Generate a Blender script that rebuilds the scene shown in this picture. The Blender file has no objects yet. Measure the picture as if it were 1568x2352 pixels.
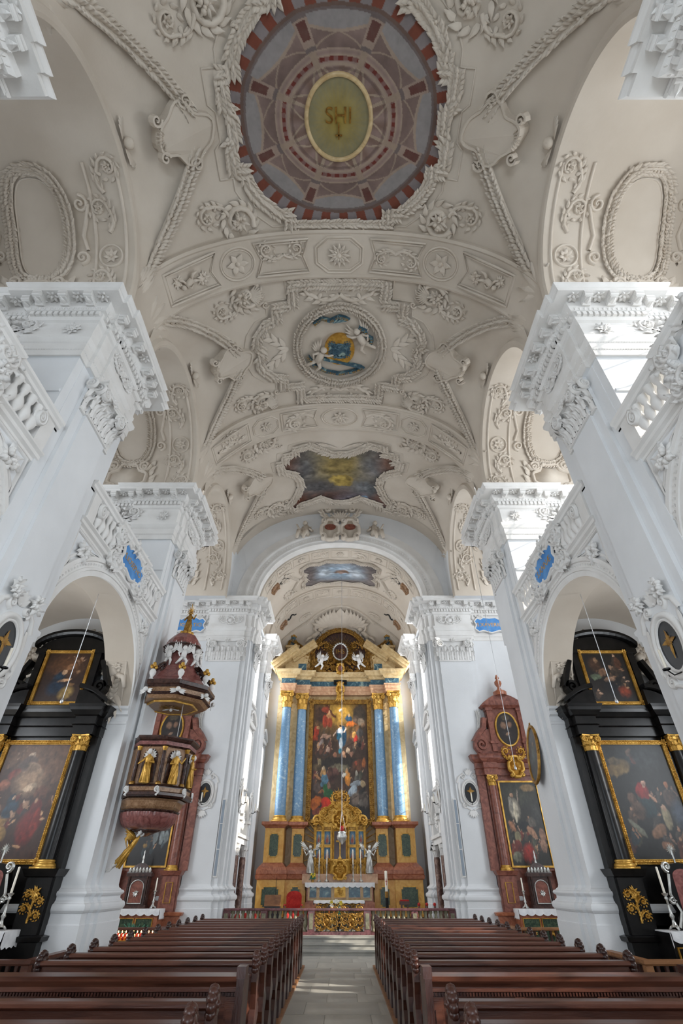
import bpy, math, random
from mathutils import Vector, Matrix
PI = math.pi
RNG = random.Random(7)
sc = bpy.context.scene
col = sc.collection

# ---------------------------------------------------------------- camera
cam = bpy.data.cameras.new('camera')
cam.sensor_fit = 'VERTICAL'; cam.sensor_height = 36.0; cam.lens = 1105 / 2352 * 36
cam.clip_end = 300
camo = bpy.data.objects.new('camera', cam); col.objects.link(camo)
camo.location = (0.08, 0, 1.95); camo.rotation_euler = (math.radians(90 + 37.6), 0, 0)
sc.camera = camo

# ---------------------------------------------------------------- world, sun, window and fill light, exposure
w = bpy.data.worlds.new('sky'); sc.world = w; w.use_nodes = True
wn = w.node_tree; wn.nodes.clear()
bg = wn.nodes.new('ShaderNodeBackground'); bg.inputs[0].default_value = (0.78, 0.88, 1.0, 1); bg.inputs[1].default_value = 1.0
wo = wn.nodes.new('ShaderNodeOutputWorld'); wn.links.new(bg.outputs[0], wo.inputs[0])
SUN = bpy.data.lights.new('sun', 'SUN'); SUN.energy = 4.5; SUN.angle = 0.009; SUN.color = (1.0, 0.93, 0.82)
suno = bpy.data.objects.new('sun', SUN); col.objects.link(suno)
suno.rotation_euler = Vector((-14.8, 6.1, -7.5)).to_track_quat('-Z', 'Y').to_euler()
def area(name, loc, rot, sx, sy, e, c=(0.93, 0.96, 1.0)):
    l = bpy.data.lights.new(name, 'AREA'); l.shape = 'RECTANGLE'; l.size = sx; l.size_y = sy; l.energy = e; l.color = c
    o = bpy.data.objects.new(name, l); col.objects.link(o); o.location = loc; o.rotation_euler = rot
    return o
PIERS = [-6.93, 0.44, 7.81, 15.18]          # pier centres along the nave
BAYS = [-3.245, 4.125, 11.495, 18.865]      # bay centres
for k, yc in enumerate(BAYS):               # daylight entering each gallery window and each chapel window
    for s in (-1, 1):
        area('gallery_window_light', (s * 10.05, yc, 12.6), (0, s * PI / 2, 0), 4.4, 2.5, ((95, 160, 185, 160) if s > 0 else (20, 28, 45, 80))[k], (0.88, 0.94, 1.0))
        area('chapel_window_light', (s * 10.05, yc - 0.9, 4.6), (0, s * PI / 2, 0), 2.8, 1.6, 110, (0.9, 0.95, 1.0))
for s in (-1, 1):
    for y, z, sz, sy, e in ((25.85, 11.25, 3.7, 1.7, 130), (25.85, 6.8, 2.4, 1.5, 70), (30.32, 11.75, 3.1, 1.95, 110), (30.37, 6.7, 3.0, 1.35, 60)):
        area('chancel_window_light', (s * 4.9, y, z), (0, s * PI / 2, 0), sz, sy, e, (0.92, 0.96, 1.0))
area('west_fill_light', (0, -10.4, 3.2), (PI / 2, 0, 0), 9.0, 5.5, 700, (0.8, 0.9, 1.0))  # fill lamp added before the windowless west wall, set low to brighten the lower nave
vs = sc.view_settings
vs.view_transform = 'Standard'; vs.look = 'None'; vs.exposure = 0.68; vs.gamma = 1.0; vs.use_curve_mapping = False

# ---------------------------------------------------------------- materials
def rgb(h):
    c = [int(h[i:i + 2], 16) / 255 for i in (0, 2, 4)]
    return tuple(x / 12.92 if x <= 0.04045 else ((x + 0.055) / 1.055) ** 2.4 for x in c) + (1,)
MATS = {}
def mat(name, c1, c2=None, scale=3.0, rough=0.6, metal=0.0, bump=0.0, bscale=40.0, detail=4, kind='noise', lo=0.35, hi=0.65, stretch=None, emit=None, vcol=False, dist=0.0, c3=None):
    m = bpy.data.materials.new(name); m.use_nodes = True; nt = m.node_tree; b = nt.nodes['Principled BSDF']
    b.inputs['Roughness'].default_value = rough; b.inputs['Metallic'].default_value = metal
    b.inputs['Base Color'].default_value = rgb(c1)
    tc = nt.nodes.new('ShaderNodeTexCoord'); src = tc.outputs['Object']
    if stretch:
        mp = nt.nodes.new('ShaderNodeMapping'); mp.inputs['Scale'].default_value = stretch
        nt.links.new(src, mp.inputs[0]); src = mp.outputs[0]
    if vcol:
        a = nt.nodes.new('ShaderNodeVertexColor'); a.layer_name = 'paint'; nt.links.new(a.outputs[0], b.inputs['Base Color'])
    elif c2:
        if kind == 'vein':
            n0 = nt.nodes.new('ShaderNodeTexNoise'); n0.inputs['Scale'].default_value = scale; n0.inputs['Detail'].default_value = 6; n0.inputs['Distortion'].default_value = dist
            nt.links.new(src, n0.inputs[0])
            ma = nt.nodes.new('ShaderNodeMath'); ma.operation = 'SUBTRACT'; ma.inputs[1].default_value = 0.5; nt.links.new(n0.outputs[0], ma.inputs[0])
            mb = nt.nodes.new('ShaderNodeMath'); mb.operation = 'ABSOLUTE'; nt.links.new(ma.outputs[0], mb.inputs[0]); fac = mb.outputs[0]
        elif kind == 'voronoi':
            n0 = nt.nodes.new('ShaderNodeTexVoronoi'); n0.inputs['Scale'].default_value = scale; nt.links.new(src, n0.inputs[0]); fac = n0.outputs[0]
        else:
            n0 = nt.nodes.new('ShaderNodeTexNoise'); n0.inputs['Scale'].default_value = scale; n0.inputs['Detail'].default_value = detail; n0.inputs['Distortion'].default_value = dist
            nt.links.new(src, n0.inputs[0]); fac = n0.outputs[0]
        cr = nt.nodes.new('ShaderNodeValToRGB'); e = cr.color_ramp.elements
        e[0].position = lo; e[0].color = rgb(c1); e[1].position = hi; e[1].color = rgb(c2)
        if c3:
            x = e.new((lo + hi) / 2); x.color = rgb(c3)
        nt.links.new(fac, cr.inputs[0]); nt.links.new(cr.outputs[0], b.inputs['Base Color'])
    if bump:
        n1 = nt.nodes.new('ShaderNodeTexNoise'); n1.inputs['Scale'].default_value = bscale; n1.inputs['Detail'].default_value = 5
        nt.links.new(src, n1.inputs[0])
        bp = nt.nodes.new('ShaderNodeBump'); bp.inputs['Strength'].default_value = bump; bp.inputs['Distance'].default_value = 0.02
        nt.links.new(n1.outputs[0], bp.inputs['Height']); nt.links.new(bp.outputs[0], b.inputs['Normal'])
    if emit:
        b.inputs['Emission Color'].default_value = rgb(c1); b.inputs['Emission Strength'].default_value = emit
    MATS[name] = m; return m
mat('plaster', 'e2e3e4', 'dadbdc', 0.7, 0.85, bump=0.12, bscale=18)
mat('vault', 'cfc4b6', 'c3b7a8', 0.6, 0.9, bump=0.12, bscale=14)
mat('stucco', 'd8cdbf', 'ccc0b1', 1.5, 0.85, bump=0.15, bscale=30)
mat('white_stucco', 'e6e4e1', 'dcd9d5', 1.5, 0.8, bump=0.12, bscale=30)
mat('stone', 'a3a19a', 'bab7ae', 1.2, 0.45, bump=0.15, bscale=25, stretch=(1, 0.4, 1), dist=1.0)
mat('stone_step', 'a3a19a', 'b8b5ac', 1.6, 0.5, bump=0.15, bscale=25)
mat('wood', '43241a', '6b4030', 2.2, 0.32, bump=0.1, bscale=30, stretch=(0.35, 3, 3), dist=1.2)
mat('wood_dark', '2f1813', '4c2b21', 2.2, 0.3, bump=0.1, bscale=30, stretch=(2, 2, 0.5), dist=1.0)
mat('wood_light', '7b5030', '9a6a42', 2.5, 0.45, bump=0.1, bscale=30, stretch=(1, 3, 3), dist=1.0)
mat('gold', 'b0812f', 'd8aa52', 6, 0.34, metal=0.5, bump=0.25, bscale=35)
mat('gold_dark', '7a5420', 'b0863c', 7, 0.38, metal=0.5, bump=0.35, bscale=30)
mat('silver', 'b8b8b4', 'd8d8d4', 6, 0.3, metal=0.8, bump=0.2)
mat('blue_marble', '6288a8', 'bcc9c9', 3.2, 0.35, kind='vein', lo=0.0, hi=0.26, dist=2.2, c3='7d9cb6')
mat('blue_marble_dark', '2f4d5e', '9db0a8', 1.6, 0.3, kind='vein', lo=0.0, hi=0.2, dist=2.4, c3='4a6b78')
mat('ochre_marble', 'c98f35', 'e0b05a', 2.2, 0.35, dist=2.0)
mat('red_marble', '8c4c32', 'b37152', 3.0, 0.33, dist=2.2, detail=7)
mat('pink_marble', 'b98a6a', 'd3ad8b', 2.6, 0.4, dist=1.8, detail=6)
mat('cream_marble', 'b79a6c', 'd3bb8e', 2.4, 0.4, dist=1.8, detail=6)
mat('green_marble', '22362a', '5a6b50', 9, 0.3, dist=2.0, detail=7, lo=0.4, hi=0.75)
mat('black_wood', '0c0b0b', '191716', 4, 0.28, bump=0.05)
mat('altar_red', '6b3b30', '915a4a', 3.5, 0.33, dist=2.2, detail=7)
mat('violet_marble', '43231f', '86565a', 5, 0.28, dist=2.2, detail=7, lo=0.3, hi=0.7)
mat('pulpit_dark', '2a1b18', '4d332c', 8, 0.25, dist=1.5, detail=7)
mat('pulpit_pink', '6d3c38', '96605a', 6, 0.3, dist=2, detail=7)
mat('pulpit_tan', '7d5a3c', 'a58263', 9, 0.3, dist=2, detail=7)
mat('linen', 'eeeeee', 'e0e0e2', 6, 0.9, bump=0.2)
mat('red_cloth', 'a8201c', 'c4362c', 8, 0.85, bump=0.3, bscale=60)
mat('paint', '888888', vcol=True, rough=0.45)
mat('fresco', '888888', vcol=True, rough=0.9)
mat('blue_paint', '3f7fc0', '5b95cf', 3, 0.7)
mat('wax', 'efe8d8', rough=0.5)
mat('leaf_green', '2c5a44', '4c8a6c', 6, 0.5)
mat('petal_white', 'f2f0e6', rough=0.6)
mat('petal_orange', 'e08030', rough=0.6)
mat('petal_yellow', 'd8c040', rough=0.6)
mat('iron', '1c1b1b', rough=0.4, metal=0.6)
mat('steel', 'd8dadc', rough=0.3, metal=0.9)
mat('glass_red', 'b01a12', rough=0.15)
mat('flame', 'ffb060', emit=12.0)
mat('dark_screen', '181a1e', rough=0.35)
mat('glass', 'dfe8f0', rough=0.1)
mat('lead', '2a2c30', rough=0.5)
mat('brown_marble', '4a2a24', 'a08070', 3.5, 0.3, dist=2.5, detail=7, lo=0.35, hi=0.75)
mat('slate_strip', '8f9aa6', rough=0.5)
gt = MATS['glass'].node_tree; gmx = gt.nodes.new('ShaderNodeMixShader'); gtr = gt.nodes.new('ShaderNodeBsdfTransparent'); ggl = gt.nodes.new('ShaderNodeBsdfGlossy'); ggl.inputs['Roughness'].default_value = 0.05
gmx.inputs[0].default_value = 0.06; gt.links.new(gtr.outputs[0], gmx.inputs[1]); gt.links.new(ggl.outputs[0], gmx.inputs[2]); gt.links.new(gmx.outputs[0], gt.nodes['Material Output'].inputs[0])
MATS['black_wood'].node_tree.nodes['Principled BSDF'].inputs['Specular IOR Level'].default_value = 0.3
def M(n): return MATS[n]

# ---------------------------------------------------------------- mesh builder
class MB:
    def __init__(s): s.v = []; s.f = []
    def add(s, v, f):
        o = len(s.v); s.v += [tuple(p) for p in v]; s.f += [tuple(i + o for i in q) for q in f]; return s
    def box(s, x0, x1, y0, y1, z0, z1):
        return s.add([(x0, y0, z0), (x1, y0, z0), (x1, y1, z0), (x0, y1, z0), (x0, y0, z1), (x1, y0, z1), (x1, y1, z1), (x0, y1, z1)],
                     [(0, 3, 2, 1), (4, 5, 6, 7), (0, 1, 5, 4), (1, 2, 6, 5), (2, 3, 7, 6), (3, 0, 4, 7)])
    def grid(s, fn, nu, nv, cu=False):
        n = nu if cu else nu + 1
        v = [fn(i / nu, j / nv) for j in range(nv + 1) for i in range(n)]
        f = [(j * n + i, j * n + (i + 1) % n, (j + 1) * n + (i + 1) % n, (j + 1) * n + i) for j in range(nv) for i in range(nu)]
        return s.add(v, f)
    def lathe(s, prof, c=(0, 0, 0), n=12, a0=0.0, a1=2 * PI, sx=1.0, sy=1.0):
        full = abs(a1 - a0 - 2 * PI) < 1e-6; k = len(prof) - 1
        def fn(u, t):
            r, z = prof[round(t * k)]; a = a0 + u * (a1 - a0)
            return (c[0] + r * math.cos(a) * sx, c[1] + r * math.sin(a) * sy, c[2] + z)
        return s.grid(fn, n, k, full)
    def ball(s, c, r, n=6, m=4, sx=1, sy=1, sz=1, half=False):
        p0 = 0 if half else -PI / 2
        def fn(u, t):
            p = p0 + t * (PI / 2 - p0); a = u * 2 * PI
            return (c[0] + r * sx * math.cos(p) * math.cos(a), c[1] + r * sy * math.cos(p) * math.sin(a), c[2] + r * sz * math.sin(p))
        return s.grid(fn, n, m, True)
    def tube(s, pts, r, n=6, caps=True):
        pts = [Vector(p) for p in pts]; k = len(pts); rr = r if isinstance(r, (list, tuple)) else [r] * k
        v = []; up = Vector((0, 0, 1)); prevx = None
        for i, p in enumerate(pts):
            t = (pts[min(i + 1, k - 1)] - pts[max(i - 1, 0)])
            t = t.normalized() if t.length > 1e-9 else Vector((0, 0, 1))
            if prevx is None:
                ref = up if abs(t.z) < 0.9 else Vector((1, 0, 0)); x = t.cross(ref).normalized()
            else:
                x = (prevx - t * prevx.dot(t)); x = x.normalized() if x.length > 1e-6 else prevx
            prevx = x; y = t.cross(x)
            for j in range(n):
                a = 2 * PI * j / n; v.append(p + (x * math.cos(a) + y * math.sin(a)) * rr[i])
        f = [(i * n + j, i * n + (j + 1) % n, (i + 1) * n + (j + 1) % n, (i + 1) * n + j) for i in range(k - 1) for j in range(n)]
        if caps: f += [tuple(range(n - 1, -1, -1)), tuple(range((k - 1) * n, k * n))]
        return s.add(v, f)
    def prism(s, poly, fn, h0, h1):
        n = len(poly)
        v = [fn(x, y, h0) for x, y in poly] + [fn(x, y, h1) for x, y in poly]
        return s.add(v, [tuple(range(n - 1, -1, -1)), tuple(range(n, 2 * n))] + [(i, (i + 1) % n, n + (i + 1) % n, n + i) for i in range(n)])
    def sweep(s, path, prof, closed=False, side=1, cap=False):
        """carry a profile of (outward offset, z) along a plan polyline, mitred at corners"""
        n = len(path); P = [Vector(p) for p in path]; nor = []
        def en(i, j):
            d = (P[j] - P[i]).normalized(); return Vector((d.y, -d.x)) * side
        for i in range(n):
            a = en(i - 1, i) if (i > 0 or closed) else None
            b = en(i, (i + 1) % n) if (i < n - 1 or closed) else None
            if a is None: m = b
            elif b is None: m = a
            else:
                m = a + b
                m = m / max(1e-6, (1 + a.dot(b))) if m.length > 1e-6 else a
            nor.append(m)
        k = len(prof); v = [(P[i].x + nor[i].x * o, P[i].y + nor[i].y * o, z) for i in range(n) for o, z in prof]
        f = [(i * k + j, ((i + 1) % n) * k + j, ((i + 1) % n) * k + j + 1, i * k + j + 1) for i in range(n if closed else n - 1) for j in range(k - 1)]
        if cap and not closed: f += [tuple(range(k)), tuple(range((n - 1) * k, n * k))]
        return s.add(v, f)
    def map(s, fn): s.v = [tuple(fn(*p)) for p in s.v]; return s
    def obj(s, name, m, parent=None, smooth=False, colors=None, loc=None):
        me = bpy.data.meshes.new(name); me.from_pydata(s.v, [], s.f)
        me.materials.append(M(m))
        if smooth: me.polygons.foreach_set('use_smooth', [True] * len(me.polygons))
        if colors:
            a = me.color_attributes.new('paint', 'FLOAT_COLOR', 'POINT'); a.data.foreach_set('color', [x for c in colors for x in c])
        me.update()
        return link(name, me, parent, loc)
def link(name, me, parent=None, loc=None):
    o = bpy.data.objects.new(name, me); col.objects.link(o)
    if parent: o.parent = parent
    if loc: o.location = loc
    return o
def empty(name, loc=(0, 0, 0), rz=0.0, sx=1):
    o = bpy.data.objects.new(name, None); col.objects.link(o); o.empty_display_size = 0.2
    o.location = loc; o.rotation_euler = (0, 0, rz); o.scale = (sx, 1, 1); return o
def tag(o, label=None, cat=None, group=None, kind=None):
    if label: o['label'] = label
    if cat: o['category'] = cat
    if group: o['group'] = group
    if kind: o['kind'] = kind
    return o
def kids(o): return [c for c in bpy.data.objects if c.parent is o]
def copy_tree(o, parent=None, ch=None):
    if ch is None:
        ch = {}
        for c in bpy.data.objects:
            if c.parent: ch.setdefault(c.parent.name, []).append(c)
    c = o.copy(); col.objects.link(c); c.parent = parent
    for k in ch.get(o.name, []): copy_tree(k, c, ch)
    return c
def place(proto, parent, M4, name=None):
    """another copy of a one-mesh part, at a matrix in its parent's space"""
    o = link(name or proto.name.split('.')[0], proto.data, parent); o.matrix_local = M4; return o
def basis(o, x, y, z):
    return Matrix(((x[0], y[0], z[0], o[0]), (x[1], y[1], z[1], o[1]), (x[2], y[2], z[2], o[2]), (0, 0, 0, 1)))

# ---------------------------------------------------------------- relief ornament, drawn in (u, v, height)
def leaf(mb, u, v, ang, L, W, h, curl=0.0, nt=4, lobes=0):
    """a leaf blade lifting off the ground towards its tip, with a raised midrib"""
    ca, sa = math.cos(ang), math.sin(ang); h *= 1.35
    def fn(a, t):
        s_ = a * 2 - 1; wv = W * math.sin(PI * min(1, 0.12 + 0.88 * t) ** 0.8) * (1.0 + (0.28 * math.sin(t * PI * lobes * 2) if lobes else 0))
        x = L * t; y = s_ * wv + curl * L * t * t
        return (u + x * ca - y * sa, v + x * sa + y * ca, h * (0.2 + 0.8 * t ** 0.8 - 0.25 * max(0.0, t - 0.8) / 0.2) * (1 - 0.45 * abs(s_)))
    mb.grid(fn, 2, nt)
def ridge(mb, path, wd, h, closed=False):
    n = len(path); P = [Vector(p) for p in path]; v = []
    for i in range(n):
        a = P[(i - 1) % n] if (closed or i > 0) else P[i]; b = P[(i + 1) % n] if (closed or i < n - 1) else P[i]
        d = (b - a); d = d.normalized() if d.length > 1e-9 else Vector((1, 0)); nn = Vector((-d.y, d.x))
        ww = wd(i / (n - 1)) if callable(wd) else wd; hh = h(i / (n - 1)) if callable(h) else h
        for q, z in ((-1, 0), (-0.6, hh), (0.6, hh), (1, 0)): v.append((P[i].x + nn.x * ww * q, P[i].y + nn.y * ww * q, z))
    f = [(i * 4 + j, ((i + 1) % n) * 4 + j, ((i + 1) % n) * 4 + j + 1, i * 4 + j + 1) for i in range(n if closed else n - 1) for j in range(3)]
    mb.add(v, f)
def spiral_pts(u, v, r, turns, a0, hand=1, n=None, r1=0.12):
    n = n or int(9 * turns) + 3
    return [(u + r * (1 - (1 - r1) * i / n) * math.cos(a0 + hand * 2 * PI * turns * i / n), v + r * (1 - (1 - r1) * i / n) * math.sin(a0 + hand * 2 * PI * turns * i / n)) for i in range(n + 1)]
def spiral(mb, u, v, r, turns, a0, hand, wd, h):
    ridge(mb, spiral_pts(u, v, r, turns, a0, hand), lambda t: wd * (1 - 0.45 * t), h); mb.ball((u, v, 0), r * 0.2, 6, 2, sz=h / (r * 0.2) * 1.2, half=True)
def rosette(mb, u, v, r, n, h, rows=1):
    for q in range(rows):
        rr = r * (1 - 0.38 * q)
        for i in range(n):
            a = 2 * PI * (i + 0.5 * q) / n; leaf(mb, u + 0.15 * rr * math.cos(a), v + 0.15 * rr * math.sin(a), a, rr * 0.85, rr * 1.5 / n + 0.01, h * (1 + 0.4 * q))
    mb.ball((u, v, 0), r * 0.24, 7, 3, sz=h * 1.5 / (r * 0.24), half=True)
def shell(mb, u, v, r, a0, a1, n, h):
    for i in range(n):
        a = a0 + (a1 - a0) * (i + 0.5) / n
        leaf(mb, u, v, a, r * (1 - 0.12 * abs(2 * (i + 0.5) / n - 1)), r * abs(a1 - a0) / n * 0.62, h, nt=4)
    mb.ball((u, v, 0), r * 0.14, 6, 2, sz=1.2, half=True)
def scroll(mb, u, v, ang, L, hand, h, s=1.0):
    """an acanthus scroll: a curving stem that ends in a spiral, leaves on its back"""
    r = L * 0.3; ca, sa = math.cos(ang), math.sin(ang)
    cx, cy = L - r, hand * r * 0.9
    pts = []
    for i in range(8):
        t = i / 7; pts.append((t * cx, -hand * 0.16 * L * math.sin(PI * t) * 0.9 + hand * (cy * hand - r) * t))
    e = pts[-1]; sp = spiral_pts(cx, e[1] + hand * r, r, 1.3, -hand * PI / 2, hand)
    W = [(u + x * ca - y * sa, v + x * sa + y * ca) for x, y in pts + sp[1:]]
    ridge(mb, W, lambda t: 0.05 * L * (1 - 0.5 * t) * s, h)
    for i in range(1, 8, 2):
        p = pts[i]; q = (u + p[0] * ca - p[1] * sa, v + p[0] * sa + p[1] * ca)
        leaf(mb, q[0], q[1], ang - hand * 0.75, L * 0.26, L * 0.06 * s, h * 1.2, curl=hand * 0.4)
        leaf(mb, q[0], q[1], ang + hand * 0.6, L * 0.2, L * 0.05 * s, h * 1.1, curl=-hand * 0.3)
    for i in range(9):
        a = -hand * PI / 2 + hand * 2 * PI * i / 9; x = cx + r * math.cos(a); y = e[1] + hand * r + r * math.sin(a)
        leaf(mb, u + x * ca - y * sa, v + x * sa + y * ca, ang + a + hand * 0.7, L * 0.17, L * 0.045 * s, h * 1.2, curl=hand * 0.4)
    x, y = cx, e[1] + hand * r
    rosette(mb, u + x * ca - y * sa, v + x * sa + y * ca, r * 0.55, 6, h * 1.3)
def garland(mb, path, wd, h, step=0.55, fruit=0.0, closed=False):
    """overlapping laurel leaves along a polyline in (u, v)"""
    P = [Vector(p) for p in path] + ([Vector(path[0])] if closed else [])
    ridge(mb, [tuple(p) for p in (P[:-1] if closed else P)], wd * 0.8, h * 0.45, closed)
    acc = 0.0; d = wd * step
    for a, b in zip(P[:-1], P[1:]):
        L = (b - a).length; t = (b - a) / max(L, 1e-9); an = math.atan2(t.y, t.x); nn = Vector((-t.y, t.x))
        while acc < L:
            p = a + t * acc
            for q in (-1, 0, 1):
                o = p + nn * q * wd * 0.42; leaf(mb, o.x, o.y, an + q * 0.5 + RNG.uniform(-0.15, 0.15), wd * RNG.uniform(1.0, 1.25), wd * 0.3, h * (1.0 if q else 1.3), nt=3)
            if RNG.random() < fruit:
                o = p + nn * RNG.uniform(-0.5, 0.5) * wd; mb.ball((o.x, o.y, h * 0.6), wd * 0.26, 6, 3)
            acc += d
        acc -= L
def putto(mb, u, v, s, ang, h, wings=True, flip=1):
    ca, sa = math.cos(ang), math.sin(ang)
    T = lambda x, y: (u + (x * flip * ca - y * sa) * s, v + (x * flip * sa + y * ca) * s)
    def limb(pts, r0, r1):
        n = len(pts); mb.tube([T(x, y) + (z * s,) for x, y, z in pts], [s * (r0 + (r1 - r0) * i / (n - 1)) for i in range(n)], 6)
    c = T(0.02, 0.62); mb.ball((c[0], c[1], h), s * 0.15, 8, 5)
    limb([(0, 0.45, h / s), (0.02, 0.25, h / s * 1.1), (0, 0.0, h / s)], 0.15, 0.17)
    limb([(0.1, 0.4, h / s), (0.34, 0.46, h / s), (0.5, 0.62, h / s)], 0.075, 0.045)
    limb([(-0.1, 0.4, h / s), (-0.3, 0.24, h / s), (-0.2, 0.05, h / s * 1.3)], 0.075, 0.045)
    limb([(0.06, 0.0, h / s), (0.24, -0.2, h / s * 1.4), (0.16, -0.5, h / s)], 0.11, 0.05)
    limb([(-0.06, 0.0, h / s), (-0.2, -0.22, h / s), (-0.36, -0.42, h / s)], 0.11, 0.05)
    if wings:
        for q in (-1, 1):
            for k in range(5):
                p = T(q * 0.1, 0.36); a = ang + flip * 0 + PI / 2 - q * flip * (0.45 + 0.24 * k)
                leaf(mb, p[0], p[1], a, s * (0.75 - 0.08 * k), s * 0.075, h * 0.8, curl=q * flip * 0.2)
def cartouche(mb, u, v, W, Hh, h, bw=0.05):
    """a shield with curled ears"""
    o = []
    for i in range(40):
        a = 2 * PI * i / 40; c, s_ = math.cos(a), math.sin(a)
        r = 1 + 0.1 * math.cos(4 * a) - 0.07 * math.cos(8 * a); o.append((u + W * c * r, v + Hh * s_ * r))
    mb.prism([(u + (x - u) * 0.96, v + (y - v) * 0.96) for x, y in o], lambda x, y, z: (x, y, z), 0.0, h * 0.35)
    ridge(mb, o, bw, h, True)
    for sx in (-1, 1):
        for sy in (-1, 1):
            spiral(mb, u + sx * W * 0.8, v + sy * Hh * 0.86, W * 0.24, 1.4, -sy * PI / 2, -sx * sy, bw * 0.9, h * 1.3)
def fruit_bunch(mb, u, v, s, h, n=11):
    for i in range(9):
        a = 2 * PI * i / 9 + RNG.uniform(-0.2, 0.2); leaf(mb, u, v, a, s * RNG.uniform(0.75, 1.05), s * 0.2, h, lobes=2, curl=RNG.uniform(-0.3, 0.3))
    for i in range(n):
        a = RNG.uniform(0, 2 * PI); r = s * 0.62 * math.sqrt(RNG.random()); mb.ball((u + r * math.cos(a), v + r * math.sin(a), h * 0.8), s * RNG.uniform(0.13, 0.24), 7, 4)
def plane_map(o, x, y, n):
    o, x, y, n = Vector(o), Vector(x), Vector(y), Vector(n)
    return lambda a, b, c: o + x * a + y * b + n * c

# ================================================================ STRUCTURE
# ---------------------------------------------------------------- floor
floor = tag(MB().box(-10.6, 10.6, -11, 22.2, -0.3, 0.0).obj('floor', 'stone'), 'grey stone nave floor between the pews', 'floor', kind='structure')
slab = None; yy = -1.5; r_ = 0
while yy < 21.6:
    dy = 0.9 + 0.25 * ((r_ * 7) % 3) / 2; x = -1.42 + 0.3 * (r_ % 2)
    xs = [-1.42, -0.62 + 0.4 * (r_ % 2), 0.42 + 0.2 * (r_ % 3), 1.4]
    for a, b in zip(xs[:-1], xs[1:]):
        if slab is None: slab = MB().box(0, 1, 0, 1, 0, 1).obj('slab', 'stone', floor); s_ = slab
        else: s_ = link('slab', slab.data, floor)
        s_.scale = (b - a - 0.012, min(dy, 21.6 - yy) - 0.012, 0.012 + 0.003 * RNG.random()); s_.location = (a, yy, 0.0)
    yy += dy; r_ += 1
chfloor = tag(MB().box(-5.2, 5.2, 22.62, 33.5, -0.3, 0.46).obj('floor', 'stone_step'), 'raised grey stone chancel floor behind the communion rail', 'floor', kind='structure')
for k in range(3):
    o = MB().box(-4.15, 4.15, 21.65 + 0.34 * k, 22.62, 0.153 * k - (0.1 if k == 0 else 0), 0.153 * (k + 1))
    o.box(-4.15, 4.15, 21.61 + 0.34 * k, 21.7 + 0.34 * k, 0.153 * (k + 1) - 0.045, 0.153 * (k + 1)); o.obj('step', 'stone_step', chfloor)

# ---------------------------------------------------------------- entablature kit
ENT = [(0.0, 11.42), (0.03, 11.42), (0.03, 11.6), (0.055, 11.63), (0.055, 11.84), (0.08, 11.87), (0.13, 11.98), (0.13, 12.08), (0.03, 12.1),
       (0.03, 12.72), (0.09, 12.75), (0.13, 12.82), (0.13, 12.98), (0.2, 12.99), (0.27, 13.08), (0.28, 13.26), (0.56, 13.27), (0.57, 13.36), (0.585, 13.365), (0.6, 13.38), (0.64, 13.44), (0.65, 13.485), (0.0, 13.5)]
def edges(path, side):
    out = []
    for a, b in zip(path[:-1], path[1:]):
        a, b = Vector(a), Vector(b); L = (b - a).length
        if L < 1e-6: continue
        t = (b - a) / L; out.append((a, t, Vector((t.y, -t.x)) * side, L))
    return out
# one modillion, one soffit rosette, one acanthus leaf, one volute: shared by all
def proto(mb, name, m):
    me = bpy.data.meshes.new(name); me.from_pydata(mb.v, [], mb.f); me.materials.append(M(m)); me.polygons.foreach_set('use_smooth', [True] * len(me.polygons)); return me
mb = MB(); mb.box(-0.1, 0.1, 0.0, 0.3, 0.12, 0.2); mb.box(-0.085, 0.085, 0.0, 0.24, 0.02, 0.12)
mb.tube([(-0.1, 0.25, 0.09), (0.1, 0.25, 0.09)], 0.04, 8); mb.tube([(-0.1, 0.04, 0.03), (0.1, 0.04, 0.03)], 0.05, 8)
k0 = MB(); leaf(k0, 0, 0, PI / 2, 0.26, 0.075, 0.05, lobes=2); k0.map(lambda x, y, z: (x, y, 0.02 - z)); mb.add(k0.v, k0.f)
MODILLION = proto(mb, 'modillion', 'white_stucco'); MODILLION.polygons.foreach_set('use_smooth', [False] * len(MODILLION.polygons))
mb = MB(); rosette(mb, 0, 0, 0.15, 6, 0.08); mb.map(lambda x, y, z: (x, y, -z)); ROSETTE = proto(mb, 'rosette', 'white_stucco')
def aleaf(a, t):
    s = a * 2 - 1; lob = 0.68 + 0.32 * abs(math.cos(t * PI * 2.6 + 0.3)); wv = 0.54 * lob * (1 - 0.6 * max(0, t - 0.6) / 0.4)
    o = 0.04 + 0.1 * t + 1.9 * max(0, t - 0.58) ** 1.7 + 0.1 * (1 - abs(s)) ** 2 - 0.07 * abs(math.sin(s * PI * 2.0)) + 0.05 * abs(math.cos(t * PI * 2.6 + 0.3)) * abs(s)
    return (s * wv, o, t - 0.55 * max(0, t - 0.75) ** 1.0 + 0.05 * abs(s) * math.cos(t * PI * 5))
ALEAF = proto(MB().grid(aleaf, 10, 12), 'acanthus_leaf', 'white_stucco')
mb = MB(); spiral(mb, 0, 0, 0.5, 2.0, PI / 2, -1, 0.11, 0.16); mb.ball((0, 0, -0.02), 0.52, 14, 2, sz=0.16, half=True); VOLUTE = proto(mb, 'volute', 'white_stucco')
mb = MB(); rosette(mb, 0, 0, 0.5, 5, 0.25); FLOWER = proto(mb, 'abacus_flower', 'white_stucco')
def put(me, name, parent, o, x, y, z):
    q = link(name, me, parent); q.matrix_local = basis(o, x, y, z); return q
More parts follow.
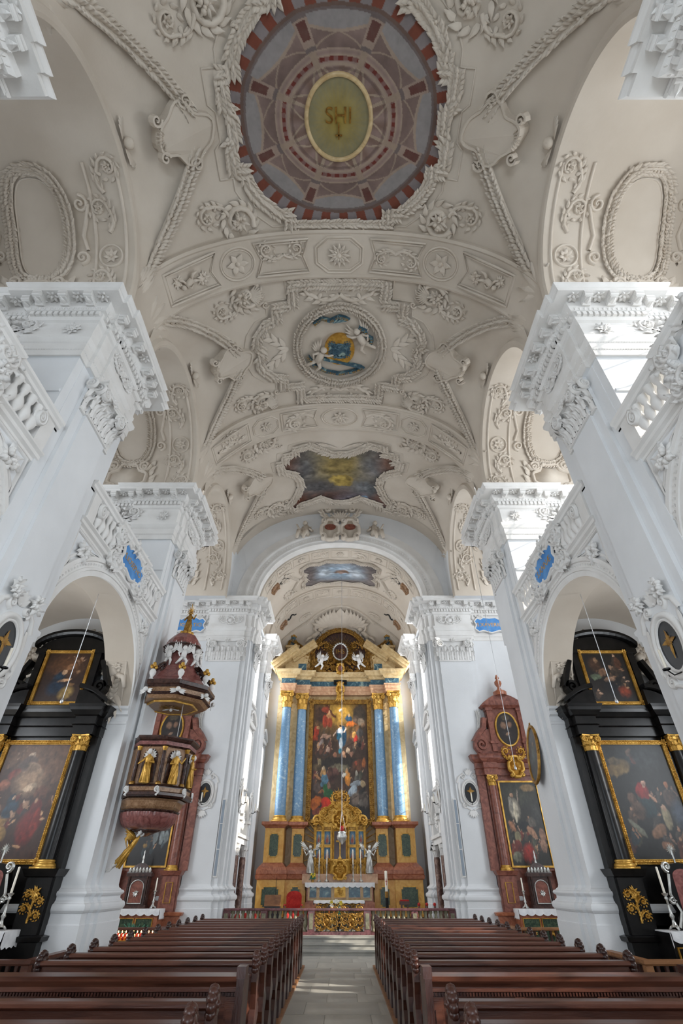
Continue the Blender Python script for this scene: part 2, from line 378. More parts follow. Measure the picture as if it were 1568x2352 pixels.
def entablature(parent, path, side, spacing=0.62, detail=True, zoff=0.0, kit=True):
    e = MB().sweep(path, [(o, z + zoff) for o, z in ENT], side=side).obj('entablature', 'white_stucco', parent)
    den = MB(); egg = MB()
    for a, t, n, L in edges(path, side):
        ext = 0.13
        nd = int((L + 0.2) / 0.14)
        for i in range(nd):
            p = a + t * (-0.1 + (i + 0.5) * (L + 0.2) / nd) + n * 0.13; q = 0.045
            v = []
            for z in (12.84, 12.97):
                for s1, s2 in ((-q, 0), (q, 0), (q, 0.07), (-q, 0.07)): v.append((p.x + t.x * s1 + n.x * s2, p.y + t.y * s1 + n.y * s2, z + zoff))
            den.add(v, [(0, 3, 2, 1), (4, 5, 6, 7), (0, 1, 5, 4), (1, 2, 6, 5), (2, 3, 7, 6), (3, 0, 4, 7)])
        if not detail: continue
        for z, off, sp, r in ((13.04, 0.22, 0.115, 0.045), (12.0, 0.1, 0.1, 0.04), (13.385, 0.59, 0.06, 0.016), (11.615, 0.045, 0.06, 0.016), (11.86, 0.065, 0.06, 0.016)):
            ne = int((L + 2 * off * 0.7) / sp)
            for i in range(ne):
                p = a + t * (-off * 0.7 + (i + 0.5) * (L + 2 * off * 0.7) / max(ne, 1)) + n * off; egg.ball((p.x, p.y, z + zoff), r, 5, 2, sz=1.15 if r > 0.03 else 1)
    d = den.obj('dentil', 'white_stucco', e); tag(d, kind='stuff')
    if egg.v: tag(egg.obj('egg_moulding', 'white_stucco', e), kind='stuff')
    if not kit: return e
    for a, t, n, L in edges(path, side):
        if L < 0.2: continue
        nm = max(1, round((L + 0.3) / spacing))
        for i in range(nm):
            p = a + t * (-0.15 + (i + 0.5) * (L + 0.3) / nm) + n * 0.27
            put(MODILLION, 'modillion', e, (p.x, p.y, 13.06 + zoff), (t.x, t.y, 0), (n.x, n.y, 0), (0, 0, 1))
            p2 = a + t * (-0.15 + (i + 1.0) * (L + 0.3) / nm) + n * 0.42
            if i < nm - 1 or L > 1: put(ROSETTE, 'rosette', e, (p2.x, p2.y, 13.268 + zoff), (t.x, t.y, 0), (n.x, n.y, 0), (0, 0, 1))
    return e
def capital(parent, face, z0, z1, wd, m=None, rows=(5, 4), name='capital', gold=False):
    """face: (origin x,y of the middle of the pilaster face, tangent, normal)"""
    o, t, n = [Vector(q) for q in face]; H_ = z1 - z0; T = (t.x, t.y, 0); Nn = (n.x, n.y, 0)
    c = MB()
    fm = lambda a, b, z: (o.x + t.x * a + n.x * b, o.y + t.y * a + n.y * b, z)
    def bar(a0, a1, b, za, zb): c.add([fm(a0, 0, za), fm(a1, 0, za), fm(a1, b, za), fm(a0, b, za), fm(a0, 0, zb), fm(a1, 0, zb), fm(a1, b, zb), fm(a0, b, zb)], [(0, 3, 2, 1), (4, 5, 6, 7), (0, 1, 5, 4), (1, 2, 6, 5), (2, 3, 7, 6), (3, 0, 4, 7)])
    bar(-wd / 2 - 0.03, wd / 2 + 0.03, 0.05, z0 - 0.05, z0)
    bar(-wd / 2, wd / 2, 0.03, z0, z1 - 0.12)
    ab = []
    for i in range(9):
        u = i / 8 * 2 - 1; ab.append((u * (wd / 2 + 0.14), 0.27 - 0.15 * (1 - u * u)))
    for za, zb, k in ((z1 - 0.13, z1 - 0.05, 0.93), (z1 - 0.05, z1, 1.0)):
        poly = [(a * k, b * k) for a, b in ab] + [(wd / 2 + 0.1, 0), (-wd / 2 - 0.1, 0)]
        c.prism(poly, lambda a, b, z: fm(a, b, z), za, zb)
    cap = c.obj(name, m or 'white_stucco', parent)
    lw = wd / rows[0]
    for i in range(rows[0]): put(ALEAF, 'acanthus_leaf', cap, fm(-wd / 2 + (i + 0.5) * lw, 0.03, z0), [lw * 1.02 * q for q in T], [0.34 * q for q in Nn], (0, 0, H_ * 0.46))
    for i in range(rows[1] + 1):
        put(ALEAF, 'acanthus_leaf', cap, fm(-wd / 2 + i * wd / rows[1], 0.03, z0 + H_ * 0.16), [lw * 1.05 * q for q in T], [0.36 * q for q in Nn], (0, 0, H_ * 0.56))
    for s in (-1, 1):
        put(VOLUTE, 'volute', cap, fm(s * (wd / 2 - 0.08), 0.16, z1 - 0.28), [s * 0.36 * q for q in T], (0, 0, 0.36), [0.5 * q for q in Nn])
        put(VOLUTE, 'volute', cap, fm(s * (wd / 2 + 0.08), 0.1, z1 - 0.28), [0.3 * q for q in Nn], (0, 0, 0.34), [s * 0.4 * q for q in T])
    put(FLOWER, 'abacus_flower', cap, fm(0, 0.14, z1 - 0.1), [0.26 * q for q in T], (0, 0, 0.26), [0.3 * q for q in Nn])
    return cap
BASE = [(0.17, 0), (0.17, 1.2), (0.15, 1.215), (0.15, 1.4), (0.17, 1.41), (0.2, 1.45), (0.205, 1.49), (0.2, 1.53), (0.17, 1.57), (0.13, 1.58), (0.12, 1.6), (0.085, 1.63), (0.08, 1.68), (0.1, 1.71), (0.12, 1.715), (0.14, 1.75), (0.12, 1.79), (0.08, 1.8), (0.05, 1.83), (0.02, 1.85), (0, 1.9)]

# ---------------------------------------------------------------- piers (built once on one side, then copied and mirrored)
def make_pier():
    root = empty('pillar')
    half = [(10.3, 1.06), (5.86, 1.06), (5.86, 0.74), (5.77, 0.74), (5.77, 0.51), (5.70, 0.51)]
    path = [(x, -y) for x, y in half] + half[::-1]
    MB().sweep(path, BASE + [(0, 10.3), (0, 11.45)], side=-1).obj('pilaster', 'plaster', root)
    MB().box(5.875, 7.4, -1.28, 1.28, 8.62, 11.44).box(7.4, 10.3, -1.16, 1.16, 8.62, 11.44).box(5.9, 7.42, -1.32, 1.32, 10.2, 10.28).obj('upper_wall', 'plaster', root)
    MB().box(6.1, 10.3, -1.0, 1.0, 13.4, 14.6).obj('impost_block', 'vault', root)
    capital(root, ((5.70, 0), (0, 1), (-1, 0)), 10.37, 11.42, 1.02)
    for s in (-1, 1):                                        # quarter capitals on the stepped edges
        for x, y0, y1 in ((5.77, 0.51, 0.74),):
            c = MB().box(x - 0.14, x, s * y0 if s > 0 else -y1, s * y1 if s > 0 else -y0, 11.29, 11.42).box(x - 0.05, x, s * y0 if s > 0 else -y1, s * y1 if s > 0 else -y0, 10.32, 10.37).obj('capital', 'white_stucco', root)
            put(ALEAF, 'acanthus_leaf', c, (x, s * 0.63, 10.37), (0, 0.24, 0), (-0.36, 0, 0), (0, 0, 0.5))
            put(ALEAF, 'acanthus_leaf', c, (x, s * 0.66, 10.6), (0, 0.26, 0), (-0.4, 0, 0), (0, 0, 0.55))
            put(VOLUTE, 'volute', c, (x - 0.06, s * 0.76, 11.14), (-0.28, 0, 0), (0, 0, 0.32), (0, s * 0.4, 0))
    eh = [(10.3, 1.2), (7.4, 1.2), (7.4, 1.32), (5.86, 1.32), (5.86, 1.0), (5.77, 1.0), (5.77, 0.6), (5.70, 0.6)]
    ep = [(x, -y) for x, y in eh] + eh[::-1]
    e = entablature(root, ep, -1)
    MB().prism(ep, lambda x, y, z: (x, y, z), 11.425, 11.44).obj('soffit', 'plaster', e)
    MB().box(5.95, 10.3, -1.1, 1.1, 11.4, 13.49).obj('core', 'plaster', root)
    # frieze reliefs: the face towards the nave and the face towards the door
    f = MB(); scroll(f, 0.03, 0.02, 0.0, 0.5, 1, 0.05, 1.4); scroll(f, -0.03, 0.02, PI, 0.5, -1, 0.05, 1.4); rosette(f, 0, 0.02, 0.17, 6, 0.08)
    f.map(plane_map((5.67, 0, 12.4), (0, 1, 0), (0, 0, 1), (-1, 0, 0))).obj('frieze_relief', 'white_stucco', e, True)
    f = MB()
    rosette(f, 0.35, 0.0, 0.24, 8, 0.07, 2)
    scroll(f, 1.45, -0.05, 0.0, 0.95, 1, 0.06, 1.3); scroll(f, 2.05, -0.05, PI, 0.85, -1, 0.06, 1.2)
    f.map(plane_map((6.0, -1.35, 12.42), (1, 0, 0), (0, 0, 1), (0, -1, 0))).obj('frieze_relief', 'white_stucco', e, True)
    f = MB(); shell(f, 3.0, -0.28, 0.62, -0.1, PI + 0.1, 11, 0.12); scroll(f, 2.35, -0.12, PI, 0.7, -1, 0.06, 1.3)
    f.map(plane_map((6.1, -1.23, 12.42), (1, 0, 0), (0, 0, 1), (0, -1, 0))).obj('frieze_shell', 'white_stucco', e, True)
    return root
pier = make_pier()
PIER = {}
for k, yc in enumerate(PIERS):
    for s in (-1, 1):
        p = pier if (k, s) == (0, -1) else copy_tree(pier)
        p.location = (0, yc, 0); p.scale = (s, 1, 1); PIER[(k, s)] = p
        tag(p, 'white wall pier with composite capital, ' + {3: ('carrying the pulpit', 'with the oval portrait'), 2: ('with fruit-topped medallion, pulpit side', 'with fruit-topped medallion, oval portrait side'), 1: ('beside the rear pews, pulpit side', 'beside the rear pews, oval portrait side'), 0: ('next to the west wall, pulpit side', 'next to the west wall, oval portrait side')}[k][s > 0], 'pillar', 'white wall piers of the nave', 'structure')

# ---------------------------------------------------------------- arcade walls with chapel arches and balustrades
AW, AB, AZ = 2.62, 2.28, 5.86
def arch_pt(t, dr=0.0): return ((AW + dr) * math.cos(t), AZ + (AB + dr) * math.sin(t))
bal_prof = [(0.07, 0), (0.07, 0.04), (0.045, 0.06), (0.05, 0.1), (0.1, 0.2), (0.115, 0.27), (0.09, 0.38), (0.05, 0.47), (0.045, 0.53), (0.075, 0.6), (0.075, 0.64), (0.085, 0.66), (0.085, 0.74)]
BALUSTER = proto(MB().lathe(bal_prof, n=10), 'baluster', 'white_stucco')
def make_arcade():
    root = empty('wall_right')
    w_ = MB(); n = 40
    ts = [PI * i / n for i in range(n + 1)]
    v = []; f = []
    for t in ts:
        y, z = arch_pt(t); v += [(5.95, y, z), (5.95, y, 8.6)]
    f = [(2 * i, 2 * i + 1, 2 * i + 3, 2 * i + 2) for i in range(n)]
    w_.add(v, f); w_.box(5.98, 6.3, -2.7, 2.7, 8.2, 8.62); w_.obj('spandrel_wall', 'plaster', root)
    MB().grid(lambda a, b: (5.95 + 0.85 * b, arch_pt(PI * a)[0], arch_pt(PI * a)[1]), 40, 1).obj('arch_soffit', 'vault', root, True)
    MB().grid(lambda a, b: (6.8 + 3.49 * a, -2.7 + 5.4 * b, 6.42 + 2.15 * math.sqrt(max(0.0, 1 - ((6.8 + 3.49 * a - 7.95) / 2.35) ** 2))), 30, 2).obj('chapel_vault', 'vault', root, True)
    # stucco wreath and angels on the wall over the chapel altar
    fl = MB(); garland(fl, [(-0.1 + 1.5 * math.cos(0.15 + 2.85 * q / 24), 6.45 + 1.5 * math.sin(0.15 + 2.85 * q / 24)) for q in range(25)], 0.2, 0.2, 0.55, 0.4)
    for q in (-1, 1):
        putto(fl, q * 1.35 - 0.1, 6.7, 0.95, q * 0.5, 0.16, True, q); fruit_bunch(fl, q * 1.2 - 0.1, 5.95, 0.3, 0.16)
        for k in range(6): leaf(fl, q * 1.45 - 0.1, 6.2 - 0.1 * k, -PI / 2 + 0.25 * (k - 2.5), 0.6, 0.09, 0.14)
    fl.map(lambda u, v, h: (7.95 + u, 2.62 - h, v)).obj('altar_wreath', 'stucco', root, True)
    MB().box(6.3, 10.3, -2.7, 2.7, 8.58, 8.66).obj('gallery_floor', 'stone', root)
    rp = [(0.0, 0.0), (0.0, 0.05), (0.13, 0.05), (0.14, 0.075), (0.2, 0.075), (0.21, 0.04), (0.34, 0.04), (0.36, 0.08), (0.46, 0.08), (0.48, 0.0)]
    MB().grid(lambda a, b: (5.95 - rp[round(b * 9)][1],) + arch_pt(PI * a, rp[round(b * 9)][0]), 40, 9).obj('archivolt', 'white_stucco', root)
    bd = MB()
    for i in range(72):
        t = PI * (i + 0.5) / 72; y, z = arch_pt(t, 0.275); bd.ball((5.91, y, z), 0.04, 5, 2)
    tag(bd.obj('bead', 'white_stucco', root), kind='stuff')
    for s in (-1, 1):                                       # imposts along the chapel side walls
        MB().sweep([(6.8, s * 2.64), (5.87, s * 2.64)], [(0, 5.4), (0.04, 5.42), (0.04, 5.48), (0.02, 5.5), (0.02, 5.62), (0.1, 5.66), (0.1, 5.76), (0.16, 5.8), (0.16, 5.87), (0, 5.88)], side=-s if False else (1 if s < 0 else -1), cap=True).obj('impost', 'plaster', root)
        # intrados panels: a sunk field with foliage
        fl = MB(); ridge(fl, [(0.1, -0.28), (1.9, -0.28), (1.9, 0.28), (0.1, 0.28)], 0.02, 0.02, True)
        for k in range(6): leaf(fl, 0.25 + 0.22 * k, 0, 0.5, 0.24, 0.06, 0.04); leaf(fl, 0.25 + 0.22 * k, 0, -0.5, 0.24, 0.06, 0.04)
        rosette(fl, 1.7, 0, 0.16, 6, 0.05)
        def onvault(u, v, h, s=s):
            t = (0.06 + u / 3.9) ; t = t if s > 0 else PI - t
            y, z = arch_pt(t, -h); return (6.45 + v, y, z)
        fl.map(onvault).obj('intrados_relief', 'stucco', root, True)
        # spandrel frame and bunch of fruit
        sp = MB(); pts = [(s * 2.54, 8.3), (s * 0.95, 8.34 + 0.02)]
        arc = [(s * (AW + 0.56) * math.cos(t), AZ + (AB + 0.56) * math.sin(t)) for t in [1.22 - 0.09 * q for q in range(7)]]
        tri = [(s * 2.54, 8.36), (s * 1.15, 8.36)] + [(y, z) for y, z in arc if z < 8.3 and abs(y) < 2.54] + [(s * 2.54, 7.35)]
        ridge(sp, tri, 0.035, 0.05, True); fruit_bunch(sp, s * 2.12, 8.02, 0.32, 0.12, 14)
        sp.map(plane_map((5.95, 0, 0), (0, 1, 0), (0, 0, 1), (-1, 0, 0))).obj('spandrel_relief', 'white_stucco', root, True)
        # balustrade half: pedestal with a volute, four balusters
        MB().box(5.8, 5.95, s * 2.3, s * 2.63, 8.6, 9.38).box(5.78, 5.95, s * 0.85, s * 1.02, 8.6, 9.38).obj('pedestal', 'white_stucco', root)
        put(VOLUTE, 'volute', root, (5.79, s * 2.16, 9.12), (0, s * 0.3, 0), (0, 0, 0.4), (-0.5, 0, 0))
        for k in range(5): put(BALUSTER, 'baluster', root, (5.86, s * (1.16 + 0.235 * k), 8.63), (0.9, 0, 0), (0, 1.12, 0), (0, 0, 1))
    MB().sweep([(5.95, -2.7), (5.95, 2.7)], [(0, 8.36), (0.06, 8.38), (0.06, 8.44), (0.12, 8.48), (0.12, 8.56), (0.18, 8.6), (0.18, 8.64), (0, 8.64)], side=-1, cap=True).obj('string_course', 'white_stucco', root)
    MB().sweep([(6.0, -2.8), (6.0, -0.9), (5.94, -0.9), (5.94, 0.9), (6.0, 0.9), (6.0, 2.8)], [(-0.25, 9.36), (0.14, 9.37), (0.14, 9.42), (0.19, 9.45), (0.2, 9.52), (0.25, 9.56), (0.26, 9.62), (-0.25, 9.63)], side=-1, cap=True).obj('handrail', 'white_stucco', root)
    MB().box(5.9, 5.96, -0.85, 0.85, 8.6, 9.38).obj('plaque_ground', 'plaster', root)
    c = MB()
    for s in (-1, 1):
        scroll(c, s * 0.3, 0.35, PI / 2 - s * 1.2, 0.85, -s, 0.12, 1.5); scroll(c, s * 0.4, -0.25, -PI / 2 + s * 1.0, 0.8, s, 0.12, 1.4)
        spiral(c, s * 0.82, 0.3, 0.2, 1.5, PI / 2, -s, 0.06, 0.14); spiral(c, s * 0.78, -0.34, 0.2, 1.5, -PI / 2, s, 0.06, 0.14); fruit_bunch(c, s * 0.95, -0.05, 0.22, 0.16, 6)
    putto(c, 0, 0.42, 0.42, 0, 0.14)
    c.map(plane_map((5.86, 0, 8.98), (0, 1, 0), (0, 0, 1), (-1, 0, 0))).obj('cartouche_relief', 'white_stucco', root, True)
    return root
arc0 = make_arcade(); ARC = {}
for k, yc in enumerate(BAYS[:3]):
    for s in (1, -1):
        a = arc0 if (k, s) == (0, 1) else copy_tree(arc0)
        a.location = (0, yc, 0); a.scale = (s, 1, 1); ARC[(k, s)] = a
        if s < 0: a.name = 'wall_left'
        tag(a, 'white arcade wall with chapel arch and balustrade, ' + {2: ('over the black altar with mourners', 'over the black altar with woman in red'), 1: ('over the rear chapel, pulpit side', 'over the rear chapel, oval portrait side'), 0: ('next to the west wall, pulpit side', 'next to the west wall, oval portrait side')}[k][s > 0], 'wall', 'arcade walls over the side chapels', 'structure')
# ---------------------------------------------------------------- outer walls with windows
def wall_holes(mb, x0, x1, y0, y1, z0, z1, holes, axis='x'):
    ys = sorted({y0, y1} | {h[0] for h in holes} | {h[1] for h in holes}); zs = sorted({z0, z1} | {h[2] for h in holes} | {h[3] for h in holes})
    for a, b in zip(ys[:-1], ys[1:]):
        for c, d in zip(zs[:-1], zs[1:]):
            if any(h[0] <= a and b <= h[1] and h[2] <= c and d <= h[3] for h in holes): continue
            if axis == 'x': mb.box(x0, x1, a, b, c, d)
            else: mb.box(a, b, x0, x1, c, d)
    return mb
for s, nm in ((-1, 'wall_outer_left'), (1, 'wall_outer_right')):
    hs = []
    for yc in BAYS: hs += [(yc - 1.25, yc + 1.25, 10.4, 14.8), (yc - 1.2, yc + 1.0, 4.6, 8.0)]
    o = wall_holes(MB(), min(s * 10.3, s * 10.9), max(s * 10.3, s * 10.9), -11, 23.4, 0, 20.5, hs).obj(nm, 'plaster')
    tag(o, 'white outer wall of the side chapels and galleries', 'wall', kind='structure')
    for i, (a, b, c, d) in enumerate(hs):
        wn_ = MB()
        for k in range(1, 3): wn_.box(s * 10.58, s * 10.62, a + (b - a) * k / 3 - 0.02, a + (b - a) * k / 3 + 0.02, c, d)
        for k in range(1, 6): wn_.box(s * 10.58, s * 10.62, a, b, c + (d - c) * k / 6 - 0.02, c + (d - c) * k / 6 + 0.02)
        fr = wn_.obj('window_%d' % (i + 1 + (9 if s > 0 else 0)), 'lead'); tag(fr, 'leaded daylight window of a side chapel or gallery', 'window', 'leaded side windows', 'structure')
        MB().box(s * 10.595, s * 10.605, a, b, c, d).obj('pane', 'glass', fr)
        if i % 2 == 0:                                        # moulded surround seen from the nave
            pr_ = [(0.0, 0.0), (0.0, 0.16), (0.1, 0.2), (0.16, 0.2), (0.22, 0.1), (0.3, 0.06), (0.32, 0.0)]
            def sur(u, t, s=s, yc=(a + b) / 2):
                q = pr_[round(t * 6)]; an = PI * u; return (s * (10.3 - q[1]), yc + (1.3 + q[0]) * math.cos(an), 14.2 + (1.3 + q[0]) * math.sin(an))
            MB().grid(sur, 24, 6).obj('surround', 'white_stucco', fr)
tag(MB().box(-10.9, 10.9, -11.4, -10.8, 0, 20.5).obj('wall_west', 'plaster'), 'white west wall behind the camera', 'wall', kind='structure')

# ---------------------------------------------------------------- picture painting: colour blobs laid over one another on a fine mesh
def hsh(x, y): 
    v = math.sin(x * 127.1 + y * 311.7) * 43758.5453; return v - math.floor(v)
def vn(x, y):
    xi, yi = math.floor(x), math.floor(y); fx, fy = x - xi, y - yi; fx = fx * fx * (3 - 2 * fx); fy = fy * fy * (3 - 2 * fy)
    a, b, c, d = hsh(xi, yi), hsh(xi + 1, yi), hsh(xi, yi + 1), hsh(xi + 1, yi + 1)
    return a + (b - a) * fx + (c - a) * fy + (a - b - c + d) * fx * fy
def fbm(x, y): return 0.5 * vn(x, y) + 0.3 * vn(x * 2.1 + 5, y * 2.1 + 3) + 0.2 * vn(x * 4.3 + 9, y * 4.3 + 7)
def paint(blobs, base, tex=0.25, ts=6.0, seed=0.0, warp=0.03):
    """returns colour(u, v) for u, v in 0..1; a blob is (u, v, ru, rv, angle, hex, softness)"""
    B = [(u, v, ru, rv, math.cos(a), math.sin(a), rgb(c), sf if min(ru, rv) > 0.09 else sf * 0.3) for u, v, ru, rv, a, c, sf in blobs]; b0 = rgb(base)
    def f(u, v):
        n = fbm(u * ts + seed, v * ts + seed * 1.7); m = fbm(u * ts * 3 + seed + 31, v * ts * 3 + 17)
        uu = u + (n - 0.5) * warp * 2; vv = v + (m - 0.5) * warp * 2; c = list(b0[:3])
        for bu, bv, ru, rv, ca, sa, bc, sf in B:
            dx, dy = uu - bu, vv - bv
            if abs(dx) > 1.7 * max(ru, rv) or abs(dy) > 1.7 * max(ru, rv): continue
            x = (dx * ca + dy * sa) / ru; y = (-dx * sa + dy * ca) / rv; q = math.sqrt(x * x + y * y)
            k = max(0.0, min(1.0, (1 + sf - q) / (2 * sf + 1e-6)))
            if k > 0:
                sh = (0.62 + 0.5 * m + 0.28 * (y * 0.7 - x * 0.4)) if ru < 0.15 else 0.72 + 0.5 * m
                for i in range(3): c[i] += (bc[i] * sh - c[i]) * k
        q = fbm(u * ts * 2.2 + seed + 7 + n * 2.0, v * ts * 5.5 + 11 + m * 2.0); g = (1 - tex + 2 * tex * m) * (0.72 + 0.56 * q)
        return tuple(max(0.0, x * g) for x in c) + (1,)
    return f
def crowd(n, u0, u1, v0, v1, pal, seed, sz=1.0, flesh=('a5805f', '8d6a50', 'b5937a')):
    """small painted figures: a robe, a head, an arm"""
    r = random.Random(seed); out = []
    for i in range(n):
        u, v, k, a = r.uniform(u0, u1), r.uniform(v0, v1), sz * r.uniform(0.7, 1.3), r.uniform(-0.7, 0.7); c = r.choice(pal); f = r.choice(flesh)
        out += [(u, v, 0.032 * k, 0.036 * k, a, c, 0.35), (u - 0.02 * k, v - 0.03 * k, 0.03 * k, 0.022 * k, a + 0.6, c, 0.4), (u + 0.012 * k, v + 0.043 * k, 0.012 * k, 0.011 * k, 0, f, 0.3), (u + 0.03 * k, v + 0.012 * k, 0.024 * k, 0.007 * k, r.uniform(-1, 1), f, 0.3)]
    return out
def picture(name, fmap, nu, nv, colf, m='paint', parent=None, mask=None):
    """fmap(u, v) -> point; mask(u, v) keeps a cell"""
    n = nu + 1; v = [fmap(i / nu, j / nv) for j in range(nv + 1) for i in range(n)]; c = [colf(i / nu, j / nv) for j in range(nv + 1) for i in range(n)]
    f = [(j * n + i, j * n + i + 1, (j + 1) * n + i + 1, (j + 1) * n + i) for j in range(nv) for i in range(nu) if mask is None or mask((i + 0.5) / nu, (j + 0.5) / nv)]
    mb = MB(); mb.v = v; mb.f = f
    return mb.obj(name, m, parent, False, c)
# ================================================================ VAULTS
def se_table(a, b, zc, n, K=400):
    pts = []
    for i in range(K + 1):
        th = PI / 2 * (1 - i / K); c, s_ = max(0.0, math.cos(th)), max(0.0, math.sin(th)); pts.append((a * c ** (2 / n), zc + b * s_ ** (2 / n)))
    S = [0.0]
    for p, q in zip(pts[:-1], pts[1:]): S.append(S[-1] + math.hypot(q[0] - p[0], q[1] - p[1]))
    return pts, S
class Barrel:
    def __init__(s, a, b, zc, n): s.p = (a, b, zc, n); s.pts, s.S = se_table(a, b, zc, n); s.L = s.S[-1]
    def at(s, q):
        sg = -1 if q < 0 else 1; q = min(abs(q), s.L - 1e-6); lo, hi = 0, len(s.S) - 1
        while hi - lo > 1:
            m = (lo + hi) // 2
            if s.S[m] <= q: lo = m
            else: hi = m
        t = (q - s.S[lo]) / max(1e-9, s.S[hi] - s.S[lo]); p, r = s.pts[lo], s.pts[hi]
        dx, dz = r[0] - p[0], r[1] - p[1]; L = math.hypot(dx, dz) or 1
        return (sg * (p[0] + dx * t), p[1] + dz * t, sg * dz / L, -dx / L)      # x, z, inward normal
    def s_of(s, x):
        ax = abs(x); lo, hi = 0, len(s.S) - 1
        while hi - lo > 1:
            m = (lo + hi) // 2
            if s.pts[m][0] <= ax: lo = m
            else: hi = m
        t = (ax - s.pts[lo][0]) / max(1e-9, s.pts[hi][0] - s.pts[lo][0]); q = s.S[lo] + t * (s.S[hi] - s.S[lo]); return -q if x < 0 else q
    def z(s, x): return s.at(s.s_of(x))[1]
    def map(s, lift=0.0):
        def fn(u, v, h):
            x, z, nx, nz = s.at(u); return (x + nx * (h + lift), v, z + nz * (h + lift))
        return fn
NB = Barrel(6.2, 5.28, 14.12, 2.3)         # nave vault
RB = Barrel(6.06, 5.14, 14.12, 2.3)        # face of the transverse ribs
ceil = tag(empty('ceiling'), 'white stuccoed nave vault with frescoes, garlands and transverse ribs', 'ceiling', kind='structure')
GX0, GX1, GW = 3.9, 5.86, 3.0
def groin_x(dy): return GX0 + (GX1 - GX0) * (min(1.0, abs(dy) / GW)) ** 1.25
TA, TZ = 2.72, 14.4                          # transverse gallery vault
def make_bay(yc, ym=None):
    ys = [-3.685 + 7.37 * i / 60 for i in range(61)]; ys = sorted(ys + [-GW, GW]); mb = MB(); nx = 30
    rows = []
    for dy in ys:
        sm = NB.s_of(groin_x(dy)) if abs(dy) <= GW + 1e-9 else NB.L
        row = []
        for i in range(nx + 1):
            x, z, _, _ = NB.at(sm * (2 * i / nx - 1)); row.append((x, yc + dy, z))
        rows.append(row)
    n = nx + 1; mb.add([p for r in rows for p in r], [(j * n + i, j * n + i + 1, (j + 1) * n + i + 1, (j + 1) * n + i) for j in range(len(rows) - 1) for i in range(nx)])
    mb.obj('vault_bay', 'vault', ceil, True)
    for s in (-1, 1):
        def lun(a, b, s=s):
            dy = (2 * a - 1) * GW; gx = groin_x(dy); gz = NB.z(gx); az = TZ + math.sqrt(max(0, 3.0 ** 2 - dy * dy))
            return (s * (gx + (5.8 - gx) * b), yc + dy, gz + (az - gz) * b + 0.18 * math.sin(PI * b) * (1 - (dy / GW) ** 2))
        MB().grid(lun, 40, 8).obj('lunette', 'vault', ceil, True)
        def prof(a, r):
            if a < 0.12: return (r, 13.3 + (TZ - 13.3) * a / 0.12)
            if a > 0.88: return (-r, TZ + (13.3 - TZ) * (a - 0.88) / 0.12)
            t = PI * (a - 0.12) / 0.76; return (r * math.cos(t), TZ + r * math.sin(t))
        def ring(a, b, s=s):
            q = [(0.0, 5.8), (0.0, 5.76), (0.07, 5.72), (0.2, 5.7), (0.24, 5.74), (0.3, 5.8)][round(b * 5)]; y, z = prof(a, TA + q[0]); return (s * q[1], yc + y, z)
        MB().grid(ring, 48, 5).obj('gallery_arch', 'vault', ceil)
        def tv(a, b, s=s):
            y, z = prof(a, TA); return (s * (5.8 + 4.6 * b), yc + y, z)
        MB().grid(tv, 48, 4).obj('gallery_vault', 'vault', ceil, True)
        # stucco on the far haunch of the gallery vault, seen from the nave
        def gm(u, v, h, s=s):                                # u: distance up from the springing along the curve, v: depth outward from the nave edge
            t = max(0.0, u) / TA; z0 = TZ if u >= 0 else TZ + u
            return (s * (5.8 + v), yc + (TA - h) * math.cos(t), z0 + (TA - h) * math.sin(t))
        o = MB()
        for vv in (0.18, 1.02): ridge(o, [(-0.8 + 0.25 * i, vv) for i in range(20)], 0.045, 0.05)
        for k in range(5):
            u0 = -0.55 + 0.95 * k
            if k == 2: rosette(o, u0 + 0.3, 0.6, 0.22, 7, 0.08); ridge(o, spiral_pts(u0 + 0.3, 0.6, 0.32, 1, 0, 1, 18, 1.0)[:-1], 0.03, 0.06, True)
            else: scroll(o, u0, 0.62, 0.0, 0.85, 1 if k % 2 else -1, 0.07, 1.3)
        o.map(gm).obj('arch_band_relief', 'stucco', ceil, True)
        o = MB(); P = []
        for i in range(40):
            a = 2 * PI * i / 40; ce, se = math.cos(a), math.sin(a); P.append((2.3 + 1.5 * (abs(ce) ** 0.8) * (1 if ce > 0 else -1), 2.55 + 0.82 * (abs(se) ** 0.75) * (1 if se > 0 else -1)))
        garland(o, P, 0.17, 0.14, 0.55, 0.3, True); ridge(o, [(2.3 + (x - 2.3) * 0.86, 2.55 + (y - 2.55) * 0.8) for x, y in P], 0.025, 0.03, True)
        for q in (-1, 1):
            spiral(o, 3.0, 2.55 + q * 1.2, 0.22, 1.5, 0, q, 0.05, 0.08); spiral(o, 1.6, 2.55 + q * 1.15, 0.2, 1.5, PI, -q, 0.05, 0.08)
            ridge(o, [(3.0, 2.55 + q * 1.42), (2.6, 2.55 + q * 1.3), (2.2, 2.55 + q * 1.18), (1.8, 2.55 + q * 1.3)], 0.05, 0.07)
        o.map(gm).obj('oval_frame', 'stucco', ceil, True)
        if yc == BAYS[3]:
            pc_ = paint([(0.5, 0.6, 0.35, 0.3, 0, '5f6a78' if s > 0 else '5c3a30', 0.5), (0.4, 0.35, 0.2, 0.2, 0, '55603c' if s > 0 else '4a3630', 0.4), (0.6, 0.7, 0.15, 0.12, 0, '8a8a80' if s > 0 else '7a5a48', 0.4)], '3c4844' if s > 0 else '3a2a26', 0.4, 5, 3.0, 0.05)
            picture('gallery_oval_fresco', lambda a, b: gm(-0.55 + 1.4 * b, 1.75 + 1.5 * a, 0.13), 24, 24, pc_, 'fresco', ceil, lambda a, b: (2 * a - 1) ** 2 + (2 * b - 1) ** 2 < 0.8)
        o = MB(); cartouche(o, 0.15, 2.55, 0.62, 0.7, 0.12, 0.07)
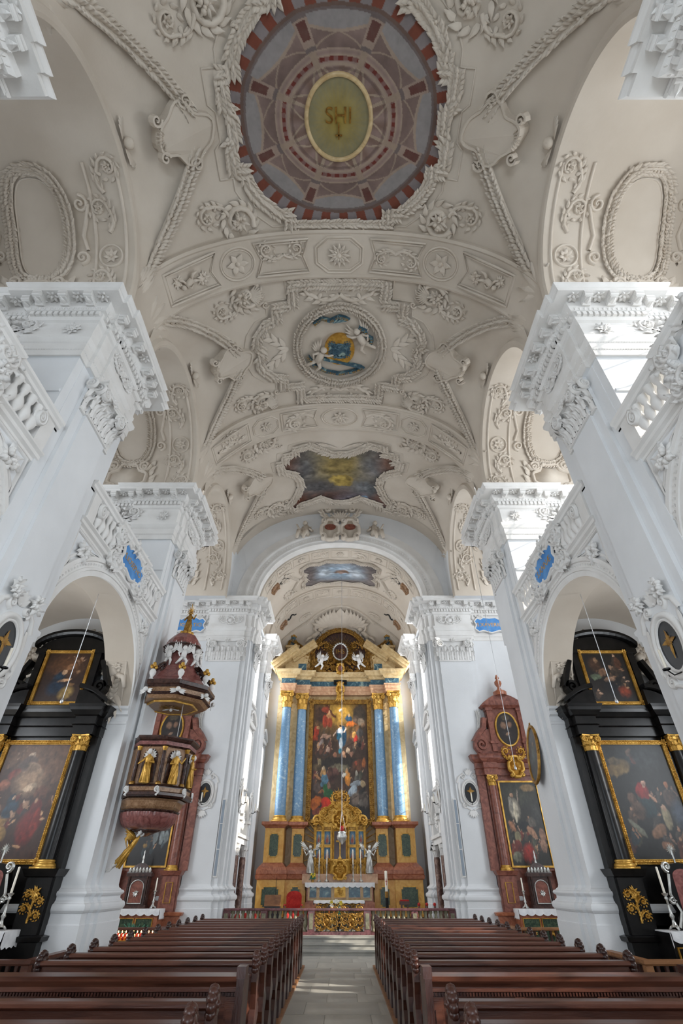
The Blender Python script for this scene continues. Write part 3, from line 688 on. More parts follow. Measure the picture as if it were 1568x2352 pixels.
        for q in (-1, 1):
            spiral(o, 0.75, 2.55 + q * 0.62, 0.24, 1.6, PI / 2 * q, q, 0.07, 0.13)
            for k in range(7): leaf(o, -0.5 + 0.2 * k, 2.55 + q * (0.85 + 0.05 * math.sin(k)), q * (0.6 + 0.3 * (k % 2)), 0.34, 0.1, 0.1, lobes=2)
        o.map(gm).obj('gallery_cartouche', 'stucco', ceil, True)
        # garlands along the two groins, acanthus at their feet, a blank cartouche where they meet
        for q in (-1, 1):
            o = MB(); N_ = 30; pts = []
            for i in range(N_ + 1):
                dy = q * GW * (0.97 - 0.83 * i / N_); gx = groin_x(dy); pts.append((NB.s_of(gx) * s - s * 0.02, yc + dy))
            garland(o, pts, 0.2, 0.2, 0.6, 0.35)
            ridge(o, [(a - s * 0.3, b - q * 0.06) for a, b in pts], 0.03, 0.05)
            o.map(NB.map()).obj('garland', 'stucco', ceil, True)
            o = MB(); u0 = NB.s_of(5.98) * s
            for k in range(6): leaf(o, u0 + s * 0.35, yc + q * 3.22, (PI if s > 0 else 0) + s * q * (-0.55 + 0.24 * k) + s * q * 0.35, 1.25 - 0.12 * abs(k - 2), 0.16, 0.2, lobes=2, curl=0.15 * (k - 2.5), nt=6)
            o.map(NB.map()).obj('acanthus', 'stucco', ceil, True)
        o = MB(); u0 = NB.s_of(4.25) * s
        pl = []
        for i in range(36):
            a = 2 * PI * i / 36; r = 1 + 0.13 * math.cos(4 * a + 0.6) - 0.07 * math.cos(6 * a); pl.append((u0 + 0.78 * math.cos(a) * r, yc + 0.62 * math.sin(a) * r))
        o.prism(pl, lambda x, y, z: (x, y, z), -0.3, 0.14); ridge(o, pl, 0.05, 0.19, True)
        for q in (-1, 1):
            spiral(o, u0 + s * 0.78, yc + q * 0.42, 0.16, 1.4, 0, q * s, 0.05, 0.2); spiral(o, u0 - s * 0.15, yc + q * 0.72, 0.2, 1.4, PI, -q * s, 0.05, 0.2)
        shell(o, u0 + s * 0.55, yc, 0.38, (-0.9 if s > 0 else PI - 0.9), (0.9 if s > 0 else PI + 0.9), 7, 0.2)
        o.map(NB.map()).obj('cartouche', 'vault', ceil)
        # winged cherub head on the gallery arch
        o = MB(); o.ball((0, 0, 0.16), 0.15, 8, 5)
        for q in (-1, 1):
            for k in range(4): leaf(o, q * 0.1, 0, (0 if q > 0 else PI) + q * (0.35 - 0.25 * k), 0.52 - 0.05 * k, 0.075, 0.12)
        o.map(lambda u, v, h: (s * (5.66 - h * 0.8), yc + u, TZ + 2.98 + v + h * 0.3)).obj('cherub_head', 'stucco', ceil, True)
for yc in BAYS: make_bay(yc)
MB().grid(lambda a, b: (lambda q: (q[0], 22.4 + 0.6 * b, q[1]))(NB.at(NB.L * (2 * a - 1))), 48, 1).obj('end_strip', 'vault', ceil, True)
for s in (-1, 1): MB().box(min(s * 5.75, s * 10.3), max(s * 5.75, s * 10.3), 21.6, 22.78, 13.35, 20.6).obj('end_wall', 'plaster', ceil)
# ---------------------------------------------------------------- transverse ribs with framed fields and rosettes
def make_rib(yc, style):
    n = 60; pr_ = [(-0.82, -0.2), (-0.82, 0.0), (-0.74, 0.04), (-0.68, 0.0), (0.68, 0.0), (0.74, 0.04), (0.82, 0.0), (0.82, -0.2)]
    def fn(a, b):
        u, h = pr_[round(b * 7)]; x, z, nx_, nz_ = RB.at((2 * a - 1) * RB.L); return (x + nx_ * h, yc + u, z + nz_ * h)
    rib = MB().grid(fn, n, 7).obj('rib', 'vault', ceil)
    o = MB(); beads = MB()
    def frame(pts):
        ridge(o, pts, 0.03, 0.045, True)
        c = (sum(p[0] for p in pts) / len(pts), sum(p[1] for p in pts) / len(pts))
        ridge(o, [(c[0] + (x - c[0]) * 0.9, c[1] + (y - c[1]) * 0.84) for x, y in pts], 0.018, 0.03, True)
    E = lambda u, a, b: [(u + a * math.cos(2 * PI * i / 28), b * math.sin(2 * PI * i / 28)) for i in range(28)]
    octo = lambda u, a, b: [(u - a, -b * 0.45), (u - a * 0.5, -b), (u + a * 0.5, -b), (u + a, -b * 0.45), (u + a, b * 0.45), (u + a * 0.5, b), (u - a * 0.5, b), (u - a, b * 0.45)]
    if style == 0:
        frame(octo(0, 0.82, 0.6)); rosette(o, 0, 0, 0.42, 12, 0.09, 2)
        for s in (-1, 1):
            frame([(s * 1.05, -0.56), (s * 2.95, -0.56), (s * 2.7, 0.0), (s * 2.95, 0.56), (s * 1.05, 0.56), (s * 1.25, 0.0)])
            scroll(o, s * 1.95, -0.1, 0 if s > 0 else PI, 0.78, 1, 0.07, 1.4); scroll(o, s * 1.95, -0.1, PI if s > 0 else 0, 0.66, -1, 0.07, 1.4)
            frame(E(s * 3.55, 0.6, 0.54)); rosette(o, s * 3.55, 0, 0.38, 6, 0.09, 1)
            frame([(s * 4.25, -0.56), (s * 6.3, -0.5), (s * 6.3, 0.5), (s * 4.25, 0.56), (s * 4.5, 0.0)])
            putto(o, s * 5.3, 0.0, 0.62, -s * 1.2, 0.09, False, s); fruit_bunch(o, s * 4.85, 0.1, 0.28, 0.08, 5); fruit_bunch(o, s * 5.8, -0.1, 0.24, 0.08, 5)
    else:
        frame(E(0, 0.85, 0.56)); rosette(o, 0, 0, 0.4, 8, 0.09, 2)
        for s in (-1, 1):
            frame([(s * 1.05, -0.52), (s * 2.75, -0.52), (s * 2.75, 0.52), (s * 1.05, 0.52), (s * 1.2, 0.0)])
            scroll(o, s * 1.25, -0.1, 0 if s > 0 else PI, 1.2, s, 0.07, 1.4)
            frame(octo(s * 3.5, 0.62, 0.52)); rosette(o, s * 3.5, 0, 0.3, 8, 0.08, 2)
            frame([(s * 4.3, -0.52), (s * 6.4, -0.5), (s * 6.4, 0.5), (s * 4.3, 0.52)])
            scroll(o, s * 4.5, 0.0, 0 if s > 0 else PI, 0.95, -s, 0.07, 1.4); scroll(o, s * 6.1, 0.0, PI if s > 0 else 0, 0.9, s, 0.07, 1.3)
    o.map(lambda u, v, h: RB.map()(u, yc + v, h)).obj('rib_relief', 'stucco', rib, True)
make_rib(PIERS[1], 1); make_rib(PIERS[2], 0); make_rib(PIERS[3], 1); make_rib(PIERS[0], 0)

def inside(poly):
    def f(x, y):
        r = False; n = len(poly)
        for i in range(n):
            (x0, y0), (x1, y1) = poly[i], poly[i - 1]
            if (y0 > y) != (y1 > y) and x < (x1 - x0) * (y - y0) / (y1 - y0) + x0: r = not r
        return r
    return f
def densify(poly, d=0.18):
    out = []
    for a, b in zip(poly, poly[1:] + poly[:1]):
        k = max(1, int(math.hypot(b[0] - a[0], b[1] - a[1]) / d)); out += [(a[0] + (b[0] - a[0]) * i / k, a[1] + (b[1] - a[1]) * i / k) for i in range(k)]
    return out
def text(body, size, m, parent, M4, ext=0.006, name='lettering', sp=1.0, sy=1.0):
    c = bpy.data.curves.new(name, 'FONT'); c.body = body; c.size = size; c.extrude = ext; c.align_x = 'CENTER'; c.align_y = 'CENTER'; c.space_character = sp
    t = bpy.data.objects.new(name, c); col.objects.link(t); dg = bpy.context.evaluated_depsgraph_get(); me = bpy.data.meshes.new_from_object(t.evaluated_get(dg))
    bpy.data.objects.remove(t); me.materials.clear(); me.materials.append(M(m)); o = link(name, me, parent); o.matrix_local = M4; return o

# ---------------------------------------------------------------- ceiling picture of the first bay: painted dome with a sunburst monogram
def ceiling_frame(poly, yc, wd=0.22, parent=ceil):
    o = MB(); garland(o, densify(poly), wd, 0.15, 0.5, 0.1, True)
    o.map(NB.map()).obj('picture_frame', 'stucco', parent, True)
    c = (0, yc); o = MB(); ridge(o, densify([(c[0] + (x - c[0]) * 1.14, c[1] + (y - c[1]) * 1.14) for x, y in poly]), 0.03, 0.035, True)
    o.map(NB.map()).obj('outer_fillet', 'vault', parent, True)
y1 = BAYS[1]
def arcp(cx, cy, r, a0, a1, n=8): return [(cx + r * math.cos(a0 + (a1 - a0) * i / n), cy + r * math.sin(a0 + (a1 - a0) * i / n)) for i in range(n + 1)]
q4 = []
dome = [(1.62, 2.78), (1.62, 2.4), (1.95, 2.4)] + [(2.2, 2.2), (2.5, 1.95), (2.72, 1.65), (2.86, 1.4)] + [(2.86, 1.1), (3.22, 1.1), (3.22, 0.45), (3.05, 0.3), (3.05, -0.3), (3.22, -0.45), (3.22, -1.1), (2.86, -1.1), (2.86, -1.4), (2.72, -1.65), (2.5, -1.95), (2.2, -2.2), (1.95, -2.4), (1.62, -2.4), (1.62, -2.78)]
poly1 = [(x, y1 + y) for x, y in dome] + [(-x, y1 + y) for x, y in reversed(dome)]
ceiling_frame(poly1, y1)
def dome_col(u, v):
    x, y = (u - 0.5) * 6.6, (v - 0.5) * 5.8; X, Y = x / 3.05, y / 2.6; n = fbm(x * 2.2, y * 2.2); n2 = fbm(x * 7 + 3, y * 7)
    a = math.atan2(Y, X); k = (a / (2 * PI) * 8 + 8.5) % 1.0; r = math.hypot(X, Y) * (0.93 + 0.07 * math.cos((k - 0.5) * PI / 4) ** 4); t = (k - 0.5) * 2; kk = abs(t)
    pink, dark, sky, brick, red, cream, brown, lilac = [rgb(h)[:3] for h in ('86716a', '57463f', '918d8a', '74402f', '63281f', '9c8a78', '745d52', '7d7473')]
    mix = lambda p, q, f: [p[i] + (q[i] - p[i]) * max(0, min(1, f)) for i in range(3)]
    er = math.hypot(x / 0.88, (y + 0.05) / 0.93)
    if er < 1.0:
        ray = 0.5 + 0.5 * math.sin(math.atan2(y, x) * 36); c = mix(rgb('9a8438')[:3], rgb('837c5e')[:3], er * 1.1 - 0.1 + 0.14 * ray)
    elif er < 1.12: c = cream
    elif r < 0.46:
        c = mix(pink, brown, 0.5 + 0.5 * math.sin(a * 16)); c = cream if (kk > 0.9 or abs(kk - (r - 0.3) * 5) < 0.07) else c; c = mix(c, dark, 0.5) if abs(r - 0.44) < 0.012 else c
    elif r < 0.6:
        q = (r - 0.46) / 0.14; c = mix(pink, cream, 0.4 + 0.4 * math.sin(q * 14))
        if 0.3 < q < 0.55: c = red if int(k * 10) % 2 else mix(red, pink, 0.5)
        if kk > 0.86: c = mix(cream, brown, 0.3)
    elif r < 0.89:
        q = (r - 0.6) / 0.29; top = 0.42 + 0.34 * kk * kk
        if kk > 0.8:
            c = mix(pink, cream, 0.5)
            if kk > 0.87 and 0.3 < q < 0.8: c = mix(red, dark, 0.3 + 0.5 * n2)
            if q > 0.86 or q < 0.12: c = mix(dark, lilac, 0.4)
        elif abs(q - top) < 0.045: c = mix(cream, pink, 0.3)
        elif q > top: c = mix(sky, lilac, 0.3 + 0.4 * n) if q < 0.93 else mix(dark, lilac, 0.4)
        else:
            c = mix(dark, pink, 0.25 + 0.75 * q * (0.6 + 0.4 * t) + 0.3 * n); gl = abs(q / max(top, 0.1) - (1 - kk * 1.1)); c = mix(c, cream, 0.6) if gl < 0.05 else c
    else:
        j = int((a / (2 * PI)) * 64 + 100); c = mix(brick, red, 0.3 * n) if j % 2 else lilac
        if r < 0.92: c = mix(dark, brown, 0.4)
    g = 0.72 + 0.3 * n + 0.26 * n2; return tuple(x_ * g for x_ in c) + (1,)
P1 = inside(poly1)
picture('ceiling_fresco', lambda u, v: NB.map(0.03)((u - 0.5) * 6.6, y1 + (v - 0.5) * 5.8, 0), 330, 295, dome_col, 'fresco', ceil, lambda u, v: P1((u - 0.5) * 6.6, y1 + (v - 0.5) * 5.8))
o = MB(); ridge(o, [(0.93 * math.cos(2 * PI * i / 48), y1 - 0.05 + 0.98 * math.sin(2 * PI * i / 48)) for i in range(48)], 0.07, 0.09, True); o.map(NB.map()).obj('oval_ring', 'cream_marble', ceil, True)
text('SHI', 0.55, 'gold_dark', ceil, basis((0, y1 - 0.12, NB.z(0) - 0.05), (1, 0, 0), (0, -1, 0), (0, 0, -1)), 0.008, 'monogram')
MB().box(-0.02, 0.02, y1 + 0.02, y1 + 0.42, 19.32, 19.345).box(-0.1, 0.1, y1 + 0.3, y1 + 0.34, 19.32, 19.345).obj('monogram_cross', 'gold_dark', ceil)

# ---------------------------------------------------------------- second bay: stepped garland frame, wreath, angels and painted arms
y2 = BAYS[2]
st = [(1.75, 2.62), (1.75, 1.85), (2.45, 1.85), (2.45, 1.35), (2.9, 1.2), (3.25, 0.8), (3.4, 0.35), (3.2, 0.15), (3.2, -0.15), (3.4, -0.35), (3.25, -0.8), (2.9, -1.2), (2.45, -1.35), (2.45, -1.85), (1.75, -1.85), (1.75, -2.62)]
poly2 = [(x, y2 + y) for x, y in st] + [(-x, y2 + y) for x, y in reversed(st)]
ceiling_frame(poly2, y2)
o = MB(); garland(o, [(1.75 * math.cos(2 * PI * i / 60), y2 + 1.75 * math.sin(2 * PI * i / 60)) for i in range(60)], 0.19, 0.2, 0.6, 0.5, True); o.map(NB.map()).obj('wreath', 'stucco', ceil, True)
o = MB(); o.prism([(0.62 * math.cos(2 * PI * i / 32), y2 + 0.1 + 0.72 * math.sin(2 * PI * i / 32)) for i in range(32)], lambda x, y, z: NB.map()(x, y, z), 0.0, 0.12); arms = o.obj('arms_medallion', 'gold', ceil)
o = MB(); cartouche(o, 0, y2 + 0.15, 0.26, 0.3, 0.05, 0.04)
for s in (-1, 1):
    for k in range(6): scroll(o, 0, y2 - 0.2 + 0.12 * k, (0 if s > 0 else PI) + s * (0.5 - 0.25 * k), 0.42, s if k % 2 else -s, 0.03, 1.4)
o.map(NB.map(0.12)).obj('painted_arms', 'blue_marble_dark', arms, True)
for (a, b, fl, an) in ((-0.95, -0.1, 1, -0.5), (1.0, 0.75, -1, 0.5)):
    o = MB(); putto(o, a, y2 + b - 0.1, 0.95, an, 0.14, True, fl); o.map(lambda u, v, h: NB.map()(u, 2 * y2 - v + 0.4, h)).obj('angel_relief', 'stucco', ceil, True)
for k, (pts, tx) in enumerate((([(-1.0, -1.05), (-0.7, -1.28), (-0.35, -1.18), (0.0, -1.35), (0.35, -1.25)], 'BATTENS IO VICTOR'), ([(0.75, -0.9), (1.05, -0.8), (1.05, -0.55), (1.3, -0.45), (1.3, -0.2)], 'VIRTUTE'), ([(-1.35, 0.35), (-1.1, 0.8), (-0.6, 1.15), (0.0, 1.28), (0.6, 1.15), (1.0, 0.95)], 'DONEC VOLVENTIBUS ANNIS VOLABIT'))):
    o = MB(); ridge(o, [(x, y2 + y) for x, y in densify(pts, 0.1)[:-6]], 0.085, 0.12); b_ = o.map(NB.map(0.05)).obj('banderole', 'blue_marble_dark', ceil)
    n_ = len(tx); 
    for i, ch in enumerate(tx):
        if ch == ' ': continue
        t = (i + 0.5) / n_ * (len(pts) - 1); j = min(int(t), len(pts) - 2); fx = t - j; px_ = pts[j][0] + (pts[j + 1][0] - pts[j][0]) * fx; py_ = pts[j][1] + (pts[j + 1][1] - pts[j][1]) * fx
        d = Vector((pts[j + 1][0] - pts[j][0], pts[j + 1][1] - pts[j][1])).normalized(); P = NB.map(0.18)(px_, y2 + py_, 0)
        text(ch, 0.13, 'gold', b_, basis(P, (d.x, d.y, 0), (d.y, -d.x, 0), (0, 0, -1)), 0.004)
o = MB()
for s in (-1, 1):
    for e in (-1, 1):
        u0, v0 = s * 2.55, y2 + e * 0.05
        for k in range(6): leaf(o, s * 2.1 + s * 0.15 * k, y2 + e * 0.12 * k, (0 if s > 0 else PI) + s * e * (0.3 + 0.9 * (k % 2)), 0.5, 0.1, 0.07)
    scroll(o, 0, y2 - 2.2, 0 if s > 0 else PI, 1.4, -s, 0.08, 1.2); scroll(o, 0, y2 + 2.2, 0 if s > 0 else PI, 1.4, s, 0.08, 1.2)
o.map(NB.map()).obj('branch_relief', 'stucco', ceil, True)
# ---------------------------------------------------------------- third bay: fresco in a waved frame
y3 = BAYS[3] + 0.6
wv = [(0.0, 2.2), (0.5, 2.12), (1.1, 1.75), (1.7, 2.0), (2.3, 2.15), (2.35, 2.55), (2.9, 2.55), (2.95, 2.0), (2.5, 1.4), (2.15, 0.6), (2.2, 0.0), (2.5, -0.5), (3.1, -0.9), (3.15, -1.5), (2.85, -1.5), (2.8, -1.95), (2.3, -1.95), (2.25, -2.3), (1.5, -2.4), (0.9, -2.0), (0.4, -1.75), (0, -1.75)]
poly3 = [(x, y3 + y) for x, y in wv] + [(-x, y3 + y) for x, y in reversed(wv[1:-1])]
ceiling_frame(poly3, y3, 0.24)
fr3 = paint([(0.5, 0.36, 0.3, 0.22, 0, '8b7f5c', 0.5), (0.5, 0.34, 0.18, 0.14, 0, '8a7848', 0.5), (0.2, 0.35, 0.14, 0.2, 0, '6c6a6a', 0.6), (0.8, 0.35, 0.14, 0.2, 0, '6c6a6a', 0.6), (0.08, 0.25, 0.1, 0.2, 0, '6c5044', 0.5), (0.92, 0.25, 0.1, 0.2, 0, '6c5044', 0.5), (0.5, 0.56, 0.12, 0.08, 0, 'a8904e', 0.15), (0.5, 0.56, 0.09, 0.06, 0, 'b59b50', 0.15), (0.3, 0.65, 0.12, 0.1, 0, '5f5c5c', 0.5), (0.72, 0.66, 0.12, 0.1, 0, '66686a', 0.5), (0.4, 0.85, 0.2, 0.12, 0, '5a4038', 0.5), (0.65, 0.88, 0.2, 0.12, 0, '666068', 0.5), (0.72, 0.84, 0.05, 0.04, 0, '87a0b8', 0.3), (0.12, 0.8, 0.1, 0.12, 0, '6a4030', 0.5), (0.9, 0.8, 0.1, 0.12, 0, '6e4c40', 0.5)], '6a625e', 0.5, 7, 3.0, 0.05)
P3 = inside(poly3)
picture('ceiling_fresco', lambda u, v: NB.map(0.03)((u - 0.5) * 6.6, y3 + (v - 0.5) * 5.4, 0), 170, 140, fr3, 'fresco', ceil, lambda u, v: P3((u - 0.5) * 6.6, y3 + (v - 0.5) * 5.4))
o = MB()
for s in (-1, 1):
    for k in range(7): leaf(o, s * 0.12 + s * 0.14 * k, y3 - 2.1 - 0.05 * k * (2 - k * 0.3), (0 if s > 0 else PI) - s * 0.35, 0.6, 0.07, 0.08, curl=-s * 0.2)
o.map(NB.map()).obj('palm_relief', 'stucco', ceil, True)
# ---------------------------------------------------------------- reliefs between frame and ribs (trophies, shells, scrolls)
for b, yc in enumerate(BAYS):
    for s in (-1, 1):
        for e in (-1, 1):
            if b == 0: continue
            o = MB(); u0 = s * (3.3 if b == 1 else 3.45 if b == 2 else 3.7); v0 = yc + e * (2.45 if b != 3 else 2.6)
            ridge(o, spiral_pts(u0, v0, 0.5, 1.25, 0.4 * e, s * e), lambda t: 0.1 * (1 - 0.5 * t), 0.12)
            for k in range(13):
                a = 2 * PI * k / 13; leaf(o, u0 + 0.45 * math.cos(a), v0 + 0.45 * math.sin(a), a + s * 0.8, 0.32, 0.09, 0.13, curl=s * 0.4)
            if b == 1: fruit_bunch(o, u0, v0, 0.34, 0.2, 8)
            elif b == 2: shell(o, u0 - s * 0.1, v0, 0.5, (PI if s > 0 else 0) - 1.1, (PI if s > 0 else 0) + 1.1, 11, 0.16); fruit_bunch(o, u0 + s * 0.2, v0, 0.34, 0.2, 7)
            else: rosette(o, u0, v0, 0.36, 9, 0.16, 2)
            scroll(o, u0 + s * 0.3, v0 - e * 0.2, (0 if s > 0 else PI) - s * e * 0.5, 0.95, s * e, 0.1, 1.3); spiral(o, u0 - s * 0.65, v0 - e * 0.45, 0.14, 1.4, 0, 1, 0.04, 0.07)
            o.map(NB.map()).obj('trophy_relief', 'stucco', ceil, True)

# ================================================================ CHANCEL ARCH AND CHANCEL
EY = 22.75
CB = Barrel(4.4, 3.9, 13.36, 2.2)
east = tag(empty('wall_east'), 'white chancel arch wall with paired pilasters and coat of arms', 'wall', kind='structure')
mb = MB(); n = 48; v = []; xs = [-6.6 + 13.2 * i / n for i in range(n + 1)]
for i in range(n + 1):
    s_ = CB.L * (2 * i / n - 1); x, z, _, _ = CB.at(s_); v += [(x, EY, z), (x * 1.5, EY, 20.6)]
mb.add(v, [(2 * i, 2 * i + 1, 2 * i + 3, 2 * i + 2) for i in range(n)])
for s in (-1, 1):
    mb.box(min(s * 4.45, s * 10.6), max(s * 4.45, s * 10.6), EY + 0.02, EY + 0.6, 0, 13.4); mb.box(min(s * 4.45, s * 10.6), max(s * 4.45, s * 10.6), EY + 0.02, EY + 0.2, 13.3, 20.6)
mb.obj('arch_wall', 'plaster', east)
# archivolt and the deep cove around it
ring = [(-0.02, 0.6), (-0.02, -0.03), (0.1, -0.05), (0.16, -0.1), (0.22, -0.1), (0.26, -0.04), (0.5, -0.06), (0.56, -0.14), (0.64, -0.14), (0.68, -0.02), (1.1, -0.02)]
def rg(a, b):
    o_, d_ = ring[round(b * 10)]; x, z, nx_, nz_ = CB.at(CB.L * (2 * a - 1)); return (x - nx_ * o_, EY + d_, z - nz_ * o_)
MB().grid(rg, 60, 10).obj('archivolt', 'white_stucco', east)
bd = MB()
for i in range(90):
    x, z, nx_, nz_ = CB.at(CB.L * (2 * (i + 0.5) / 90 - 1)); bd.ball((x - nx_ * 0.38, EY - 0.06, z - nz_ * 0.38), 0.045, 5, 2)
tag(bd.obj('bead', 'white_stucco', east), kind='stuff')
# coat of arms with two seated figures on top of the arch
def figure(mb, s=1.0, lean=0.0, arm=1, flip=1, wings=False, seated=False):
    """a draped standing or seated figure about 1 tall, facing -y, feet at the origin"""
    V = lambda x, y, z: (x * flip * s, y * s, z * s)
    if seated:
        mb.tube([V(0, 0, 0.55), V(0.02, 0, 0.35), V(0.0, -0.02, 0.18)], [0.09 * s, 0.12 * s, 0.14 * s], 8)
        for q in (-1, 1): mb.tube([V(q * 0.06, 0, 0.2), V(q * 0.1 + 0.12, -0.2, 0.22), V(q * 0.1 + 0.16, -0.22, -0.05)], [0.085 * s, 0.075 * s, 0.05 * s], 6)
        hz = 0.66
    else:
        mb.lathe([(0.17 * s, 0), (0.15 * s, 0.12 * s), (0.13 * s, 0.3 * s), (0.135 * s, 0.48 * s), (0.1 * s, 0.58 * s), (0.12 * s, 0.7 * s), (0.12 * s, 0.78 * s), (0.05 * s, 0.83 * s), (0.04 * s, 0.86 * s)], n=10, sy=0.75)
        for k in range(6):
            a = 2 * PI * k / 6; mb.tube([V(0.16 * math.cos(a), 0.12 * math.sin(a), 0.02), V(0.12 * math.cos(a + 0.4), 0.1 * math.sin(a + 0.4), 0.35), V(0.1 * math.cos(a + 1.0), 0.09 * math.sin(a + 1.0), 0.6)], [0.03 * s, 0.035 * s, 0.02 * s], 5)
        hz = 0.93
    mb.ball(V(lean, -0.02, hz), 0.075 * s, 8, 6, sz=1.2); mb.ball(V(lean, 0.02, hz + 0.02), 0.082 * s, 8, 5)
    z0 = hz - 0.18
    mb.tube([V(0.1, 0, z0), V(0.2, -0.06, z0 - 0.12), V(0.3, -0.1, z0 + (0.08 if arm > 0 else -0.2))], [0.045 * s, 0.04 * s, 0.025 * s], 6)
    mb.tube([V(-0.1, 0, z0), V(-0.2, -0.06, z0 - 0.16), V(-0.1, -0.16, z0 - 0.14)], [0.045 * s, 0.04 * s, 0.025 * s], 6)
    if wings:
        for q in (-1, 1):
            for k in range(5):
                a = 1.9 - 0.35 * k; p = [V(q * 0.05, 0.08, z0), V(q * (0.05 + 0.2 * math.cos(a - 1.2)), 0.14, z0 + 0.2 * math.sin(a)), V(q * (0.08 + 0.42 * math.cos(a - 1.1)), 0.16, z0 + 0.42 * math.sin(a - 0.1))]
                mb.tube(p, [0.05 * s, 0.05 * s, 0.012 * s], 5)
    return mb
g = empty('coat_of_arms', (0, EY - 0.12, 17.3)); g.parent = east; g.scale = (1.35, 1.35, 1.3)
o = MB(); cartouche(o, -0.42, 0.5, 0.36, 0.5, 0.16, 0.08); cartouche(o, 0.42, 0.5, 0.36, 0.5, 0.16, 0.08); scroll(o, -0.2, 1.05, PI * 0.8, 0.9, -1, 0.14, 1.5); scroll(o, 0.2, 1.05, PI * 0.2, 0.9, 1, 0.14, 1.5)
for k in range(7): leaf(o, 0, 1.0, PI / 2 + 0.3 * (k - 3), 0.5, 0.1, 0.16)
o.map(plane_map((0, -0.1, 0), (1, 0, 0), (0, 0, 1), (0, -1, 0))).obj('shields', 'stucco', g, True)
for q in (-1, 1):
    MB().prism([(q * 0.42 + 0.24 * math.cos(2 * PI * i / 16), 0.62 + 0.16 * math.sin(2 * PI * i / 16)) for i in range(16)], lambda x, y, z: (x, -0.17 - z, y), 0, 0.02).obj('red_field', 'altar_red', g)
    f_ = figure(MB(), 1.35, 0.04, 1, q, True, True); f_.map(lambda x, y, z: (x + q * 1.45, y, z + 0.05)).obj('seated_figure', 'stucco', g, True)
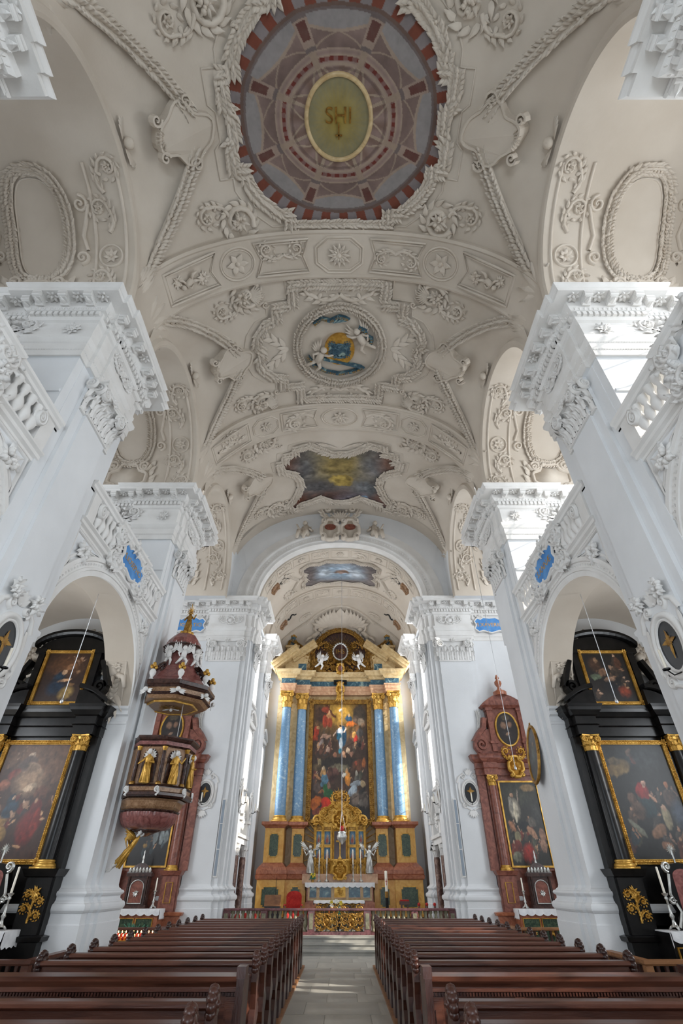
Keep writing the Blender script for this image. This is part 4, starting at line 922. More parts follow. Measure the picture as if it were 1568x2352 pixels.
# paths of the plan: from the outer wall, round the two pilasters of the arch, into the chancel
cp = [(10.3, EY), (6.5, EY), (6.5, EY - 0.09), (6.25, EY - 0.09), (6.25, EY - 0.18), (4.78, EY - 0.18), (4.78, EY - 0.09), (4.56, EY - 0.09), (4.56, EY), (4.42, EY), (4.42, 23.05), (4.34, 23.05), (4.34, 23.25), (4.25, 23.25), (4.25, 24.15), (4.34, 24.15), (4.34, 24.4), (4.6, 24.4)]
c2 = [(4.6, 27.3), (4.34, 27.3), (4.34, 27.55), (4.25, 27.55), (4.25, 28.75), (4.34, 28.75), (4.34, 29.0), (4.6, 29.0)]
for s in (-1, 1):
    R_ = empty('wall_east_pilaster', (0, 0, 0), 0, s); R_.parent = east
    MB().sweep(cp, BASE + [(0, 11.45)], side=-1).obj('pilaster', 'plaster', R_)
    capital(R_, ((5.51, EY - 0.18), (1, 0), (0, -1)), 10.37, 11.42, 1.46, rows=(6, 5))
    capital(R_, ((4.25, 23.7), (0, 1), (-1, 0)), 10.37, 11.42, 0.9, rows=(4, 3))
    for x in (6.38, 4.67):
        c = MB().box(x - 0.12, x + 0.12, EY - 0.24, EY - 0.09, 11.29, 11.42).obj('capital', 'white_stucco', R_)
        put(ALEAF, 'acanthus_leaf', c, (x, EY - 0.09, 10.37), (0.24, 0, 0), (0, -0.36, 0), (0, 0, 0.5)); put(ALEAF, 'acanthus_leaf', c, (x, EY - 0.09, 10.6), (0.26, 0, 0), (0, -0.4, 0), (0, 0, 0.55))
        put(VOLUTE, 'volute', c, (x, EY - 0.2, 11.14), (0.3, 0, 0), (0, 0, 0.3), (0, -0.4, 0))
    ep = [(10.3, EY), (6.55, EY), (6.55, EY - 0.18), (4.78, EY - 0.18), (4.78, EY - 0.09), (4.5, EY - 0.09), (4.5, EY), (4.36, EY), (4.36, 23.1), (4.25, 23.1), (4.25, 24.3), (4.6, 24.3)]
    e = entablature(R_, ep, -1)
    MB().prism(ep + [(6.0, 24.3), (10.3, EY + 0.3)], lambda x, y, z: (x, y, z), 11.425, 11.44).obj('soffit', 'plaster', e)
    f = MB(); cartouche(f, 5.5, 12.42, 0.2, 0.2, 0.07, 0.03); scroll(f, 5.68, 12.35, 0.1, 0.42, 1, 0.05, 1.5); scroll(f, 5.32, 12.35, PI - 0.1, 0.42, -1, 0.05, 1.5); leaf(f, 5.5, 12.55, PI / 2, 0.2, 0.09, 0.06)
    f.map(plane_map((0, EY - 0.21, 0), (1, 0, 0), (0, 0, 1), (0, -1, 0))).obj('frieze_relief', 'white_stucco', e, True)
    f = MB(); scroll(f, 8.0, 12.35, PI, 1.35, -1, 0.07, 1.4); scroll(f, 8.6, 12.35, 0, 1.2, 1, 0.07, 1.4)
    f.map(plane_map((0, EY - 0.03, 0), (1, 0, 0), (0, 0, 1), (0, -1, 0))).obj('frieze_relief', 'white_stucco', e, True)
    # chancel side wall
    nm = 'wall_chancel_left' if s < 0 else 'wall_chancel_right'
    CW = tag(empty(nm, (0, 0, 0), 0, s), 'white chancel side wall with pedimented windows and stucco', 'wall', kind='structure')
    A1, A2 = (24.75, 26.95), (29.35, 31.3)
    holes = [(A1[0] + 0.25, A1[1] - 0.25, 9.4, 13.1), (A1[0] + 0.35, A1[1] - 0.35, 5.6, 8.0), (A2[0], A2[1], 10.2, 13.3), (A2[0] + 0.35, A2[1] - 0.25, 5.2, 8.2)]
    wall_holes(MB(), 4.6, 5.1, 24.3, 32.4, 0.4, 14.6, holes).obj('wall', 'plaster', CW)
    MB().sweep(c2, BASE + [(0, 11.45)], side=-1).obj('pilaster', 'plaster', CW)
    capital(CW, ((4.25, 28.15), (0, 1), (-1, 0)), 10.37, 11.42, 1.2, rows=(4, 3))
    entablature(CW, c2, -1)
    for hi, (a, b, c, d) in enumerate(holes):
        m_ = MB()
        for k in range(1, 4): m_.box(4.75, 4.78, a + (b - a) * k / 4 - 0.012, a + (b - a) * k / 4 + 0.012, c, d)
        for k in range(1, 7): m_.box(4.75, 4.78, a, b, c + (d - c) * k / 7 - 0.012, c + (d - c) * k / 7 + 0.012)
        m_.obj('window_bars', 'lead', CW)
        MB().box(4.52, 4.6, a - 0.12, a, c - 0.1, d + 0.1).box(4.52, 4.6, b, b + 0.12, c - 0.1, d + 0.1).box(4.52, 4.6, a - 0.12, b + 0.12, d, d + 0.12).box(4.48, 4.6, a - 0.2, b + 0.2, c - 0.16, c - 0.04).obj('window_frame', 'white_stucco', CW)
        if hi in (1, 3):                                     # segmental pediment and hanging festoons
            ym = (a + b) / 2; hw = (b - a) / 2 + 0.3
            MB().grid(lambda u, t: (4.6 - (0.0, 0.22, 0.26, 0.26, 0.0)[round(t * 4)], ym - hw + 2 * hw * u, d + 0.35 + 0.42 * math.sin(PI * u) + (0.0, 0.02, 0.08, 0.16, 0.18)[round(t * 4)]), 16, 4).obj('pediment', 'white_stucco', CW)
            MB().box(4.4, 4.6, a - 0.3, b + 0.3, d + 0.22, d + 0.36).obj('pediment_cornice', 'white_stucco', CW)
            r_ = MB(); shell(r_, 0, 0.1, 0.34, 0.2, PI - 0.2, 7, 0.12)
            for q in (-1, 1):
                garland(r_, [(q * (hw - 0.02), -0.1 - 0.22 * k) for k in range(9)], 0.1, 0.09, 0.6, 0.4); spiral(r_, q * (hw - 0.02), -0.1, 0.16, 1.5, 0, q, 0.05, 0.12)
            r_.map(plane_map((4.58, ym, d + 0.35), (0, 1, 0), (0, 0, 1), (-1, 0, 0))).obj('window_relief', 'white_stucco', CW, True)
    # marble doorway aedicule in the first chancel bay
    ym = (A1[0] + A1[1]) / 2
    for y in (24.75, 26.7):
        MB().lathe([(0.17, 0.46), (0.17, 0.7), (0.14, 0.75), (0.14, 2.75), (0.12, 2.85)], (4.38, y, 0), 12).obj('marble_column', 'brown_marble', CW, True)
        cpt = MB().lathe([(0.13, 2.85), (0.14, 2.9), (0.2, 3.2), (0.22, 3.25)], (4.38, y, 0), 10).obj('column_capital', 'white_stucco', CW)
        for k in range(6):
            a = 2 * PI * k / 6; put(ALEAF, 'acanthus_leaf', cpt, (4.38 + 0.12 * math.cos(a), y + 0.12 * math.sin(a), 2.86), (-0.16 * math.sin(a), 0.16 * math.cos(a), 0), (0.25 * math.cos(a), 0.25 * math.sin(a), 0), (0, 0, 0.3))
    MB().box(4.3, 4.6, 24.5, 26.95, 3.28, 3.5).box(4.22, 4.6, 24.42, 27.03, 3.5, 3.62).box(4.3, 4.6, 24.5, 24.95, 3.62, 4.1).box(4.3, 4.6, 26.5, 26.95, 3.62, 4.1).box(4.2, 4.6, 24.42, 25.0, 4.1, 4.22).box(4.2, 4.6, 26.45, 27.03, 4.1, 4.22).obj('aedicule', 'white_stucco', CW)
    MB().grid(lambda u, t: (4.6 - (0.0, 0.3, 0.36, 0.36, 0.0)[round(t * 4)], 24.9 + 1.65 * u, 4.2 + 0.75 * math.sin(PI * u) + (0.0, 0.0, 0.06, 0.16, 0.18)[round(t * 4)]), 16, 4).obj('aedicule_pediment', 'white_stucco', CW)
    r_ = MB(); scroll(r_, -0.3, 0.0, PI * 0.7, 0.6, -1, 0.1, 1.5); scroll(r_, 0.3, 0.0, PI * 0.3, 0.6, 1, 0.1, 1.5); fruit_bunch(r_, 0, 0.2, 0.3, 0.14)
    r_.map(plane_map((4.5, ym, 3.9), (0, 1, 0), (0, 0, 1), (-1, 0, 0))).obj('aedicule_relief', 'white_stucco', CW, True)
    MB().box(4.52, 4.6, 25.05, 26.45, 0.46, 3.2).obj('door_panel', 'wood_dark', CW)
tag(MB().box(-5.1, 5.1, 32.2, 32.6, 0.4, 14.6).obj('wall_apse', 'plaster'), 'white apse wall behind the high altar', 'wall', kind='structure')
# chancel vault: barrel, ribs, fresco, apse shell
cc = tag(empty('ceiling_chancel'), 'white stuccoed chancel vault with blue fresco and shell apse', 'ceiling', kind='structure')
mb = MB(); mb.grid(lambda a, b: (lambda q: (q[0], EY + (29.3 - EY) * b, q[1]))(CB.at(CB.L * (2 * a - 1))), 48, 6); mb.obj('vault', 'vault', cc, True)
for s in (-1, 1): MB().box(min(s * 4.4, s * 5.1), max(s * 4.4, s * 5.1), 24.3, 32.4, 13.3, 14.7).obj('vault_springer', 'plaster', cc)
def ap(a, b):
    th = PI * a; ph = PI / 2 * b; c_, s_ = math.cos(ph), math.sin(ph)
    cx_, sx_ = math.cos(th), math.sin(th); k = 0.62
    x = 4.4 * (abs(cx_) ** k) * (1 if cx_ > 0 else -1); y = 2.95 * abs(sx_) ** k
    return (x * c_ ** 0.9, 29.3 + y * c_ ** 0.9, 13.36 + 3.9 * s_ ** 0.9)
MB().grid(ap, 36, 14).obj('apse_dome', 'vault', cc, True)
RC = Barrel(4.3, 3.8, 13.36, 2.2)
for yc, hw in ((23.75, 0.5), (28.4, 0.62)):
    pr_ = [(-hw, -0.12), (-hw, 0.0), (-hw + 0.06, 0.03), (-hw + 0.1, 0), (hw - 0.1, 0), (hw - 0.06, 0.03), (hw, 0), (hw, -0.12)]
    def fn(a, b):
        u, h = pr_[round(b * 7)]; x, z, nx_, nz_ = RC.at((2 * a - 1) * RC.L); return (x + nx_ * h, yc + u, z + nz_ * h)
    rib = MB().grid(fn, 48, 7).obj('rib', 'vault', cc)
    o = MB()
    for k in range(-4, 5):
        u0 = k * 1.15; b = 0.5; a_ = hw * 0.75
        ridge(o, [(u0 - b, -a_), (u0 + b, -a_), (u0 + b, a_), (u0 - b, a_)], 0.025, 0.035, True)
        if k % 2 == 0: rosette(o, u0, 0, 0.24, 8, 0.06, 2)
        else: scroll(o, u0 - 0.35, 0, 0, 0.7, 1 if k > 0 else -1, 0.05, 1.4)
    o.map(lambda u, v, h: RC.map()(u, yc + v, h)).obj('rib_relief', 'stucco', rib, True)
cf = [(0, 1.2), (0.8, 1.35), (1.3, 1.15), (1.9, 1.35), (2.4, 1.1), (2.4, 0.6), (2.15, 0.35), (2.3, 0.0), (2.15, -0.35), (2.4, -0.6), (2.4, -1.1), (1.9, -1.35), (1.3, -1.15), (0.8, -1.35), (0, -1.2)]
yc = 25.95; pc = [(x, yc + y) for x, y in cf] + [(-x, yc + y) for x, y in reversed(cf[1:-1])]
PC = inside(pc)
o = MB(); garland(o, densify(pc), 0.13, 0.13, 0.6, 0.1, True); o.map(CB.map()).obj('fresco_frame', 'stucco', cc, True)
fc = paint([(0.5, 0.5, 0.32, 0.3, 0, '8fa3b5', 0.5), (0.3, 0.5, 0.1, 0.15, 0, 'b9c3cc', 0.4), (0.6, 0.4, 0.12, 0.1, 0, 'b0bcc8', 0.4), (0.7, 0.55, 0.1, 0.15, 0, 'c0c8d0', 0.4), (0.08, 0.5, 0.1, 0.5, 0, '6f6664', 0.5), (0.92, 0.5, 0.1, 0.5, 0, '6f6664', 0.5), (0.5, 0.95, 0.4, 0.1, 0, '6a605c', 0.5), (0.5, 0.5, 0.1, 0.08, 0, '8c7466', 0.4)], '76706e', 0.35, 6, 1.0, 0.05)
picture('ceiling_fresco', lambda u, v: CB.map(0.03)((u - 0.5) * 4.9, yc + (v - 0.5) * 2.8, 0), 80, 46, fc, 'fresco', cc, lambda u, v: PC((u - 0.5) * 4.9, yc + (v - 0.5) * 2.8))
for s in (-1, 1):
    for a, b, c_, d_ in ((24.5, 3.5, 26.1, 2.6), (27.4, 3.5, 25.9, 2.6)):
        o = MB(); garland(o, [(s * (b + (d_ - b) * i / 14), a + (c_ - a) * i / 14) for i in range(15)], 0.09, 0.09, 0.6, 0.2); o.map(CB.map()).obj('garland', 'stucco', cc, True)
    o = MB(); scroll(o, s * 2.9, 24.9, (0 if s > 0 else PI), 0.9, s, 0.07, 1.3); scroll(o, s * 2.9, 27.1, (0 if s > 0 else PI), 0.9, -s, 0.07, 1.3); o.map(CB.map()).obj('vault_relief', 'stucco', cc, True)
    # small painted shields hung with dark ribbons
    for yq in (24.95, 29.9):
        o = MB(); cartouche(o, s * 4.35, yq, 0.3, 0.26, 0.1, 0.05); o.map(CB.map()).obj('shield', 'pulpit_tan', cc, True)
        o = MB(); ridge(o, [(s * (3.9 - 0.09 * k), yq + 0.16 * math.sin(k * 1.1)) for k in range(9)], lambda t: 0.06 * (1 - 0.6 * t) + 0.02, 0.06); o.map(CB.map()).obj('ribbon', 'dark_screen', cc)
# shell and angels in the apse
def apm(u, v, h):
    a = 0.5 - u / 9.0; b = max(0.02, min(0.99, v / 5.2)); p = Vector(ap(a, b)); q = (Vector((0, 29.0, 13.3)) - p).normalized(); return tuple(p + q * h)
o = MB(); shell(o, 0, 2.35, 1.75, 0.12, PI - 0.12, 15, 0.2); ridge(o, [(1.85 * math.cos(0.1 + (PI - 0.2) * i / 30), 2.35 + 1.85 * math.sin(0.1 + (PI - 0.2) * i / 30) + 0.06 * abs(math.sin(i * PI / 2))) for i in range(31)], 0.08, 0.14)
spiral(o, -0.35, 2.2, 0.3, 1.6, PI / 2, 1, 0.08, 0.2); spiral(o, 0.35, 2.2, 0.3, 1.6, PI / 2, -1, 0.08, 0.2)
o.map(apm).obj('apse_shell', 'stucco', cc, True)
for q in (-1, 1):
    o = MB(); putto(o, q * 1.0, 1.75, 1.05, q * 0.5, 0.2, True, q); o.map(apm).obj('angel_relief', 'stucco', cc, True)
    o = MB(); garland(o, [(q * (1.6 + 0.14 * k), 3.1 - 0.16 * k) for k in range(13)], 0.09, 0.1, 0.6, 0.3); scroll(o, q * 2.2, 3.3, (0 if q > 0 else PI) - q * 0.3, 0.8, -q, 0.08, 1.3); o.map(apm).obj('garland', 'stucco', cc, True)

# ================================================================ PEWS
def bench_end(x0, x1):
    """carved pew end: a waved plank carrying a reeded scroll"""
    prof = [(-0.1, 0.0), (0.34, 0.0), (0.34, 0.2), (0.24, 0.3), (0.2, 0.42), (0.3, 0.5), (0.3, 0.58), (0.16, 0.66), (0.08, 0.78), (0.14, 0.9), (0.1, 0.98), (-0.06, 0.98), (-0.1, 0.86), (-0.04, 0.74), (-0.02, 0.6), (-0.08, 0.46), (-0.02, 0.34), (-0.1, 0.22)]
    return MB().prism(prof, lambda y, z, x: (x, y, z), x0, x1)
def make_pew():
    root = empty('church_pew')
    MB().box(1.1, 3.92, -0.02, 0.02, 0.5, 1.0).obj('backrest', 'wood', root)
    r = MB(); r.sweep([(1.1, 0.0), (3.92, 0.0)], [(-0.1, 1.0), (-0.1, 1.045), (-0.085, 1.06), (0.06, 1.06), (0.085, 1.045), (0.085, 1.02), (0.05, 1.0), (-0.1, 1.0)], side=1, cap=True); r.obj('top_rail', 'wood', root)
    MB().box(1.1, 3.92, 0.02, 0.42, 0.47, 0.51).obj('seat', 'wood', root)
    MB().box(1.1, 3.92, -0.16, -0.06, 0.92, 0.94).box(1.1, 3.92, -0.05, -0.02, 0.86, 0.92).obj('book_ledge', 'wood', root)
    MB().box(1.1, 3.92, -0.34, -0.16, 0.2, 0.25).obj('kneeler', 'wood', root)
    for x0, x1 in ((1.03, 1.1), (3.92, 3.99)):
        e = bench_end(x0, x1).obj('bench_end', 'wood_dark', root)
        m = (x0 + x1) / 2; s = MB()
        for k in range(9):
            a = -0.6 + 4.4 * k / 8; y, z = 0.02 + 0.085 * math.cos(a), 1.03 + 0.095 * math.sin(a)
            s.ball((m, y, z), 0.045, 7, 4, sx=1.15 - 0.05 * (k % 2))
        s.tube([(x0 - 0.012, 0.02, 1.03), (x1 + 0.012, 0.02, 1.03)], 0.07, 10); s.ball((x0 - 0.012, 0.02, 1.03), 0.03, 6, 4); s.ball((x1 + 0.012, 0.02, 1.03), 0.03, 6, 4)
        s.obj('carved_scroll', 'wood_dark', e, True)
        if x0 < 2: MB().box(x1, x1 + 0.012, -0.06, 0.3, 0.52, 0.56).obj('moulding', 'wood_dark', e)
    return root
ORD = ['first', 'second', 'third', 'fourth', 'fifth', 'sixth', 'seventh', 'eighth', 'ninth', 'tenth', 'eleventh', 'twelfth']
pew0 = make_pew(); first = True
for s, side in ((-1, 'pulpit'), (1, 'oval portrait')):
    for k in range(12):
        p = pew0 if first else copy_tree(pew0); first = False
        p.location = (0, 8.8 + 0.857 * k, 0.06); p.scale = (s, 1, 1)
        tag(p, 'dark wooden pew, %s in front of the panelled screen, on the %s side' % (ORD[k], side), 'pew', 'front block of pews, %s side' % side)
    for k in range(3):
        p = copy_tree(pew0); p.location = (0, 6.05 - 0.85 * k, 0.06); p.scale = (s, 1, 1)
        tag(p, 'dark wooden pew, %s behind the panelled screen, on the %s side' % (ORD[k], side), 'pew', 'rear block of pews, %s side' % side)
    # panelled screen closing the front block
    t = empty('pew_screen', (0, 7.5, 0.0), 0, s); tag(t, 'panelled dark wooden pew screen with dentil course, %s side' % side, 'pew screen', 'panelled screens behind the front pews')
    MB().box(1.06, 3.98, 0.0, 0.05, 0.1, 1.02).obj('backboard', 'wood', t)
    MB().sweep([(1.02, 0.02), (4.02, 0.02)], [(0.02, 0.98), (0.06, 0.99), (0.06, 1.03), (0.11, 1.08), (0.12, 1.12), (-0.12, 1.13), (-0.12, 1.08)], side=1, cap=True).obj('cap_rail', 'wood', t)
    d_ = MB()
    for k in range(84): d_.box(1.08 + 0.0345 * k, 1.1 + 0.0345 * k, -0.045, 0.0, 0.955, 0.985)
    tag(d_.obj('dentil', 'wood_dark', t), kind='stuff')
    for k in range(4):
        x = 1.14 + 0.91 * k
        MB().box(x - 0.06, x + 0.06, -0.035, 0.0, 0.1, 0.95).box(x - 0.035, x + 0.035, -0.05, -0.035, 0.2, 0.85).obj('stile', 'wood', t)
        if k < 3:
            q = MB().box(x + 0.18, x + 0.73, -0.02, 0.0, 0.2, 0.78); q.obj('panel', 'wood_dark', t)
            MB().box(x + 0.14, x + 0.77, -0.03, 0.0, 0.78, 0.82).box(x + 0.14, x + 0.77, -0.03, 0.0, 0.16, 0.2).box(x + 0.14, x + 0.18, -0.03, 0.0, 0.2, 0.78).box(x + 0.73, x + 0.77, -0.03, 0.0, 0.2, 0.78).obj('panel_frame', 'wood', t)
    for x in (1.0, 3.96): MB().box(x, x + 0.08, -0.12, 0.3, 0.06, 1.1).box(x - 0.01, x + 0.09, -0.1, 0.1, 1.1, 1.2).obj('end_post', 'wood_dark', t)
    for y0, y1, nm in ((7.35, 19.0, 'front'), (3.2, 6.6, 'rear')):
        tag(MB().box(min(s * 0.98, s * 4.05), max(s * 0.98, s * 4.05), y0, y1, 0.012, 0.06).obj('pew_platform', 'wood_light'), 'low wooden platform under the %s pews on the %s side' % (nm, side), 'platform')

# ================================================================ COMMUNION RAIL
t = empty('communion_rail', (0, 22.95, 0.46)); tag(t, 'marble communion rail with green balusters and gilded iron gate', 'communion rail')
MB().box(-4.2, 4.2, -0.14, 0.14, 0, 0.09).obj('plinth', 'violet_marble', t)
MB().sweep([(-4.22, 0), (4.22, 0)], [(-0.16, 0.67), (-0.17, 0.7), (-0.17, 0.74), (0.17, 0.74), (0.17, 0.7), (0.16, 0.67), (-0.16, 0.67)], side=1, cap=True).obj('top_rail', 'violet_marble', t)
mat('rail_stone', '6f6a50', '94907a', 6, 0.4, dist=1.5)
RBAL = proto(MB().lathe([(0.075, 0.09), (0.075, 0.12), (0.045, 0.15), (0.05, 0.2), (0.1, 0.3), (0.1, 0.36), (0.06, 0.48), (0.042, 0.56), (0.07, 0.6), (0.075, 0.67)], n=10), 'baluster', 'rail_stone')
for x in (-4.12, -2.75, -1.02, 1.02, 2.75, 4.12):
    p = MB().box(x - 0.12, x + 0.12, -0.14, 0.14, 0.09, 0.67).obj('post', 'violet_marble', t)
    MB().box(x - 0.07, x + 0.07, -0.155, -0.14, 0.16, 0.6).obj('post_panel', 'rail_stone', p)
for a, b, n in ((-4.0, -2.87, 6), (-2.63, -1.14, 8), (1.14, 2.63, 8), (2.87, 4.0, 6)):
    for k in range(n): put(RBAL, 'baluster', t, (a + (k + 0.5) * (b - a) / n, 0, 0), (1, 0, 0), (0, 1, 0), (0, 0, 1))
for s in (-1, 1):
    g = MB()
    for k in range(5): put(RBAL, 'baluster', t, (s * (0.12 + 0.17 * k), 0.05, 0), (0.8, 0, 0), (0, 0.8, 0), (0, 0, 1))
    o = MB()
    for zz in (0.22, 0.42, 0.6): scroll(o, s * 0.46, zz, 0, 0.42, 1, 0.02, 1.2); scroll(o, s * 0.46, zz, PI, 0.42, -1, 0.02, 1.2)
    cartouche(o, s * 0.46, 0.4, 0.12, 0.16, 0.03, 0.02)
    o.map(plane_map((0, -0.1, 0), (1, 0, 0), (0, 0, 1), (0, -1, 0))).obj('gate_scrollwork', 'gold_dark', t, True)

# ================================================================ HIGH ALTAR
def framed_panel(parent, x0, x1, z0, z1, y, m='green_marble', fm='gold', notch=0.0, fw=0.035):
    p = [(x0, z0), (x1, z0), (x1, z1), (x0, z1)]
    if notch:
        n = notch; p = [(x0 + n, z0), (x1 - n, z0), (x1 - n, z0 + n), (x1, z0 + n), (x1, z1 - n), (x1 - n, z1 - n), (x1 - n, z1), (x0 + n, z1), (x0 + n, z1 - n), (x0, z1 - n), (x0, z0 + n), (x0 + n, z0 + n)]
    q = MB().prism(p, lambda x, z, h: (x, y - h, z), 0.0, 0.012).obj('panel', m, parent)
    o = MB(); ridge(o, p, fw * 0.6, 0.035, True); o.map(lambda u, v, h: (u, y - h, v)).obj('panel_frame', fm, q); return q
def picture_frame(parent, x0, x1, z0, z1, y, w, m='gold', h=0.08, orn=True):
    o = MB()
    for a, b, c, d in ((x0 - w, x1 + w, z1, z1 + w), (x0 - w, x1 + w, z0 - w, z0), (x0 - w, x0, z0, z1), (x1, x1 + w, z0, z1)): o.box(a, b, y - h, y, c, d)
    fr = o.obj('picture_frame', m, parent)
    if orn:
        o = MB(); st = w * 0.75
        for (ax, az), (bx, bz) in (((x0 - w / 2, z0 - w / 2), (x1 + w / 2, z0 - w / 2)), ((x0 - w / 2, z1 + w / 2), (x1 + w / 2, z1 + w / 2)), ((x0 - w / 2, z0), (x0 - w / 2, z1)), ((x1 + w / 2, z0), (x1 + w / 2, z1))): garland(o, [(ax, az), (bx, bz)], w * 0.42, h * 0.5, 0.9, 0.3)
        for cx_, cz_ in ((x0, z0), (x1, z0), (x0, z1), (x1, z1)): rosette(o, cx_ + (w / 2 if cx_ == x1 else -w / 2), cz_ + (w / 2 if cz_ == z1 else -w / 2), w * 0.9, 6, h * 0.6)
        o.map(lambda u, v, hh: (u, y - h - hh, v)).obj('frame_carving', m, fr, True)
    return fr
def column(parent, x, y, z0, z1, r, m, capm='gold', basem='gold', caph=0.9, n=20, name='column'):
    c = MB().lathe([(r, z0 + 0.2 * r / 0.3), (r * 1.0, z0 + (z1 - z0) * 0.35), (r * 0.86, z1 - caph)], (x, y, 0), n).obj(name, m, parent, True)
    q = r / 0.3
    MB().lathe([(r * 1.35, z0 + 0.02), (r * 1.38, z0 + 0.08 * q), (r * 1.3, z0 + 0.13 * q), (r * 1.12, z0 + 0.16 * q), (r * 1.14, z0 + 0.2 * q), (r * 1.2, z0 + 0.23 * q), (r * 1.02, z0 + 0.27 * q)], (x, y, 0), n).box(x - r * 1.4, x + r * 1.4, y - r * 1.4, y + r * 1.4, z0 - 0.04, z0 + 0.03 * q).obj('column_base', basem, c, True)
    k = MB().lathe([(r * 0.95, z1 - caph - 0.03 * q), (r * 0.98, z1 - caph), (r * 0.82, z1 - caph + 0.02), (r * 0.82, z1 - caph * 0.5), (r * 1.05, z1 - 0.13 * caph)], (x, y, 0), n)
    ab = [(1.32, -1.32), (0.0, -1.05), (-1.32, -1.32), (-1.05, 0), (-1.32, 1.32), (1.32, 1.32), (1.05, 0)]
    k.prism([(x + a_ * r, y + b_ * r) for a_, b_ in ab], lambda a_, b_, z_: (a_, b_, z_), z1 - 0.1 * caph, z1); cp_ = k.obj('capital', capm, c)
    lf = {'gold': 'gold', 'gold_dark': 'gold_dark'}.get(capm, capm)
    if ('AL' + lf) not in globals(): globals()['AL' + lf] = proto(MB().grid(aleaf, 8, 9), 'acanthus_leaf', lf)
    me = globals()['AL' + lf]
    for row, (hh, zz, nn) in enumerate(((0.42, 0.0, 8), (0.5, 0.25, 8))):
        for i in range(nn):
            a = 2 * PI * (i + 0.5 * row) / nn
            if math.sin(a) > 0.5: continue
            put(me, 'acanthus_leaf', cp_, (x + r * 0.88 * math.cos(a), y + r * 0.88 * math.sin(a), z1 - caph * (1 - zz)), (-r * 0.8 * math.sin(a), r * 0.8 * math.cos(a), 0), (r * 0.75 * math.cos(a), r * 0.75 * math.sin(a), 0), (0, 0, caph * hh))
    if ('VL' + lf) not in globals():
        q = MB(); spiral(q, 0, 0, 0.5, 1.8, PI / 2, -1, 0.12, 0.2); q.ball((0, 0, -0.02), 0.5, 10, 2, sz=0.2, half=True); globals()['VL' + lf] = proto(q, 'volute', lf)
    for s in (-1, 1): put(globals()['VL' + lf], 'volute', cp_, (x + s * r * 0.95, y - r * 1.1, z1 - 0.2 * caph - 0.04), (s * r * 0.9, 0, 0), (0, 0, r * 0.9), (0, -r * 0.8, 0))
    return c
HA = empty('high_altar'); tag(HA, 'towering high altar with blue marble columns, broken pediment and gilded glory', 'altar')
HA.location = (0, 0, 0)                                     # parts are given in church coordinates and rebased at the end
def rebase(root, b):
    root.location = b; bv = Vector(b)
    for c in kids(root): c.location = c.location - bv
